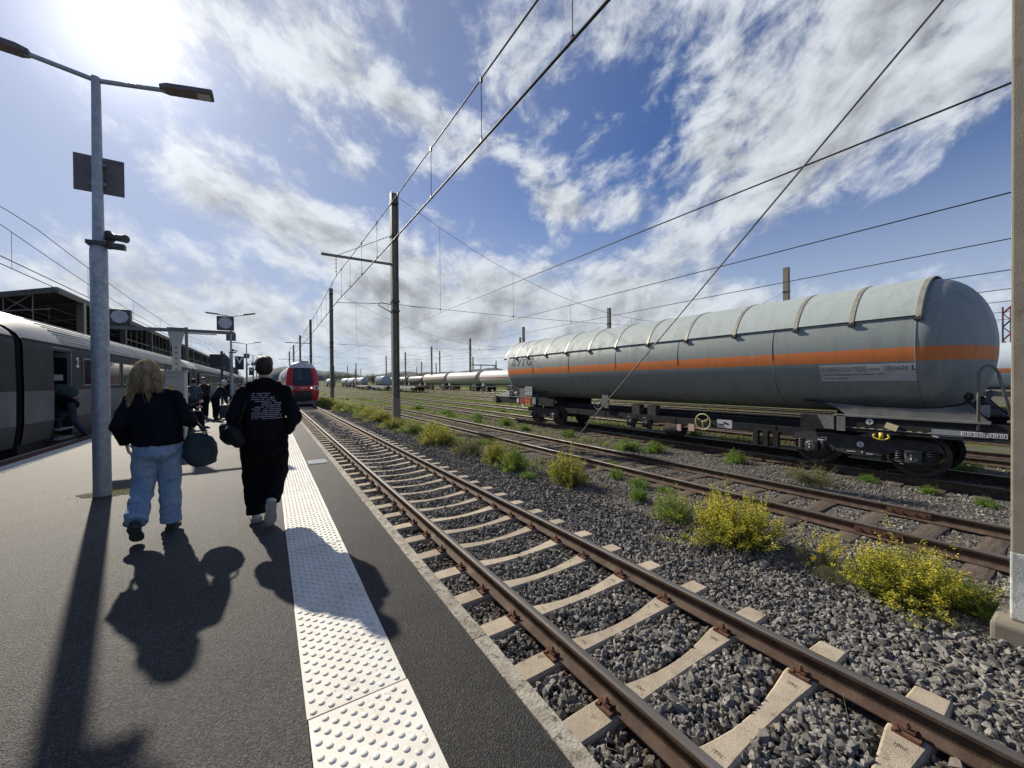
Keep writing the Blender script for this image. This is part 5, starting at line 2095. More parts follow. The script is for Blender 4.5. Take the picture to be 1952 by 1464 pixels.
def coach(label):
    t = thing('passenger_coach', label, 'coach', (TL, 0, ZR), group='grey passenger coaches')
    zo = -ZR
    L = CL

    def strip(a, b, y0, y1, mb, inset=0.0):
        for s in (-1, 1):
            (xa, za), (xb, zb_) = SEC[a], SEC[b]
            vs = [(s * (xa - inset), y0, za + zo), (s * (xa - inset), y1, za + zo), (s * (xb - inset), y1, zb_ + zo), (s * (xb - inset), y0, zb_ + zo)]
            mb.add(vs, [(0, 1, 2, 3)] if s > 0 else [(3, 2, 1, 0)])
    doors = ((1.50, 2.62), (L - 2.62, L - 1.50))
    segs = [(.02, doors[0][0]), (doors[0][1], doors[1][0]), (doors[1][1], L - .02)]
    for nm, a, b, m_ in (('skirt_panel', 0, 1, C_LOW), ('pale_side_panel', 1, 2, C_MID), ('grey_side_panel', 2, 3, C_UP)):
        mb = MB()
        for s0, s1 in segs:
            strip(a, b, s0, s1, mb)
        mb.build(nm, m_, t, fix=False)
    mb = MB()
    strip(3, 4, .02, L - .02, mb)
    mb.build('cant_rail', C_UP, t, fix=False)
    # roof with ribs and end domes
    mb = MB()
    pts = SEC[4:] + [(-x, z) for x, z in SEC[:3:-1]]
    n = len(pts)
    ysec = [0.0, .25, .8, 1.6, L - 1.6, L - .8, L - .25, L]
    dr = [.28, .14, .04, 0, 0, .04, .14, .28]
    vs, fs = [], []
    for y, d in zip(ysec, dr):
        for x, z in pts:
            k2 = max(0, (z - 2.58) / .83)
            vs.append((x * (1 - .02 * d), y, z - d * k2 + zo))
    for i in range(len(ysec) - 1):
        for j in range(n - 1):
            fs.append((i * n + j, i * n + j + 1, (i + 1) * n + j + 1, (i + 1) * n + j))
    mb.add(vs, fs)
    ro = mb.build('roof', C_ROOF, t, smooth=40)
    mb = MB()
    for s in (-1, 1):
        for f in (4.35, 4.8, 5.2, 5.6, 6.0, 6.4, 6.8, 7.3, 7.8, 8.4):
            i = int(f)
            u = f - i
            x = SEC[i][0] * (1 - u) + SEC[i + 1][0] * u
            z = SEC[i][1] * (1 - u) + SEC[i + 1][1] * u
            mb.tube([(s * x, 1.7 + (f - 4.3) * -.12 + .5, z + zo), (s * x, L - 1.9, z + zo)], .021, 4)
    mb.build('roof_rib', C_ROOF, ro)
    mb = MB()
    for s in (-1, 1):
        mb.tube([(s * 1.40, .05, 2.585 + zo), (s * 1.40, L - .05, 2.585 + zo)], .016, 4)
    mb.build('gutter', C_UP, ro)
    # ends
    for y in (.03, L - .03):
        mb = MB()
        P_ = SEC + [(-x, z) for x, z in SEC[::-1]]
        mb.add([(x * .97, y, z + zo - .34 * max(0, (z - 2.5) / .91)) for x, z in P_], [tuple(range(len(P_)))])
        mb.build('end_wall', C_IN, t, fix=False)
    for s in (-.16, L - .12 + .01):
        mb = MB()
        mb.box((0, s + .07, 1.35 + zo), (1.5, .30, 2.3))
        mb.build('gangway', MT['bellows'], t)
    # windows
    wy = 3.38
    k2 = 0
    while wy + 1.62 < L - 3.2:
        for s in (-1, 1):
            x = s * 1.4225
            mb = MB()
            y0, y1, z0, z1 = wy, wy + 1.55, 1.47 + zo, 2.30 + zo
            for (a, b, c, d) in ((y0, y1, z0, z0 + .035), (y0, y1, z1 - .035, z1), (y0, y0 + .035, z0 + .035, z1 - .035), (y1 - .035, y1, z0 + .035, z1 - .035)):
                mb.bbox((x - .012, a, c), (x + .012, b, d))
            wd = mb.build('window', C_FRAME, t)
            MB().bbox((x - .008, y0 + .035, z0 + .035), (x + .004 * s, y1 - .035, z1 - .035)).build('pane', C_GLASS, wd)
            if k2 % 3 == 0 and s > 0:
                MB().bbox((x + .0, y0 + .9, z0 + .04), (x + .0055 * s, y1 - .04, z1 - .04)).build('blind', C_RED, wd)
        wy += 1.88
        k2 += 1
    # door openings: dark vestibule, folded leaf, steps
    for q, (y0, y1) in enumerate(doors):
        mb = MB()
        mb.bbox((.60, y0, .05 + zo), (.62, y1, 2.46 + zo))
        mb.bbox((.62, y0 - .02, .05 + zo), (1.40, y0, 2.46 + zo))
        mb.bbox((.62, y1, .05 + zo), (1.40, y1 + .02, 2.46 + zo))
        mb.bbox((.62, y0, 2.40 + zo), (1.40, y1, 2.44 + zo))
        mb.bbox((.62, y0, .52 + zo), (1.30, y1, .56 + zo))
        mb.build('vestibule', C_IN, t)
        mb = MB()
        mb.bbox((.92, y1 - .20, .60 + zo), (1.46, y1 - .16, 2.40 + zo))
        d_ = mb.build('door', paint('coach_door_grey', (.16, .165, .17)) if 'cdoor' not in MT else MT['cdoor'], t)
        MT['cdoor'] = d_.data.materials[0]
        MB().bbox((1.0, y1 - .206, 1.36 + zo), (1.38, y1 - .201, 2.26 + zo)).build('pane', C_GLASS, d_)
        MB().bbox((1.02, y1 - .212, 1.62 + zo), (1.30, y1 - .207, 1.78 + zo)).build('notice', MT['white'], d_)
        mb = MB()
        for zz_ in (.02, .27):
            mb.bbox((1.08, y0 + .1, zz_ + zo), (1.46, y1 - .1, zz_ + .03 + zo))
        mb.build('step', MT['galv'], t)
        MB().bbox((1.36, y0, 2.43 + zo), (1.40, y1, 2.50 + zo)).build('door_header', C_ROOF, t)
    text_on('2', lambda u, v: (1.4275, 3.0 + u - .02 + 0, v + 2.02 + zo) if True else 0, 'class_number', MT['white'], t, .40, 'CENTER', .014)
    # underframe
    MB().bbox((-1.2, .3, .62 - .45), (1.2, L - .3, .72)).build('underframe', MT['bogie'], t)
    mb = MB()
    for y in (8, 11.5, 15):
        mb.bbox((-1.15, y, .25), (1.15, y + 1.8, .70))
    mb.build('equipment_box', MT['bogie'], t)
    l0 = Vector(t.location)
    bogie(t, TL, 3.2, full=False)
    bogie(t, TL, L - 3.2, full=False)
    return t


CY = 13.53
clab = ['grey passenger coach with open door and figure 2 beside the lamp post', 'grey passenger coach cut off by the left frame edge',
        'second grey coach beyond the lamp post, behind the cabinet', 'third grey coach beyond the lamp post', 'farthest grey passenger coach of the train at the platform']
c0 = coach(clab[0])
for i, y in enumerate((CY, CY - 24.2, CY + 24.2, CY + 48.4, CY + 72.6)):
    c = c0 if i == 0 else copy_tree(c0)
    c.location = (TL, y, ZR)
    c['label'] = clab[i]

# ------------------------------------------------------------------ red train
RED = paint('train_red', (.56, .024, .028), (.48, .022, .028), .32, vscale=1.0)
RWHITE = paint('train_roof_white', (.66, .66, .65), (.56, .56, .55), .45)
RSILV = paint('train_side_silver', (.34, .33, .34), (.28, .27, .28), .4)
RGLASS = pbr('train_windscreen', (.055, .072, .07), (.035, .048, .048), rough=.10, spec=.9, vscale=1.2)
YF = 41.8
t = thing('regional_train', 'red regional train with white roof standing on the platform track', 'train', (T1, YF, ZR))
zl = [-.28, -.05, .35, .85, 1.15, 1.6, 2.1, 2.6, 2.95, 3.25, 3.42, 3.50]
wl_ = [1.22, 1.30, 1.37, 1.40, 1.41, 1.40, 1.36, 1.28, 1.16, .98, .78, .45]


def yfront(z, u):
    base = 0.0 if z < 1.15 else (z - 1.15) * .52
    base += .25 * max(0, (.2 - z)) ** 1.3
    return base + .42 * abs(u) ** 2.6


def face_pt(z, u, off=0.0):
    w = np.interp(z, zl, wl_)
    return (T1 + w * u, YF + yfront(z, u) - off, z)


us = np.linspace(-1, 1, 17)
vs, fs, mi = [], [], []
for z in zl:
    vs += [face_pt(z, u) for u in us]
nu = len(us)
mb = MB()
for i in range(len(zl) - 1):
    for j in range(nu - 1):
        mi_ = 1 if zl[i] > 2.9 else 0
        fs.append((i * nu + j, i * nu + j + 1, (i + 1) * nu + j + 1, (i + 1) * nu + j))
        mi.append(mi_)
o0 = len(mb.v)
mb.v += vs
mb.f += fs
mb.mi += mi
bld(mb, 'cab_front', [RED, RWHITE], t, smooth=50)
# body sides and roof running back
LB = 36.0
for nm, za, zb_, m_ in (('body_side', 0, 8, RSILV), ('roof', 8, 11, RWHITE)):
    mb = MB()
    for s in (-1, 1):
        for i in range(za, zb_):
            a = face_pt(zl[i], s)
            b = face_pt(zl[i + 1], s)
            for y0, y1, m2 in ((None, 2.2, 0), (2.2, LB, 1)):
                A = (a[0], a[1] if y0 is None else YF + y0, a[2])
                B = (b[0], b[1] if y0 is None else YF + y0, b[2])
                mb.add([A, (a[0], YF + y1, a[2]), (b[0], YF + y1, b[2]), B], [(0, 1, 2, 3)], 0 if (m2 == 0 and nm == 'body_side') else (1 if nm == 'body_side' else 0))
    if nm == 'roof':
        a, b = face_pt(zl[-1], -1), face_pt(zl[-1], 1)
        mb.add([a, b, (b[0], YF + LB, b[2]), (a[0], YF + LB, a[2])], [(0, 1, 2, 3)], 0)
    bld(mb, nm, [RED, RSILV] if nm == 'body_side' else [m_], t, smooth=40)


def face_patch(name, z0, z1, u0, u1, m_, off, parent=None, nz=6, nu_=8):
    mb = MB()
    vs = []
    for i in range(nz + 1):
        for j in range(nu_ + 1):
            vs.append(face_pt(z0 + (z1 - z0) * i / nz, u0 + (u1 - u0) * j / nu_, off))
    mb.add(vs, [(i * (nu_ + 1) + j, i * (nu_ + 1) + j + 1, (i + 1) * (nu_ + 1) + j + 1, (i + 1) * (nu_ + 1) + j) for i in range(nz) for j in range(nu_)])
    if parent:
        return bldp(mb, name, m_, t, parent, smooth=True, fix=False)
    return bld(mb, name, m_, t, smooth=True, fix=False)


fr_ = face_patch('windscreen_surround', 1.22, 2.95, -.60, .60, MT['black'], .012)
ws = face_patch('windscreen', 1.62, 2.86, -.53, .53, RGLASS, .022)
face_patch('sill_panel', 1.26, 1.58, -.53, .53, paint('sill_dark_green', (.03, .04, .038)), .02)
mb = MB()
mb.tube([face_pt(1.62, .0, .04), face_pt(2.2, .05, .05), face_pt(2.75, .05, .05)], .014, 5)
mb.tube([face_pt(1.62, .0, .04), face_pt(1.72, -.3, .05)], .012, 5)
bldp(mb, 'wiper', MT['black'], t, ws)
face_patch('light_band', .80, 1.20, .60, 1.0, RWHITE, .016)
face_patch('light_band', .80, 1.20, -1.0, -.60, RWHITE, .016)
for s in (-1, 1):
    c = Vector(face_pt(1.0, s * .80, .03))
    mb = MB()
    mb.lathe([(.0001, -.02), (.10, -.02), (.12, .01), (.12, .05)], axis='y', o=c, n=18)
    bld(mb, 'headlight', RGLASS, t, smooth=True)
LR = pbr('tail_lamp_lit', (.9, .1, .1), rough=.3)
nt_ = NT(LR.node_tree)
em = nt_.n('ShaderNodeEmission')
em.inputs[0].default_value = (1, .35, .35, 1)
em.inputs[1].default_value = 6
oo = nt_.n('ShaderNodeOutputMaterial')
nt_.put(oo.inputs[0], em.outputs[0])
for s, m_ in ((.50, LR), (-.50, MT['lens'])):
    c = Vector(face_pt(1.0, s, .02))
    mb = MB()
    mb.lathe([(.0001, -.02), (.055, -.02), (.06, .02)], axis='y', o=c, n=14)
    bld(mb, 'marker_lamp', m_, t, smooth=True)
text_on('27595', lambda u, v: (u, face_pt(1.0, 0, .02)[1] - YF, v + 1.0 - .07 - ZR), 'fleet_number', MT['white'], t, .24, 'CENTER', .004)
face_patch('bumper', -.26, .72, -.55, .55, MT['black'], .03)
mb = MB()
c = face_pt(.45, 0, .05)
mb.lathe([(.0001, -.35), (.16, -.33), (.2, -.2), (.2, 0)], axis='y', o=(c[0], c[1], .38), n=14)
mb.box((T1, YF - .1, .2), (.5, .3, .25))
bld(mb, 'coupler', MT['bogie'], t, smooth=35)
mb = MB()
mb.prism([(-.10, -.56), (-.10, -.30), (.4, -.25), (.4, -.56)], 'x', T1 - 1.15, T1 + 1.15)
mb.v = [(p[0], p[1] + YF, p[2]) for p in mb.v]
bld(mb, 'snow_plough', MT['framegrey'], t)
for s in (-1, 1):
    for (y0, y1) in ((2.8, 3.5), (5, 6.4), (7, 8.4), (9, 10.4), (11.4, 12.4), (14, 15.4), (16, 17.4)):
        mb = MB()
        mb.bbox((T1 + s * 1.385, YF + y0, 1.45), (T1 + s * 1.412, YF + y1, 2.35))
        bld(mb, 'window', RGLASS, t)
mb = MB()
mb.bbox((T1 - 1.1, YF + .5, -.35), (T1 + 1.1, YF + LB, -.0))
bld(mb, 'underframe', MT['bogie'], t)
bogie(t, T1, YF + 3.2, full=False)
bogie(t, T1, YF + 18, full=False)
mb = MB()
mb.box((T1 + .3, YF + 3.2, 3.6), (.8, 1.0, .2))
mb.tube([(T1 - .4, YF + 6, 3.55), (T1 - .4, YF + 6.8, 4.0), (T1 + .4, YF + 6.8, 4.0), (T1 + .4, YF + 6, 3.55)], .03, 6)
bld(mb, 'roof_equipment', MT['framegrey'], t)

# ================================================================== PLANTS
def quads(P, size, r, up=.3):
    """small diamond leaves at P"""
    n = len(P)
    N = r.normal(size=(n, 3))
    N[:, 2] = np.abs(N[:, 2]) * 1.0 + up
    N /= np.linalg.norm(N, axis=1)[:, None]
    A = r.normal(size=(n, 3))
    A -= N * np.sum(A * N, 1)[:, None]
    A /= np.linalg.norm(A, axis=1)[:, None]
    B = np.cross(N, A)
    s = (size * r.uniform(.6, 1.35, n))[:, None]
    V = np.stack([P - A * s, P + B * s * .48 + N * s * .12, P + A * s, P - B * s * .48 + N * s * .12], 1).reshape(-1, 3)
    return V, (np.arange(n)[:, None] * 4 + np.arange(4)[None])


def bush_proto(seed, stems, W_, H_, nleaf, nflow, leaf, leafmat, flow=.017, flowlow=.55, spread=.035):
    r = np.random.default_rng(seed)
    base = r.normal(size=(stems, 2)) * W_ * .13
    az = r.uniform(0, 2 * pi, stems)
    rad = np.sqrt(r.uniform(0, 1, stems)) * W_ * .5
    lob = 1 + .20 * np.sin(az * 2 + seed) + .14 * np.sin(az * 5 + 2 * seed)
    rad = rad * lob
    hl = 1 + .22 * np.sin(np.cos(az) * rad * 9 / W_ + seed) * np.cos(np.sin(az) * rad * 8 / W_ + 1.3 * seed)
    tip = np.stack([np.cos(az) * rad, np.sin(az) * rad, H_ * hl * np.maximum(.18, 1 - .62 * (rad / (W_ * .5)) ** 1.7) * r.uniform(.62, 1.12, stems)], 1)
    wild = r.uniform(size=stems) < .10
    tip[wild] *= r.uniform(1.15, 1.5, wild.sum())[:, None] * np.array([1.1, 1.1, 1.0])
    LP, FP, sv = [], [], MB()
    for i in range(stems):
        b0 = np.array([base[i, 0], base[i, 1], 0])
        mid = np.array([b0[0] * .35 + tip[i][0] * .65, b0[1] * .35 + tip[i][1] * .65, tip[i][2] * .38]) + r.normal(size=3) * .03 * W_
        t = r.uniform(.12, 1.0, nleaf if not wild[i] else nleaf // 3)[:, None]
        pts = b0 * (1 - t) ** 2 + 2 * mid * t * (1 - t) + tip[i] * t ** 2
        LP.append(pts + r.normal(size=pts.shape) * spread * (.6 + .6 * t))
        if nflow:
            t = r.uniform(flowlow + .08 * r.uniform(), 1.04, max(2, int(nflow * r.uniform(.3, 1.2))))[:, None]
            pts = b0 * (1 - t) ** 2 + 2 * mid * t * (1 - t) + tip[i] * t ** 2
            FP.append(pts + r.normal(size=pts.shape) * spread * .8)
        if i % 2 == 0:
            c = [tuple(b0 * (1 - q) ** 2 + 2 * mid * q * (1 - q) + tip[i] * q ** 2) for q in np.linspace(0, 1, 5)]
            sv.tube(c, [.006, .005, .004, .003, .002], 4, caps=False)
    V, Fc = quads(np.concatenate(LP), leaf, r)
    out = {'foliage': npmesh('foliage', V, Fc, MT[leafmat]), 'stem': sv.mesh('stem', MT['stem'])}
    if nflow:
        V, Fc = quads(np.concatenate(FP), flow, r, .8)
        out['flowers'] = npmesh('flowers', V, Fc, MT['flower'])
    return out


PF = [bush_proto(s, 190, 1.0, .66, 70, 62, .0125, 'leaf', flow=.0105, spread=.022) for s in (1, 2, 3)]            # dense, full flower
PS = [bush_proto(s, 150, 1.0, .62, 70, 14, .0125, 'leafgreen', flow=.010, flowlow=.8, spread=.022) for s in (11, 12)]   # green with a few flowers
PSP = [bush_proto(21, 46, 1.0, .85, 40, 34, .018, 'leaf', flow=.019, flowlow=.72, spread=.03)]                # thin and leggy
PY_ = [bush_proto(s, 170, 1.0, .62, 70, 34, .0135, 'leaf', flow=.011, flowlow=.6, spread=.024) for s in (31, 32)]
PG = [bush_proto(s, 80, 1.0, .42, 60, 0, .020, 'leafgreen', spread=.028) for s in (41, 42, 43)]
PH = [bush_proto(51, 130, 1.0, .62, 50, 3, .013, 'leafgrey', flow=.010, flowlow=.85, spread=.026)]


def plant(name, label, cat, proto, x, y, w, h, protoh, group, rz=None):
    t = thing(name, label, cat, (x, y, ground_z(x, y) - .01), rz if rz is not None else rng.uniform(0, 6.28), group)
    t.scale = (w, w, h / protoh)
    for k2, me in proto.items():
        link(k2, me, t)
    link('dead_twigs', TWIG[int(abs(x * 7 + y * 3)) % 3], t)
    return t


TWIG = []
for sd in range(3):
    r = np.random.default_rng(400 + sd)
    P = np.zeros((60, 3))
    P[:, :2] = r.normal(size=(60, 2)) * .22
    V, Fc = blades(P, .42, .0022, r, lean=.75, seg=4, curl=.5)
    TWIG.append(npmesh('dead_twigs', V, Fc, MT['straw']))
GR = 'flowering shrubs beside the platform track'
plant('flowering_shrub', 'big yellow-flowered shrub nearest the right-hand mast', 'shrub', PF[0], 5.72, 1.22, 1.12, .53, .62, GR)
plant('flowering_shrub', 'dark green low sprawl at the right foot of the nearest yellow shrub', 'shrub', PS[1], 5.92, .82, .72, .30, .60, GR)
plant('flowering_shrub', 'largest bright yellow shrub in the middle right, second from the right mast', 'shrub', PF[1], 5.60, 2.92, 1.28, .68, .62, GR)
plant('flowering_shrub', 'thin leggy shrub with scattered yellow flowers between the two big yellow ones', 'shrub', PSP[0], 5.80, 1.95, .58, .46, .85, GR)
plant('flowering_shrub', 'low dry green clump below the thin leggy shrub', 'shrub', PH[0], 5.45, 1.75, .42, .18, .62, GR)
plant('flowering_shrub', 'green shrub just left of the largest yellow one', 'shrub', PS[0], 5.72, 4.02, .82, .46, .60, GR)
plant('flowering_shrub', 'upright yellow-green shrub at the foot of the guy wire', 'shrub', PY_[0], 5.66, 6.65, 1.0, .72, .60, GR)
plant('flowering_shrub', 'light green shrub, first to the left of the guy wire foot', 'shrub', PS[1], 5.40, 8.45, .95, .66, .60, GR)
plant('flowering_shrub', 'yellowish shrub, second to the left of the guy wire foot', 'shrub', PY_[1], 5.50, 9.55, .85, .66, .60, GR)
plant('flowering_shrub', 'grey-green dry shrub, third to the left of the guy wire foot', 'shrub', PH[0], 5.40, 11.1, 1.15, .75, .62, GR)
plant('flowering_shrub', 'tall yellow-green shrub right of the second mast\'s clump', 'shrub', PY_[0], 5.30, 13.4, 1.4, .70, .60, GR)
plant('flowering_shrub', 'bright yellow-topped shrub behind the tall yellow-green one', 'shrub', PY_[1], 5.62, 14.6, 1.4, .78, .62, GR)
plant('flowering_shrub', 'olive shrub just right of the second mast\'s foot', 'shrub', PS[0], 5.55, 17.2, 1.5, .62, .60, GR)
ords = ['first', 'second', 'third', 'fourth', 'fifth', 'sixth', 'seventh', 'eighth', 'ninth']
for i, (x, y, w, h, p) in enumerate(((5.3, 19.6, 1.4, .8, PY_[1]), (5.7, 23.6, 2.0, 1.0, PY_[0]), (5.6, 26.2, 2.0, 1.05, PY_[0]), (5.75, 29, 2.1, 1.1, PS[0]), (5.6, 32, 2.1, 1.1, PS[1]), (5.5, 35.2, 2.1, 1.1, PY_[1]), (5.3, 38.6, 2.2, 1.1, PS[0]), (5.1, 42, 2.2, 1.15, PY_[0]), (5.0, 46, 2.4, 1.2, PS[1]))):
    plant('flowering_shrub', 'yellow-green shrub, %s one counted from the second mast towards the red train' % ords[i], 'shrub', p, x, y, w, h * .72, .6, GR)
GL = 'low green weeds in the yard'
low = [(10.1, 8.74, 1.0, .42, 'left one of the pair of leafy clumps before the tank wagon\'s valves'), (10.45, 8.0, .9, .38, 'right one of the pair of leafy clumps before the tank wagon\'s valves'),
       (10.48, 12.23, .76, .34, 'fresh green clump behind the guy wire foot'), (10.6, 17.3, .9, .5, 'fresh green clump by the far bogie of the grey tank wagon'),
       (11.0, 5.74, .75, .36, 'fresh green clump between the yellow hand wheel and the near bogie'), (6.0, 4.95, .42, .32, 'small pale green clump right of the green shrub'),
       (6.75, 5.54, .5, .27, 'small bright weed beside the wooden sleeper track, nearer one'), (6.95, 6.38, .48, .26, 'small bright weed beside the wooden sleeper track, farther one'),
       (7.75, 7.27, .5, .2, 'weed growing between the rails of the wooden sleeper track'), (6.9, 5.0, .4, .16, 'flat weed hugging the nearest rail of the wooden sleeper track'),
       (11.05, 21.6, .8, .4, 'green clump left of the tank wagon\'s buffers'), (10.9, 26, .9, .4, 'green clump midway between second mast and tank wagon'), (10.8, 32, 1.2, .42, 'green clump near the second mast beyond the wooden sleeper track'),
       (10.3, 3.72, 1.15, .40, 'loose grassy clump in front of the near bogie'), (11.3, 3.0, .4, .2, 'small weed by the rail under the near bogie'), (11.2, 2.04, .38, .2, 'small weed right of the near bogie wheel'), (11.0, 1.3, .4, .16, 'flat weed nearest the right mast beside the tank track'),
       (6.2, 9.6, .6, .25, 'small weed right of the two shrubs left of the guy wire'), (14.6, 9.2, .7, .35, 'weed under the tank wagon beyond its valves'), (14.8, 6.6, .8, .35, 'weed behind the yellow hand wheel'), (14.6, 2.1, .8, .3, 'weed behind the near bogie')]
low += [(6.3, 3.3, .35, .16, 'tiny weed just right of the largest yellow shrub'), (6.15, 7.6, .5, .22, 'tiny weed right of the guy wire foot'), (5.2, 7.5, .5, .25, 'small weed on the ballast edge before the guy wire foot'), (10.2, 15.0, .7, .3, 'green weed midway along the gap before the tank wagon'), (10.0, 19.5, .8, .32, 'green weed just past the far bogie of the tank wagon'), (6.7, 12.5, .6, .25, 'weed beside the near rail of the wooden track behind the grey shrub'),
        (10.1, 23.5, .9, .35, 'weed in the gap beyond the tank wagon buffers'), (14.3, 24, 1.0, .35, 'weed between the first two yard tracks')]
for i, (x, y, w, h, lab) in enumerate(low):
    plant('green_weed', lab, 'weed', PG[i % 3] if i not in (13,) else PH[0], x, y, w, h, .42 if i != 13 else .62, GL)


# ------------------------------------------------------------------ trees far behind
def tree(label, x, y, h, w, seed, group):
    r = np.random.default_rng(seed)
    t = thing('tree', label, 'tree', (x, y, ZG), group=group)
    mb = MB()
    mb.tube([(0, 0, 0), (.1, 0, h * .3), (0, .1, h * .7)], [h * .035, h * .028, h * .01], 8)
    for q in range(6):
        a = q * 1.05
        mb.tube([(0, 0, h * (.3 + .06 * q)), (cos(a) * w * .35, sin(a) * w * .35, h * (.5 + .06 * q))], [h * .015, h * .004], 5)
    mb.build('trunk', MT['wood'], t)
    cl = r.normal(size=(26, 3))
    cl /= np.linalg.norm(cl, axis=1)[:, None]
    cl *= (r.uniform(.4, 1, 26) ** .5)[:, None]
    C_ = cl * np.array([w * .42, w * .42, h * .34]) + np.array([0, 0, h * .62])
    P = C_[r.integers(0, 26, 2600)] + r.normal(size=(2600, 3)) * w * .085
    V, Fc = quads(P, .22, r)
    link('crown', npmesh('crown', V, Fc, MT['treeleaf']), t)


MT['treeleaf'] = pbr('tree_leaf', (.045, .065, .022), (.075, .095, .03), rough=.6, vscale=2, transl=.3, island=.35, coord='obj')
for i, (x, y, h, w) in enumerate(((40, 300, 9, 14), (52, 310, 10, 16), (66, 300, 8, 14), (84, 300, 9, 16), (100, 290, 8, 15), (120, 270, 9, 16), (24, 330, 9, 13))):
    tree('dark leafy tree far behind the yard, %s from the left' % ['second', 'third', 'fourth', 'fifth', 'sixth', 'rightmost', 'leftmost'][i], x, y, h, w, 60 + i, 'trees far behind the yard')
for i in range(16):
    x, y = 30 + i * 13 + rng.uniform(-4, 4), 345 - i * 9 + rng.uniform(-15, 15)
    tree('small tree in the far hedge line below the hills, number %s from the left' % (ords + ['tenth', 'eleventh', 'twelfth', 'thirteenth', 'fourteenth', 'fifteenth', 'sixteenth'])[i], x, y, rng.uniform(5, 8), rng.uniform(9, 14), 300 + i, 'far hedge line')
for i, (x, y, h, w) in enumerate(((-16, 60, 8.0, 8), (-18, 75, 8.5, 9), (-17, 92, 8, 9), (-15, 118, 8, 9), (-13.5, 145, 7, 8), (-12.5, 172, 7, 8))):
    tree('dark tree behind the station canopy, %s from the camera' % ords[i], x, y, h, w, 80 + i, 'trees behind the canopy')

# ------------------------------------------------------------------ station canopy
t = thing('station_canopy', 'long dark steel and glass station canopy behind the coaches', 'canopy', (-12, 28.8, 0))
CE, CW, Yc0, Yc1 = -9.0, -21.0, 28.8, 165.0
ZE, ZV = 6.40, 3.3
CDK = paint('canopy_dark_steel', (.040, .044, .042), (.06, .062, .058), .6)
CBR = paint('canopy_boards', (.020, .017, .014), (.034, .028, .023), .85, vscale=1.2)
CPU = paint('canopy_purlin', (.09, .085, .075), None, .7)
CGL = pbr('canopy_glazing', (.016, .021, .016), (.03, .038, .026), rough=.75, vscale=.8)
# roof sheet rises towards the tracks; strips with open rooflight gaps
nb = 27
for i in range(nb):
    y0 = Yc0 + (Yc1 - Yc0) * i / nb
    y1 = Yc0 + (Yc1 - Yc0) * (i + 1) / nb - .02
    mb = MB()
    for (a, b) in ((0.0, .30), (.36, .62), (.68, 1.0)):
        xa, xb = CE + (CW - CE) * a, CE + (CW - CE) * b
        za, zb_ = ZE + (ZV - ZE) * a, ZE + (ZV - ZE) * b
        mb.add([(xa, y0, za), (xb, y0, zb_), (xb, y1, zb_), (xa, y1, za), (xa, y0, za - .08), (xb, y0, zb_ - .08), (xb, y1, zb_ - .08), (xa, y1, za - .08)],
               [(0, 3, 2, 1), (4, 5, 6, 7), (0, 1, 5, 4), (1, 2, 6, 5), (2, 3, 7, 6), (3, 0, 4, 7)])
    bld(mb, 'roof_panel', CBR, t)
mb = MB()
mb.bbox((CE - .05, Yc0, ZE - .26), (CE + .05, Yc1, ZE + .04))
bld(mb, 'eave_beam', pbr('eave_grey', (.075, .075, .073), (.055, .055, .054), rough=.6), t)
mb = MB()
mb.prism([(CE, ZE + .05), (CE, ZE - .22), (CW, ZV - .22), (CW, ZV + .05)], 'y', Yc0 - .08, Yc0 - .01)
bld(mb, 'verge_board', bpy.data.materials['eave_grey'], t)
# columns, trusses and the glazed side frames
for i in range(18):
    y = Yc0 + 3.2 + i * 7.6
    mb = MB()
    mb.bbox((CE - .22, y - .18, 0), (CE + .08, y + .18, ZE - .2))
    bld(mb, 'column', CDK if i else paint('column_grey', (.08, .077, .07)), t)
    mb = MB()
    xa, xb = CE, CW
    for q in range(9):
        f0, f1 = q / 9, (q + 1) / 9
        zt0, zt1 = ZE + (ZV - ZE) * f0 - .12, ZE + (ZV - ZE) * f1 - .12
        X0, X1 = xa + (xb - xa) * f0, xa + (xb - xa) * f1
        zb0_, zb1_ = zt0 - .9 * (1 - f0) - .1, zt1 - .9 * (1 - f1) - .1
        mb.tube([(X0, y, zt0), (X1, y, zt1)], .045, 4)
        mb.tube([(X0, y, zb0_), (X1, y, zb1_)], .045, 4)
        mb.tube([(X0, y, zb0_), (X1, y, zt1)], .03, 4)
        mb.tube([(X0, y, zt0), (X0, y, zb0_)], .03, 4)
    bld(mb, 'truss', CDK, t)
    mb = MB()
    for q in range(1, 5):
        yy = y + q * 7.6 / 5
        mb.bbox((CE - .05, yy - .035, 2.5), (CE + .02, yy + .035, ZE - .2))
    for z in (2.5, 3.7, 4.9):
        mb.bbox((CE - .04, y, z - .04), (CE + .015, y + 7.6, z + .04))
    if i >= 1:
        bld(mb, 'side_frame', CDK, t)
    mb = MB()
    for q in range(1, 12):
        xq = CE - .6 - q * .85
        zq = ZE + (ZV - ZE) * (CE - xq) / (CE - CW) - .14
        mb.tube([(xq, y, zq), (xq, y + 7.6, zq)], .035, 4)
    bld(mb, 'purlin', CPU, t)
for i in range(2, 18):
    y = Yc0 + 3.2 + i * 7.6
    mb = MB()
    mb.bbox((CE - .16, y + .2, 2.4), (CE - .12, y + 7.4, ZE - 1.25))
    bld(mb, 'glazed_wall', CGL, t)
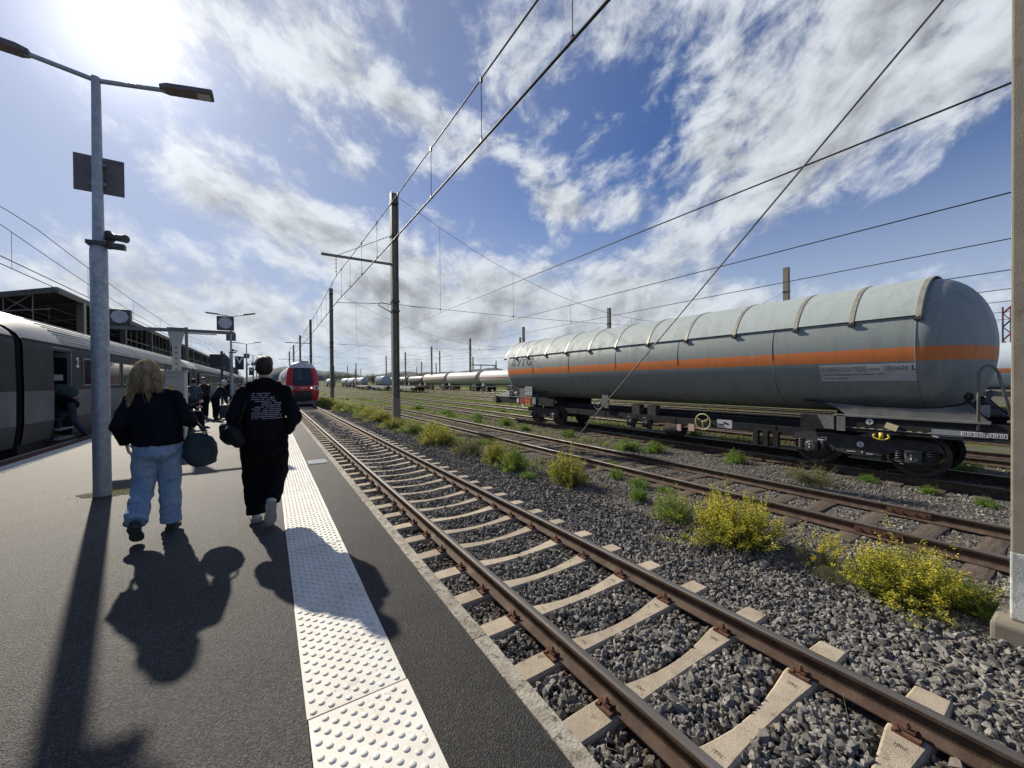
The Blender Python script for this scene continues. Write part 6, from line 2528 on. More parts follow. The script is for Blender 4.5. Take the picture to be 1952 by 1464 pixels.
# hanging thin rods at the near end and back wall
mb = MB()
for q in range(7):
    x = CE - .9 - q * .95
    mb.tube([(x, Yc0 + .2, 1), (x, Yc0 + .2, ZE + (ZV - ZE) * (CE - x) / (CE - CW))], .022, 5)
for q in range(6):
    x = CE - .9 - q * .95
    zt_ = ZE + (ZV - ZE) * (CE - x) / (CE - CW)
    mb.tube([(x, Yc0 + .2, zt_ - .1), (x - .95, Yc0 + .2, zt_ - 1.1)], .022, 5)
    mb.tube([(x - .95, Yc0 + .2, zt_ - .35), (x, Yc0 + .2, zt_ - 1.0)], .022, 5)
mb.tube([(CE - .3, Yc0 + .2, ZE - 1.05), (CE - 7.2, Yc0 + .2, ZE - 2.2)], .03, 5)
bld(mb, 'hanger_rod', pbr('rod_grey', (.16, .16, .16), rough=.6), t)
mb = MB()
mb.bbox((CW - .3, Yc0 + 1, 0), (CW, Yc1, ZV))
bld(mb, 'back_wall', paint('station_wall', (.10, .075, .055), None, .9), t)

# lattice crane tower and thin signal gantry far away
t = thing('lattice_tower', 'red and white lattice tower seen past the tank wagon\'s end', 'tower', (150, 14.5, ZG))
Ht = 19
for z0 in np.arange(0, Ht, 3.2):
    mb = MB()
    for sx in (-1, 1):
        for sy in (-1, 1):
            mb.tube([(sx * .6, sy * .6, z0), (sx * .6, sy * .6, z0 + 3.2)], .13, 4)
    for sx in (-1, 1):
        mb.tube([(-.6, sx * .6, z0), (.6, sx * .6, z0 + 1.6)], .12, 4)
        mb.tube([(.6, sx * .6, z0 + 1.6), (-.6, sx * .6, z0 + 3.2)], .12, 4)
        mb.tube([(sx * .6, -.6, z0), (sx * .6, .6, z0 + 1.6)], .12, 4)
        mb.tube([(sx * .6, .6, z0 + 1.6), (sx * .6, -.6, z0 + 3.2)], .12, 4)
    mb.build('tower_section', pbr('tower_red', (.16, .03, .035), rough=.6) if int(z0 / 3.2) % 2 else MT['darkmetal'], t)
t = thing('signal_gantry', 'thin grey signal gantry above the far cream tank wagon', 'gantry', (62, 118, ZG))
mb = MB()
mb.bbox((-.15, -.15, 0), (.15, .15, 8.2))
mb.bbox((5.4, -.15, 0), (5.7, .15, 7.9))
mb.build('post', MT['galv'], t)
MB().bbox((-3.5, -.12, 7.7), (6.4, .12, 8.1)).build('beam', MT['galv'], t)

# little pieces of litter
for i, (x, y, lab) in enumerate(((9.0, 5.2, 'crumpled white paper beyond the wooden sleeper track'), (3.0, 14.8, 'white scrap lying between the rails of the platform track'), (1.75, 13.2, 'white paper scrap left of the platform track rail'), (14.2, 17, 'white scrap in the grass left of the tank wagon\'s buffers'), (12, 42, 'white scrap in the grass beside the second mast'))):
    me = npmesh('litter', rock(ICO1, 200 + i, sq=(1, .6, .3), jit=.8, cut=2), ICO1[1], MT['litter'])
    tag(link('litter', me, None, (x, y, ZG + .05 if x > 4 else -.80), scale=.07 if y < 20 else .16), lab, 'litter', 'white litter')

# ================================================================== PEOPLE
def _cap(mb, p0, p1, r0, r1, n=12):
    p0, p1 = Vector(p0), Vector(p1)
    d = (p1 - p0)
    if d.length < 1e-5:
        d = Vector((0, 0, 1e-4))
        p1 = p0 + d
    u = d.normalized()
    pts, rr = [], []
    for a in (.12, .45, .85, 1.25):
        pts.append(p0 - u * r0 * cos(a))
        rr.append(r0 * sin(a))
    for t in (0, .33, .66, 1):
        pts.append(p0 + d * t)
        rr.append(r0 + (r1 - r0) * t)
    for a in (1.25, .85, .45, .12):
        pts.append(p1 + u * r1 * cos(a))
        rr.append(r1 * sin(a))
    mb.tube(pts, rr, n)


def _ell(mb, c, rad, rot=None, n=14):
    vs, fs = [], []
    R = rot if rot is not None else Matrix.Identity(3)
    m = 9
    for i in range(m + 1):
        th = pi * (i * .98 + .01 * m) / m
        for j in range(n):
            a = 2 * pi * j / n
            p = R @ Vector((rad[0] * sin(th) * cos(a), rad[1] * sin(th) * sin(a), rad[2] * cos(th)))
            vs.append((p.x + c[0], p.y + c[1], p.z + c[2]))
    for i in range(m):
        for j in range(n):
            fs.append((i * n + j, i * n + (j + 1) % n, (i + 1) * n + (j + 1) % n, (i + 1) * n + j))
    fs += [tuple(range(n)), tuple(m * n + j for j in range(n - 1, -1, -1))]
    mb.add(vs, fs)


def _loft(mb, secs, n=20):
    vs, fs = [], []
    for (x, y, z, rx, ry) in secs:
        for j in range(n):
            a = 2 * pi * j / n
            vs.append((x + rx * cos(a), y + ry * sin(a), z))
    for i in range(len(secs) - 1):
        for j in range(n):
            fs.append((i * n + j, i * n + (j + 1) % n, (i + 1) * n + (j + 1) % n, (i + 1) * n + j))
    fs += [tuple(range(n - 1, -1, -1)), tuple((len(secs) - 1) * n + j for j in range(n))]
    mb.add(vs, fs)


def soft(parts, voxel=.012, smooth=4, folds=(), cuts=()):
    """union of closed pieces -> one continuous skin; folds: (amplitude, (fx,fy,fz), seed)"""
    mb = MB()
    for p in parts:
        {'c': _cap, 'e': _ell, 'l': _loft}[p[0]](mb, *p[1:])
    me = mb.mesh('soft', [])
    o = bpy.data.objects.new('soft', me)
    m = o.modifiers.new('r', 'REMESH')
    m.mode = 'VOXEL'
    m.voxel_size = voxel
    m.use_smooth_shade = True
    if smooth:
        s = o.modifiers.new('s', 'SMOOTH')
        s.factor = .5
        s.iterations = smooth
    dg = eval_in_tmp(o)
    out = bpy.data.meshes.new_from_object(o.evaluated_get(dg))
    bpy.data.objects.remove(o)
    bpy.data.meshes.remove(me)
    if folds:
        n = len(out.vertices)
        co = np.empty(n * 3, np.float32)
        no = np.empty(n * 3, np.float32)
        out.vertices.foreach_get('co', co)
        out.vertices.foreach_get('normal', no)
        co, no = co.reshape(-1, 3), no.reshape(-1, 3)
        d = np.zeros(n)
        for amp, f, sd in folds:
            for i in range(n):
                p = co[i]
                q = mnoise.noise((p[0] * f[0] + sd, p[1] * f[1], p[2] * f[2]))
                d[i] += amp * (1 - 2 * abs(q) if sd % 2 else q)
        co += no * d[:, None]
        out.vertices.foreach_set('co', co.ravel())
    for (p, d, rad) in cuts:                   # flat garment hems: what bulges past the hem plane is pressed onto it
        p, d = Vector(p), Vector(d).normalized()
        for v in out.vertices:
            q = (v.co - p)
            h = q.dot(d)
            if 0 < h < rad and (q - d * h).length < rad:
                v.co -= d * h * .94
    out.polygons.foreach_set('use_smooth', [True] * len(out.polygons))
    out.update()
    return out


def put(me, name, mat_, parent):
    me.name = name
    me.materials.clear()
    me.materials.append(mat_)
    return link(name, me, parent)


def hand_parts(w, d, nrm, side, r=.0085, curl=.5):
    """w wrist, d finger direction, nrm palm normal, side +1/-1 thumb side"""
    w, d, nrm = Vector(w), Vector(d).normalized(), Vector(nrm).normalized()
    s = d.cross(nrm).normalized() * side
    P = []
    for q in (-.028, -.01, .01, .028):
        P.append(('c', w + s * q * .6 + d * .01, w + s * q + d * .085, .014, .012))
    for q, L in ((.030, .068), (.010, .078), (-.010, .072), (-.029, .056)):
        b = w + s * q + d * .088
        m1 = b + (d * cos(curl * .6) + nrm * sin(curl * .6)) * L * .5
        m2 = m1 + (d * cos(curl * 1.7) + nrm * sin(curl * 1.7)) * L * .5
        P += [('c', b, m1, r, r * .95), ('c', m1, m2, r * .95, r * .8)]
    tb = w + s * .030 + d * .025
    tm = tb + (s * .75 + d * .7 + nrm * .25).normalized() * .042
    te = tm + (s * .25 + d * .9 + nrm * .4).normalized() * .034
    P += [('c', tb, tm, .0125, .0105), ('c', tm, te, .0105, .0085)]
    return P


def head_parts(c, f=Vector((0, 1, 0)), k=1.0):
    c, f = Vector(c), Vector(f).normalized()
    s = f.cross(Vector((0, 0, 1))).normalized()
    up = s.cross(f)
    R = Matrix((s, f, up)).transposed()
    P = [('e', c + up * .02 * k - f * .01, (.076 * k, .094 * k, .098 * k), R), ('e', c - up * .05 * k + f * .025 * k, (.056 * k, .062 * k, .07 * k), R),
         ('c', c + f * .088 * k - up * .0 * k, c + f * .108 * k - up * .03 * k, .010, .014), ('e', c + f * .082 * k - up * .062 * k, (.024, .010, .010), R),
         ('e', c + f * .078 * k + up * .022 * k, (.05, .016, .012), R)]
    for q in (-1, 1):
        P.append(('e', c + s * q * .077 * k - up * .005 * k - f * .008, (.010, .020, .032), R))
    return P


def shoe(parent, heel, toe, up, m_up, m_sole, k=1.0):
    heel, toe, up = Vector(heel), Vector(toe), Vector(up)
    y = (toe - heel)
    L = y.length
    y.normalize()
    z = (up - y * up.dot(y)).normalized()
    x = y.cross(z)
    out = [(-.030, .0), (-.036, .03), (-.032, .10), (-.040, .17), (-.042, .21), (-.030, .255), (-.008, .27), (.018, .262), (.036, .225), (.040, .18), (.033, .10), (.035, .03), (.030, .0), (.0, -.012)]
    sc = L / .26
    pt = lambda a, b, c: heel + x * a * k + y * b * sc + z * c
    n = len(out)
    mb = MB()
    mb.add([pt(a, b, 0) for a, b in out] + [pt(a * 1.04, b, .012) for a, b in out] + [pt(a * .98, b, .026) for a, b in out],
           [tuple(range(n - 1, -1, -1)), tuple(2 * n + i for i in range(n))] + [(r_ * n + i, r_ * n + (i + 1) % n, (r_ + 1) * n + (i + 1) % n, (r_ + 1) * n + i) for r_ in (0, 1) for i in range(n)])
    kk = .6 + .4 * k
    P = [('c', pt(0, .03, .05), pt(.002, .12, .05), .036, .035), ('c', pt(.0, .12, .045), pt(.0, .22, .035), .034, .028), ('c', pt(0, .03, .05), pt(0, .045, .115), .035, .042), ('c', pt(0, .07, .07), pt(0, .13, .05), .034, .032)]
    P = [(q[0], q[1], q[2], q[3] * kk, q[4] * kk) for q in P]
    so_ = put(soft(P, .008, 3), 'shoe', m_up, parent)
    mb.build('sole', m_sole, so_, smooth=40)
    return so_


def clothes(name, col, col2=None, rough=.85, bump=.25, bs_=140, **kw):
    return pbr(name, col, col2 or tuple(c * 1.35 for c in col), rough=rough, vscale=kw.pop('vscale', 5), bump=bump, bscale=bs_, coord='obj', spec=.2, **kw)


SKIN = pbr('skin', (.50, .31, .23), (.44, .26, .19), rough=.5, vscale=9, coord='obj')
SKIN.node_tree.nodes['Principled BSDF'].inputs['Subsurface Weight'].default_value = .08


def person(label, loc, rz, J, top, trousers, hair, shoes_, sole=None, voxel=.02, group=None, legr=(.10, .08, .065), armr=(.06, .05, .045), torso=None, pelvis=None,
           headdir=(0, 1, 0), hairp=None, folds_top=(), folds_leg=(), hands=True, feet=None, handdir=None, sleeve=1.0, hs=1.0, hemk=1.0, shoek=1.0):
    t = thing('person', label, 'person', loc, rz, group)
    V_ = {k2: Vector(v) for k2, v in J.items()}
    # one continuous body
    P = head_parts(V_['head'], headdir, hs)
    P += [('c', V_['neck'] - Vector((0, 0, .05)), V_['head'] - Vector((0, 0, .05)), .054, .050)]
    mid = (V_['hipL'] + V_['hipR']) / 2
    P += [('c', mid, V_['neck'] - Vector((0, 0, .10)), .10, .09)]
    for s in 'LR':
        P += [('c', V_['neck'] - Vector((0, 0, .08)), V_['sh' + s], .06, .045), ('c', V_['sh' + s], V_['el' + s], .042, .034), ('c', V_['el' + s], V_['wr' + s], .034, .025),
              ('c', mid, V_['hip' + s], .09, .08), ('c', V_['hip' + s], V_['kn' + s], .075, .05), ('c', V_['kn' + s], V_['an' + s], .05, .036)]
        hd = (handdir or {}).get(s)
        d = Vector(hd[0]) if hd else (V_['wr' + s] - V_['el' + s])
        nr = Vector(hd[1]) if hd else Vector((-1 if s == 'R' else 1, 0, .1))
        if hands:
            P += hand_parts(V_['wr' + s], d, nr, 1 if s == 'R' else -1, .0088 if voxel < .012 else .011)
    put(soft(P, min(voxel * .6, .012), 2), 'body', SKIN, t)
    # upper garment
    T = [('l', torso)] if torso else [('c', mid + Vector((0, 0, .02)), V_['neck'] - Vector((0, 0, .14)), .155, .15)]
    for s in 'LR':
        e = V_['el' + s].lerp(V_['wr' + s], .94 * sleeve)
        T += [('c', V_['neck'] - Vector((0, 0, .075)), V_['sh' + s] - Vector((0, 0, .015)), .068, armr[0] * .92), ('c', V_['sh' + s] - Vector((0, 0, .02)), V_['el' + s], armr[0] * .92, armr[1]), ('c', V_['el' + s], e, armr[1], armr[2])]
    cu = [(V_['el' + s].lerp(V_['wr' + s], .96 * sleeve), V_['wr' + s] - V_['el' + s], .12) for s in 'LR']
    tp = put(soft(T, voxel * .75, 5, folds_top, cu), 'jacket', top, t)
    # trousers
    T = [('l', pelvis)] if pelvis else [('e', mid, (.165, .125, .13))]
    for s in 'LR':
        T += [('c', V_['hip' + s], V_['kn' + s], legr[0], legr[1]), ('c', V_['kn' + s], V_['kn' + s].lerp(V_['an' + s], hemk), legr[1], legr[2])]
    cu = [(V_['kn' + s].lerp(V_['an' + s], hemk), V_['an' + s] - V_['kn' + s], .2) for s in 'LR']
    tr = put(soft(T, voxel * .75, 4, folds_leg, cu), 'trousers', trousers, t)
    if hairp:
        put(soft(hairp, .009 if voxel < .016 else .012, 3, ((.004, (40, 40, 14), 2),)), 'hair', hair, t)
    mb = MB()
    f = Vector(headdir).normalized()
    s_ = f.cross(Vector((0, 0, 1))).normalized()
    for q in (-1, 1):
        mb.lathe([(.0001, -.011), (.008, -.008), (.011, 0), (.008, .008), (.0001, .011)], o=V_['head'] + f * .078 * hs + s_ * q * .032, n=10)
    mb.build('eyes', MT['ink'], t, smooth=True)
    for s in 'LR':
        if feet and s in feet:
            h_, to_, up_ = feet[s]
        else:
            a = V_['an' + s]
            h_, to_, up_ = (a.x, a.y - .05, max(0, a.z - .09)), (a.x, a.y + .20, max(0, a.z - .09)), (0, 0, 1)
        shoe(t, h_, to_, up_, shoes_, sole or MT['black'], shoek)
    return t, tp, tr


# ------------------------------------------------------------------ the woman
BLK_KNIT = clothes('black_knit_sweater', (.007, .0075, .011), (.013, .014, .02), bump=.5, bs_=220)
DENIM = clothes('light_denim', (.21, .31, .44), (.32, .42, .54), bump=.4, bs_=300, vscale=9, grime=((.13, .20, .31), 10, .54, .72))
DARKSHOE = clothes('dark_grey_shoe', (.05, .052, .055))
GRSOLE = pbr('grey_shoe_sole', (.075, .08, .078), (.05, .055, .053), rough=.9, vscale=30, bump=.8, bscale=110, coord='obj')
O_W = Vector((-.96, 5.2, 0))
JW = dict(head=(-.08, .05, 1.625), neck=(-.05, 0, 1.475), shL=(-.195, 0, 1.35), shR=(.145, 0, 1.385), elL=(-.278, -.06, 1.10), wrL=(-.250, .05, .915), elR=(.262, -.04, 1.13), wrR=(.275, .21, 1.07),
          hipL=(-.085, 0, .885), hipR=(.102, 0, .885), knL=(-.115, .03, .50), anL=(-.105, -.30, .235), knR=(.085, .09, .48), anR=(.095, .06, .10))
wt, wtop, wleg = person('woman with long blonde hair in a black sweater and blue jeans walking away', O_W, 0, JW, BLK_KNIT, DENIM, None, DARKSHOE, GRSOLE, voxel=.012,
                        legr=(.112, .092, .083), armr=(.074, .068, .052),
                        torso=[(.012, 0, .885, .17, .12), (.012, 0, .90, .207, .155), (.008, 0, .96, .212, .162), (0, 0, 1.08, .208, .16), (-.015, 0, 1.25, .205, .15), (-.028, 0, 1.36, .185, .125), (-.045, 0, 1.44, .10, .09), (-.05, 0, 1.475, .07, .07)],
                        pelvis=[(.01, 0, .74, .14, .11), (.01, -.012, .80, .182, .142), (.01, -.005, .90, .172, .128), (.01, 0, .98, .15, .11)],
                        folds_top=((.010, (9, 9, 11), 3), (.005, (22, 22, 26), 4)), folds_leg=((.011, (6, 6, 10), 5), (.0045, (13, 13, 21), 4), (.003, (9, 9, 38), 7)),
                        feet={'L': ((-.105, -.41, .185), (-.10, -.26, .02), (0, .6, .8)), 'R': ((.095, .0, .0), (.115, .235, 0.0), (0, 0, 1))},
                        handdir={'L': ((.1, .35, -.95), (.9, .2, .2)), 'R': ((0, .9, -.3), (-.9, 0, 0))}, sleeve=.98, hemk=1.08, shoek=1.35)
wt.scale = (.94, 1, 1)
HB = pbr('dark_blonde_hair', (.40, .29, .15), (.62, .49, .29), rough=.42, vscale=26, coord='obj', island=.45, stretch=(1, 1, .25), transl=.25)
HB2 = pbr('brown_hair_roots', (.13, .09, .05), (.2, .14, .08), rough=.5, vscale=20, coord='obj')
hc = Vector((-.08, .035, 1.640))
put(soft([('e', hc, (.090, .108, .112)), ('l', [(-.075, -.050, 1.40, .075, .04), (-.078, -.045, 1.46, .092, .055), (-.08, -.02, 1.56, .092, .085), (-.08, .02, 1.66, .08, .09)])], .012, 4, ((.007, (26, 26, 7), 4),)), 'hair_base', HB2, wt)
r = np.random.default_rng(5)
mb = MB()
lock = [(r.uniform(0, 6.28), r.uniform(.010, .022), r.uniform(6.5, 9.5), r.uniform(.20, .345), r.normal() * .014, r.normal() * .014) for _ in range(46)]
for i in range(1500):
    th = r.uniform(0, 2 * pi)
    ph = np.arccos(r.uniform(-.25, 1))
    n0 = Vector((sin(ph) * cos(th), sin(ph) * sin(th), cos(ph)))
    if n0.y > .40 and n0.z < .72:
        continue
    st = hc + Vector((n0.x * .093, n0.y * .111, n0.z * .114))
    lk = lock[int((th / (2 * pi) * 23 + (ph > .8) * 23)) % 46]
    L = lk[3] * r.uniform(.80, 1.08) * (1.0 if n0.y < .2 else .85)
    side = abs(n0.x)
    ex = Vector((n0.x * .030 + lk[4] + r.normal() * .007, min(-.02, n0.y * .05) - .030 + lk[5] + r.normal() * .007, 0))
    pts, rad = [], []
    nseg = 11
    for q in range(nseg + 1):
        u = q / nseg
        drop = (u ** 1.25) * (L + .05 * n0.z + max(0, n0.z) * .05)
        grow = min(1, u * 1.6)
        w = lk[1] * grow * sin(lk[0] + lk[2] * u * 1.5)
        w2 = lk[1] * grow * cos(lk[0] * 1.7 + lk[2] * u * 1.5)
        out_ = Vector((n0.x, n0.y, 0)) * .010 * sin(pi * min(1, u * 1.4))
        pts.append(st + out_ + Vector((ex.x * (u ** .6) + w, ex.y * (u ** .6) + w2, -drop)))
        rad.append(.0030 * (1 - .7 * u))
    mb.tube(pts, rad, 3, caps=False)
for i in range(90):                       # flyaway strands
    th = r.uniform(0, 2 * pi)
    st = hc + Vector((cos(th) * .095, -.02 + r.normal() * .05, r.uniform(-.12, .10)))
    pts = [st + Vector((cos(th) * .05 * u + .012 * sin(9 * u + i), r.normal() * .004, -.16 * u ** 1.6 + .02 * u)) for u in np.linspace(0, 1, 7)]
    mb.tube(pts, [.0012] * 7, 3, caps=False)
mb.build('hair', HB, wt, smooth=True, fix=False)

# tote bag hanging from her forearm
TEAL = clothes('dark_teal_bag_cloth', (.045, .065, .075), (.065, .088, .098), bump=.4, bs_=160)
O_B = O_W + Vector((.335, .06, .62))
bt = thing('tote_bag', 'dark teal tote bag hanging from the woman\'s right forearm', 'bag', O_B, radians(20))
put(soft([('l', [(.02, 0, .0, .05, .07), (.015, 0, .03, .11, .13), (0, 0, .12, .142, .15), (-.005, 0, .22, .140, .135), (-.01, 0, .30, .110, .09), (-.03, 0, .345, .07, .05)])], .010, 4, ((.010, (9, 9, 6), 3), (.004, (24, 24, 18), 4))), 'bag_body', TEAL, bt)
mb = MB()
for sy in (-.07, .05):
    mb.tube([(-.10, sy, .27), (-.09, sy * .9, .36), (-.06, sy * .6 + .06, .455), (-.02, sy * .6 + .07, .47), (.03, sy * .8, .38), (.06, sy, .28)], .009, 6)
mb.build('strap', TEAL, bt, smooth=True)

# ------------------------------------------------------------------ the man
BLK = clothes('black_hoodie_cloth', (.0065, .0065, .0085), (.011, .011, .014), bump=.3, bs_=200)
BLK2 = clothes('black_trouser_cloth', (.005, .005, .0065), (.009, .009, .011), bump=.3, bs_=240)
HAIRD = pbr('dark_brown_hair', (.014, .010, .008), (.03, .021, .016), rough=.62, vscale=60, coord='obj', stretch=(1, 1, .3), bump=.5, bscale=80)
HAIRS = pbr('short_cropped_hair', (.020, .015, .012), (.042, .03, .024), rough=.7, vscale=150, coord='obj')
PALE = clothes('off_white_shoe', (.50, .48, .45))
PSOLE = pbr('pale_shoe_sole', (.34, .33, .31), (.26, .25, .235), rough=.9, vscale=25, bump=.6, bscale=90, coord='obj')
O_M = Vector((-.05, 5.0, 0))
JM = dict(head=(.01, .035, 1.665), neck=(.01, 0, 1.515), shL=(-.180, 0, 1.405), shR=(.190, 0, 1.415), elL=(-.262, -.05, 1.15), wrL=(-.24, .14, 1.03), elR=(.292, -.07, 1.12), wrR=(.215, .07, .945),
          hipL=(-.092, 0, .93), hipR=(.10, 0, .93), knL=(-.085, .10, .50), anL=(-.078, .03, .10), knR=(.112, .10, .52), anR=(.06, -.20, .285))
hm = Vector(JM['head'])
mt_, mtop, mleg = person('man in black hoodie and wide black trousers walking beside the white tactile strip', O_M, 0, JM, BLK, BLK2, HAIRD, PALE, PSOLE, voxel=.012,
                         legr=(.128, .118, .085), armr=(.080, .070, .058),
                         torso=[(.01, 0, .85, .15, .10), (.01, 0, .865, .188, .14), (.01, 0, .93, .196, .15), (.01, 0, 1.08, .186, .145), (.01, 0, 1.26, .208, .145), (.01, 0, 1.39, .185, .115), (.01, 0, 1.47, .10, .085), (.01, 0, 1.52, .072, .07)],
                         pelvis=[(.005, 0, .72, .15, .12), (.005, 0, .80, .195, .15), (.005, 0, .92, .19, .145), (.005, 0, 1.0, .15, .12)],
                         folds_top=((.009, (8, 8, 11), 3), (.004, (20, 20, 26), 5)), folds_leg=((.011, (7, 7, 10), 5), (.004, (20, 20, 30), 6)),
                         hairp=[('e', hm + Vector((0, -.008, .050)), (.086, .103, .082)), ('e', hm + Vector((.01, .05, .085)), (.074, .07, .056)), ('e', hm + Vector((0, -.035, .022)), (.084, .070, .066)), ('e', hm + Vector((-.03, .02, .10)), (.04, .05, .035)), ('e', hm + Vector((.035, -.01, .095)), (.04, .05, .035))],
                         feet={'L': ((-.078, -.03, 0), (-.09, .235, 0), (0, 0, 1)), 'R': ((.06, -.335, .265), (.05, -.25, .015), (0, 1, .15))},
                         handdir={'L': ((0, .9, -.3), (.9, 0, 0)), 'R': ((-.3, .6, -.6), (-.8, 0, 0))}, sleeve=1.0, hs=.98, hemk=1.06, shoek=1.4)
put(soft([('e', hm + Vector((0, -.014, -.01)), (.082, .093, .078))], .010, 2), 'cropped_hair', HAIRS, mt_)
put(soft([('e', Vector((.01, -.075, 1.475)), (.135, .065, .085)), ('c', (-.10, .0, 1.475), (-.04, .09, 1.47), .042, .036), ('c', (.12, .0, 1.475), (.06, .09, 1.47), .042, .036), ('c', (-.11, -.04, 1.475), (.13, -.04, 1.475), .048, .048)], .010, 5, ((.006, (14, 14, 12), 3),)), 'hood', BLK, mt_)
# printed lines on the back of the hoodie
bm = bmesh.new()
bm.from_mesh(mtop.data)
bvh = BVHTree.FromBMesh(bm)
mb = MB()
rr_ = random.Random(4)


def onback(x, z):
    h = bvh.ray_cast(Vector((x, -1, z)), Vector((0, 1, 0)))
    return (h[0].x, h[0].y - .003, h[0].z) if h[0] else None


rows = 14
for i in range(rows):
    z = 1.385 - i * .0205
    x0, x1 = -.105, (.05 if i < 2 else .10 if i < 5 else .155 if i < rows - 1 else .175)
    sk = 0 if i in (0, 1, 2) else (.09 if i in (5, 6) else .03 if i in (4, 7) else 0)
    x = x0 + sk
    while x < x1:
        w = rr_.choice((.006, .009, .014, .018))
        a, b = onback(x, z), onback(x + w, z)
        c, d = onback(x + w, z + .0075), onback(x, z + .0075)
        if a and b and c and d and rr_.random() > .10:
            mb.add([a, b, c, d], [(0, 1, 2, 3)])
        x += w + .004
bm.free()
o = mb.build('printed_text', pbr('white_print', (.42, .42, .44), rough=.8), mtop, fix=False)
o['label'] = 'rows of small white printed text on the back'

BAGB = clothes('black_bag_cloth', (.010, .010, .012), (.016, .016, .018), rough=.6)
bt = thing('shoulder_bag', 'black soft shoulder bag hanging at the man\'s left side', 'bag', O_M + Vector((-.285, .02, .83)), radians(8))
put(soft([('e', (0, 0, .14), (.105, .23, .115)), ('e', (-.02, .05, .21), (.085, .17, .07)), ('e', (.05, -.1, .07), (.06, .12, .07))], .011, 4, ((.010, (10, 8, 10), 3),)), 'bag_body', BAGB, bt)
mb = MB()
mb.tube([(.04, -.16, .22), (.10, -.15, .42), (.16, -.08, .60), (.17, .03, .62), (.10, .14, .45), (.04, .17, .22)], .012, 6)
mb.build('strap', BAGB, bt, smooth=True)


# ------------------------------------------------------------------ people farther along
def standing(lean=0.0, arms='down', step=.1, h=1.72):
    k2 = h / 1.72
    f = lambda x, y, z: (x * k2, y * k2, z * k2)
    ly = lambda z: lean * max(0, z - .9) * 1.0
    J = dict(head=f(0, .03 + ly(1.58) * 1.1, 1.60 - abs(lean) * .22), neck=f(0, ly(1.45), 1.45 - abs(lean) * .14), shL=f(-.19, ly(1.38), 1.36 - abs(lean) * .12), shR=f(.19, ly(1.38), 1.36 - abs(lean) * .12),
             elL=f(-.25, ly(1.1) - .03, 1.09), elR=f(.25, ly(1.1) - .03, 1.09), wrL=f(-.24, ly(1.0) + .08, .86), wrR=f(.24, ly(1.0) + .08, .86),
             hipL=f(-.09, 0, .90), hipR=f(.09, 0, .90), knL=f(-.10, step * .5 + .02, .48), knR=f(.10, -step * .2 + .02, .48), anL=f(-.10, step, .09), anR=f(.10, -step, .09))
    if arms == 'fwd':
        J.update(elL=f(-.24, .08 + ly(1.1), 1.08), wrL=f(-.16, .32 + ly(1.1), 1.06), elR=f(.24, .08 + ly(1.1), 1.08), wrR=f(.16, .32 + ly(1.1), 1.06))
    if arms == 'reach':
        J.update(elL=f(-.22, .22 + ly(1.3), 1.02), wrL=f(-.16, .35 + ly(1.3), .82), elR=f(.22, .22 + ly(1.3), 1.02), wrR=f(.16, .38 + ly(1.3), .82))
    return J


def simple_hair(h, big=1.0, long=False):
    P = [('e', Vector(h) + Vector((0, -.01, .05)), (.09 * big, .104 * big, .082 * big)), ('e', Vector(h) + Vector((0, -.04, .0)), (.085 * big, .07 * big, .08 * big))]
    if long:
        P.append(('l', [(h[0], h[1] - .06, h[2] - .25, .08, .04), (h[0], h[1] - .05, h[2] - .05, .10, .06)]))
    return P


WHITEH = pbr('white_hair', (.62, .60, .57), (.5, .48, .45), rough=.6, vscale=40, coord='obj')
NAVY = clothes('navy_jacket', (.018, .024, .042))
DKT = clothes('dark_trousers', (.012, .012, .016))
GREYB = clothes('blue_grey_vest', (.07, .085, .11))
OLIVE = clothes('dark_olive_coat', (.03, .03, .026))
BLUEJ = clothes('dark_denim_far', (.03, .04, .06))
GRP = 'passengers farther along the platform'
J = standing(.42, 'reach', .04, 1.72)
person('white-haired man in navy jacket bending over a suitcase on the platform', (-1.86, 19.9, 0), radians(-58), J, NAVY, DKT, WHITEH, MT['black'], group=GRP, hairp=simple_hair(J['head'], 1.02), legr=(.12, .10, .085))
t = thing('suitcase', 'dark blue wheeled suitcase beside the bending white-haired man', 'suitcase', (-1.55, 20.05, 0), radians(15))
SUIT = clothes('navy_suitcase', (.03, .045, .07), rough=.5)
bevel(MB().bbox((-.19, -.12, .05), (.19, .12, .60)).build('shell', SUIT, t), .03, 3)
MB().tube([(-.12, .08, .58), (-.12, .08, .95), (.12, .08, .95), (.12, .08, .58)], .012, 6).build('handle', MT['galv'], t)
mb = MB()
for sx in (-.14, .14):
    mb.lathe([(.0001, -.02), (.035, -.02), (.035, .02), (.0001, .02)], axis='x', o=(sx, 0, .035), n=12)
mb.build('wheel', MT['black'], t)
J = standing(.02, 'down', .12, 1.70)
person('passenger with blue-grey vest standing left of the group behind the cabinet', (-2.66, 20.8, 0), radians(10), J, GREYB, BLUEJ, HAIRD, MT['black'], group=GRP, hairp=simple_hair(J['head']))
J = standing(.05, 'fwd', .05, 1.78)
person('passenger in dark coat and cap turned towards the camera behind the cabinet', (-2.35, 21.3, 0), radians(150), J, OLIVE, DKT, MT['darkmetal'], MT['black'], group=GRP, hairp=simple_hair(J['head'], 1.04))
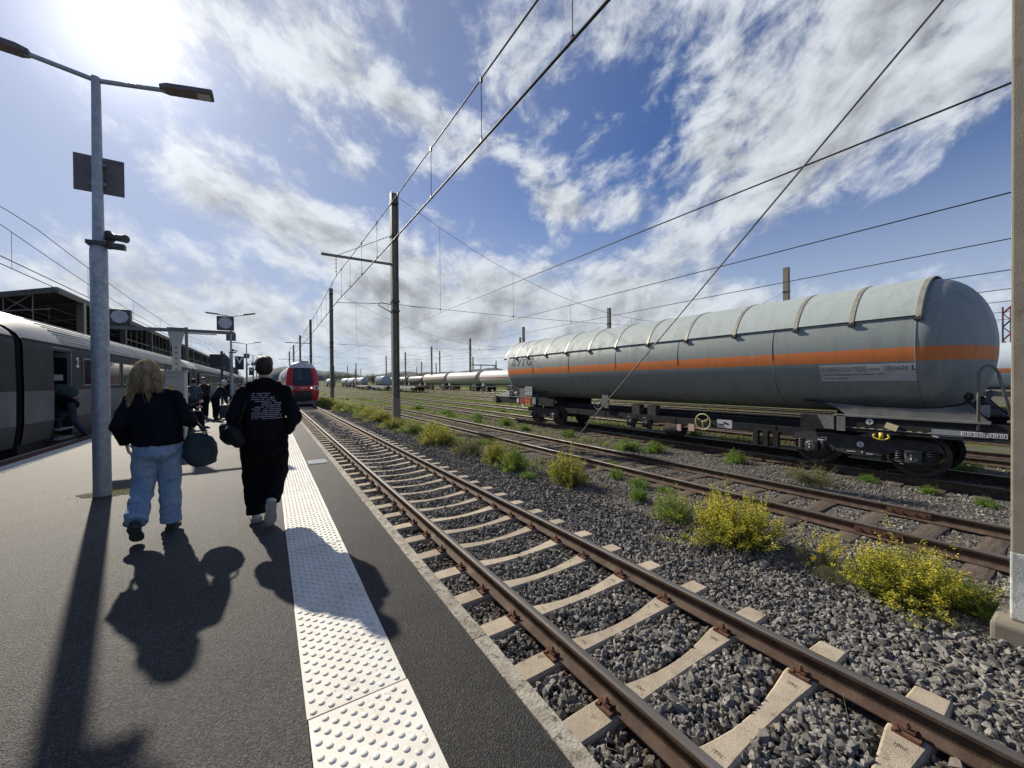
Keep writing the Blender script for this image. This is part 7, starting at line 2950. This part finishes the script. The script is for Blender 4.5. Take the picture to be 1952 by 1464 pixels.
# seated traveller half hidden by the woman
t = thing('travel_bag', 'dark holdall under the seated traveller behind the woman', 'bag', (-2.40, 16.3, 0))
bevel(MB().bbox((-.3, -.22, 0), (.28, .22, .42)).build('bag_body', BAGB, t), .06, 3)
J = dict(head=(0, .06, 1.18), neck=(0, .0, 1.03), shL=(-.18, 0, .95), shR=(.18, 0, .95), elL=(-.23, .1, .70), wrL=(-.14, .34, .70), elR=(.23, .12, .72), wrR=(.12, .38, .86), hipL=(-.09, 0, .52), hipR=(.09, 0, .52),
         knL=(-.13, .42, .52), knR=(.13, .42, .52), anL=(-.13, .44, .09), anR=(.13, .46, .09))
person('seated traveller in black with one hand raised, half hidden behind the woman', (-2.34, 16.3, 0), radians(-80), J, BLK, DKT, HAIRD, MT['black'], group=GRP, hairp=simple_hair(J['head']))
# passenger boarding the coach
J = dict(head=(0, .62, 1.38), neck=(0, .46, 1.33), shL=(-.19, .40, 1.30), shR=(.19, .40, 1.30), elL=(-.26, .62, 1.12), wrL=(-.22, .80, 1.25), elR=(.26, .6, 1.08), wrR=(.24, .8, 1.1), hipL=(-.09, 0, .92), hipR=(.09, .05, .94),
         knL=(-.10, -.05, .50), anL=(-.10, -.28, .14), knR=(.12, .34, .74), anR=(.12, .36, .34))
person('passenger bending forward while climbing into the open coach door', (-4.62, 15.62, 0), radians(82), J, BLK2, BLUEJ, HAIRD, MT['black'], group=GRP, hairp=simple_hair(J['head']),
       feet={'L': ((-.10, -.36, .06), (-.10, -.13, .0), (0, 0, 1)), 'R': ((.12, .30, .24), (.12, .54, .24), (0, 0, 1))})
t = thing('backpack', 'big dark teal backpack on the passenger climbing into the coach', 'backpack', (-4.72, 15.62, 1.12), radians(82))
put(soft([('e', (0, .16, .22), (.20, .34, .17)), ('e', (0, .02, .16), (.18, .24, .15))], .016, 4, ((.012, (8, 8, 8), 3),)), 'bag_body', TEAL, t)
mb = MB()
for q in (-.1, .02, .12):
    mb.tube([(q, -.14, .05), (q + .01, -.17, -.06)], .008, 5)
mb.build('strap', BAGB, t)
for i, (x, y, rz_, col, hh, lab) in enumerate(((-2.35, 33, 0, DKT, 1.74, 'dark passenger walking just left of the second lamp post'), (-1.55, 36, 20, NAVY, 1.68, 'dark blue passenger right of the second lamp post'), (-2.0, 41, -30, OLIVE, 1.76, 'passenger in dark olive farther behind the second lamp post'),
                                              (-2.9, 38, 160, BLK, 1.7, 'black-clad passenger close to the far coaches'), (-1.2, 45, 0, GREYB, 1.72, 'grey-clad passenger farthest along the platform'))):
    J = standing(.03, 'down' if i % 2 else 'fwd', .14, hh)
    person(lab, (x, y, 0), radians(rz_), J, col, DKT, HAIRD if i != 1 else WHITEH, MT['black'], group=GRP, hairp=simple_hair(J['head']), voxel=.026)

bpy.data.scenes.remove(TMP)
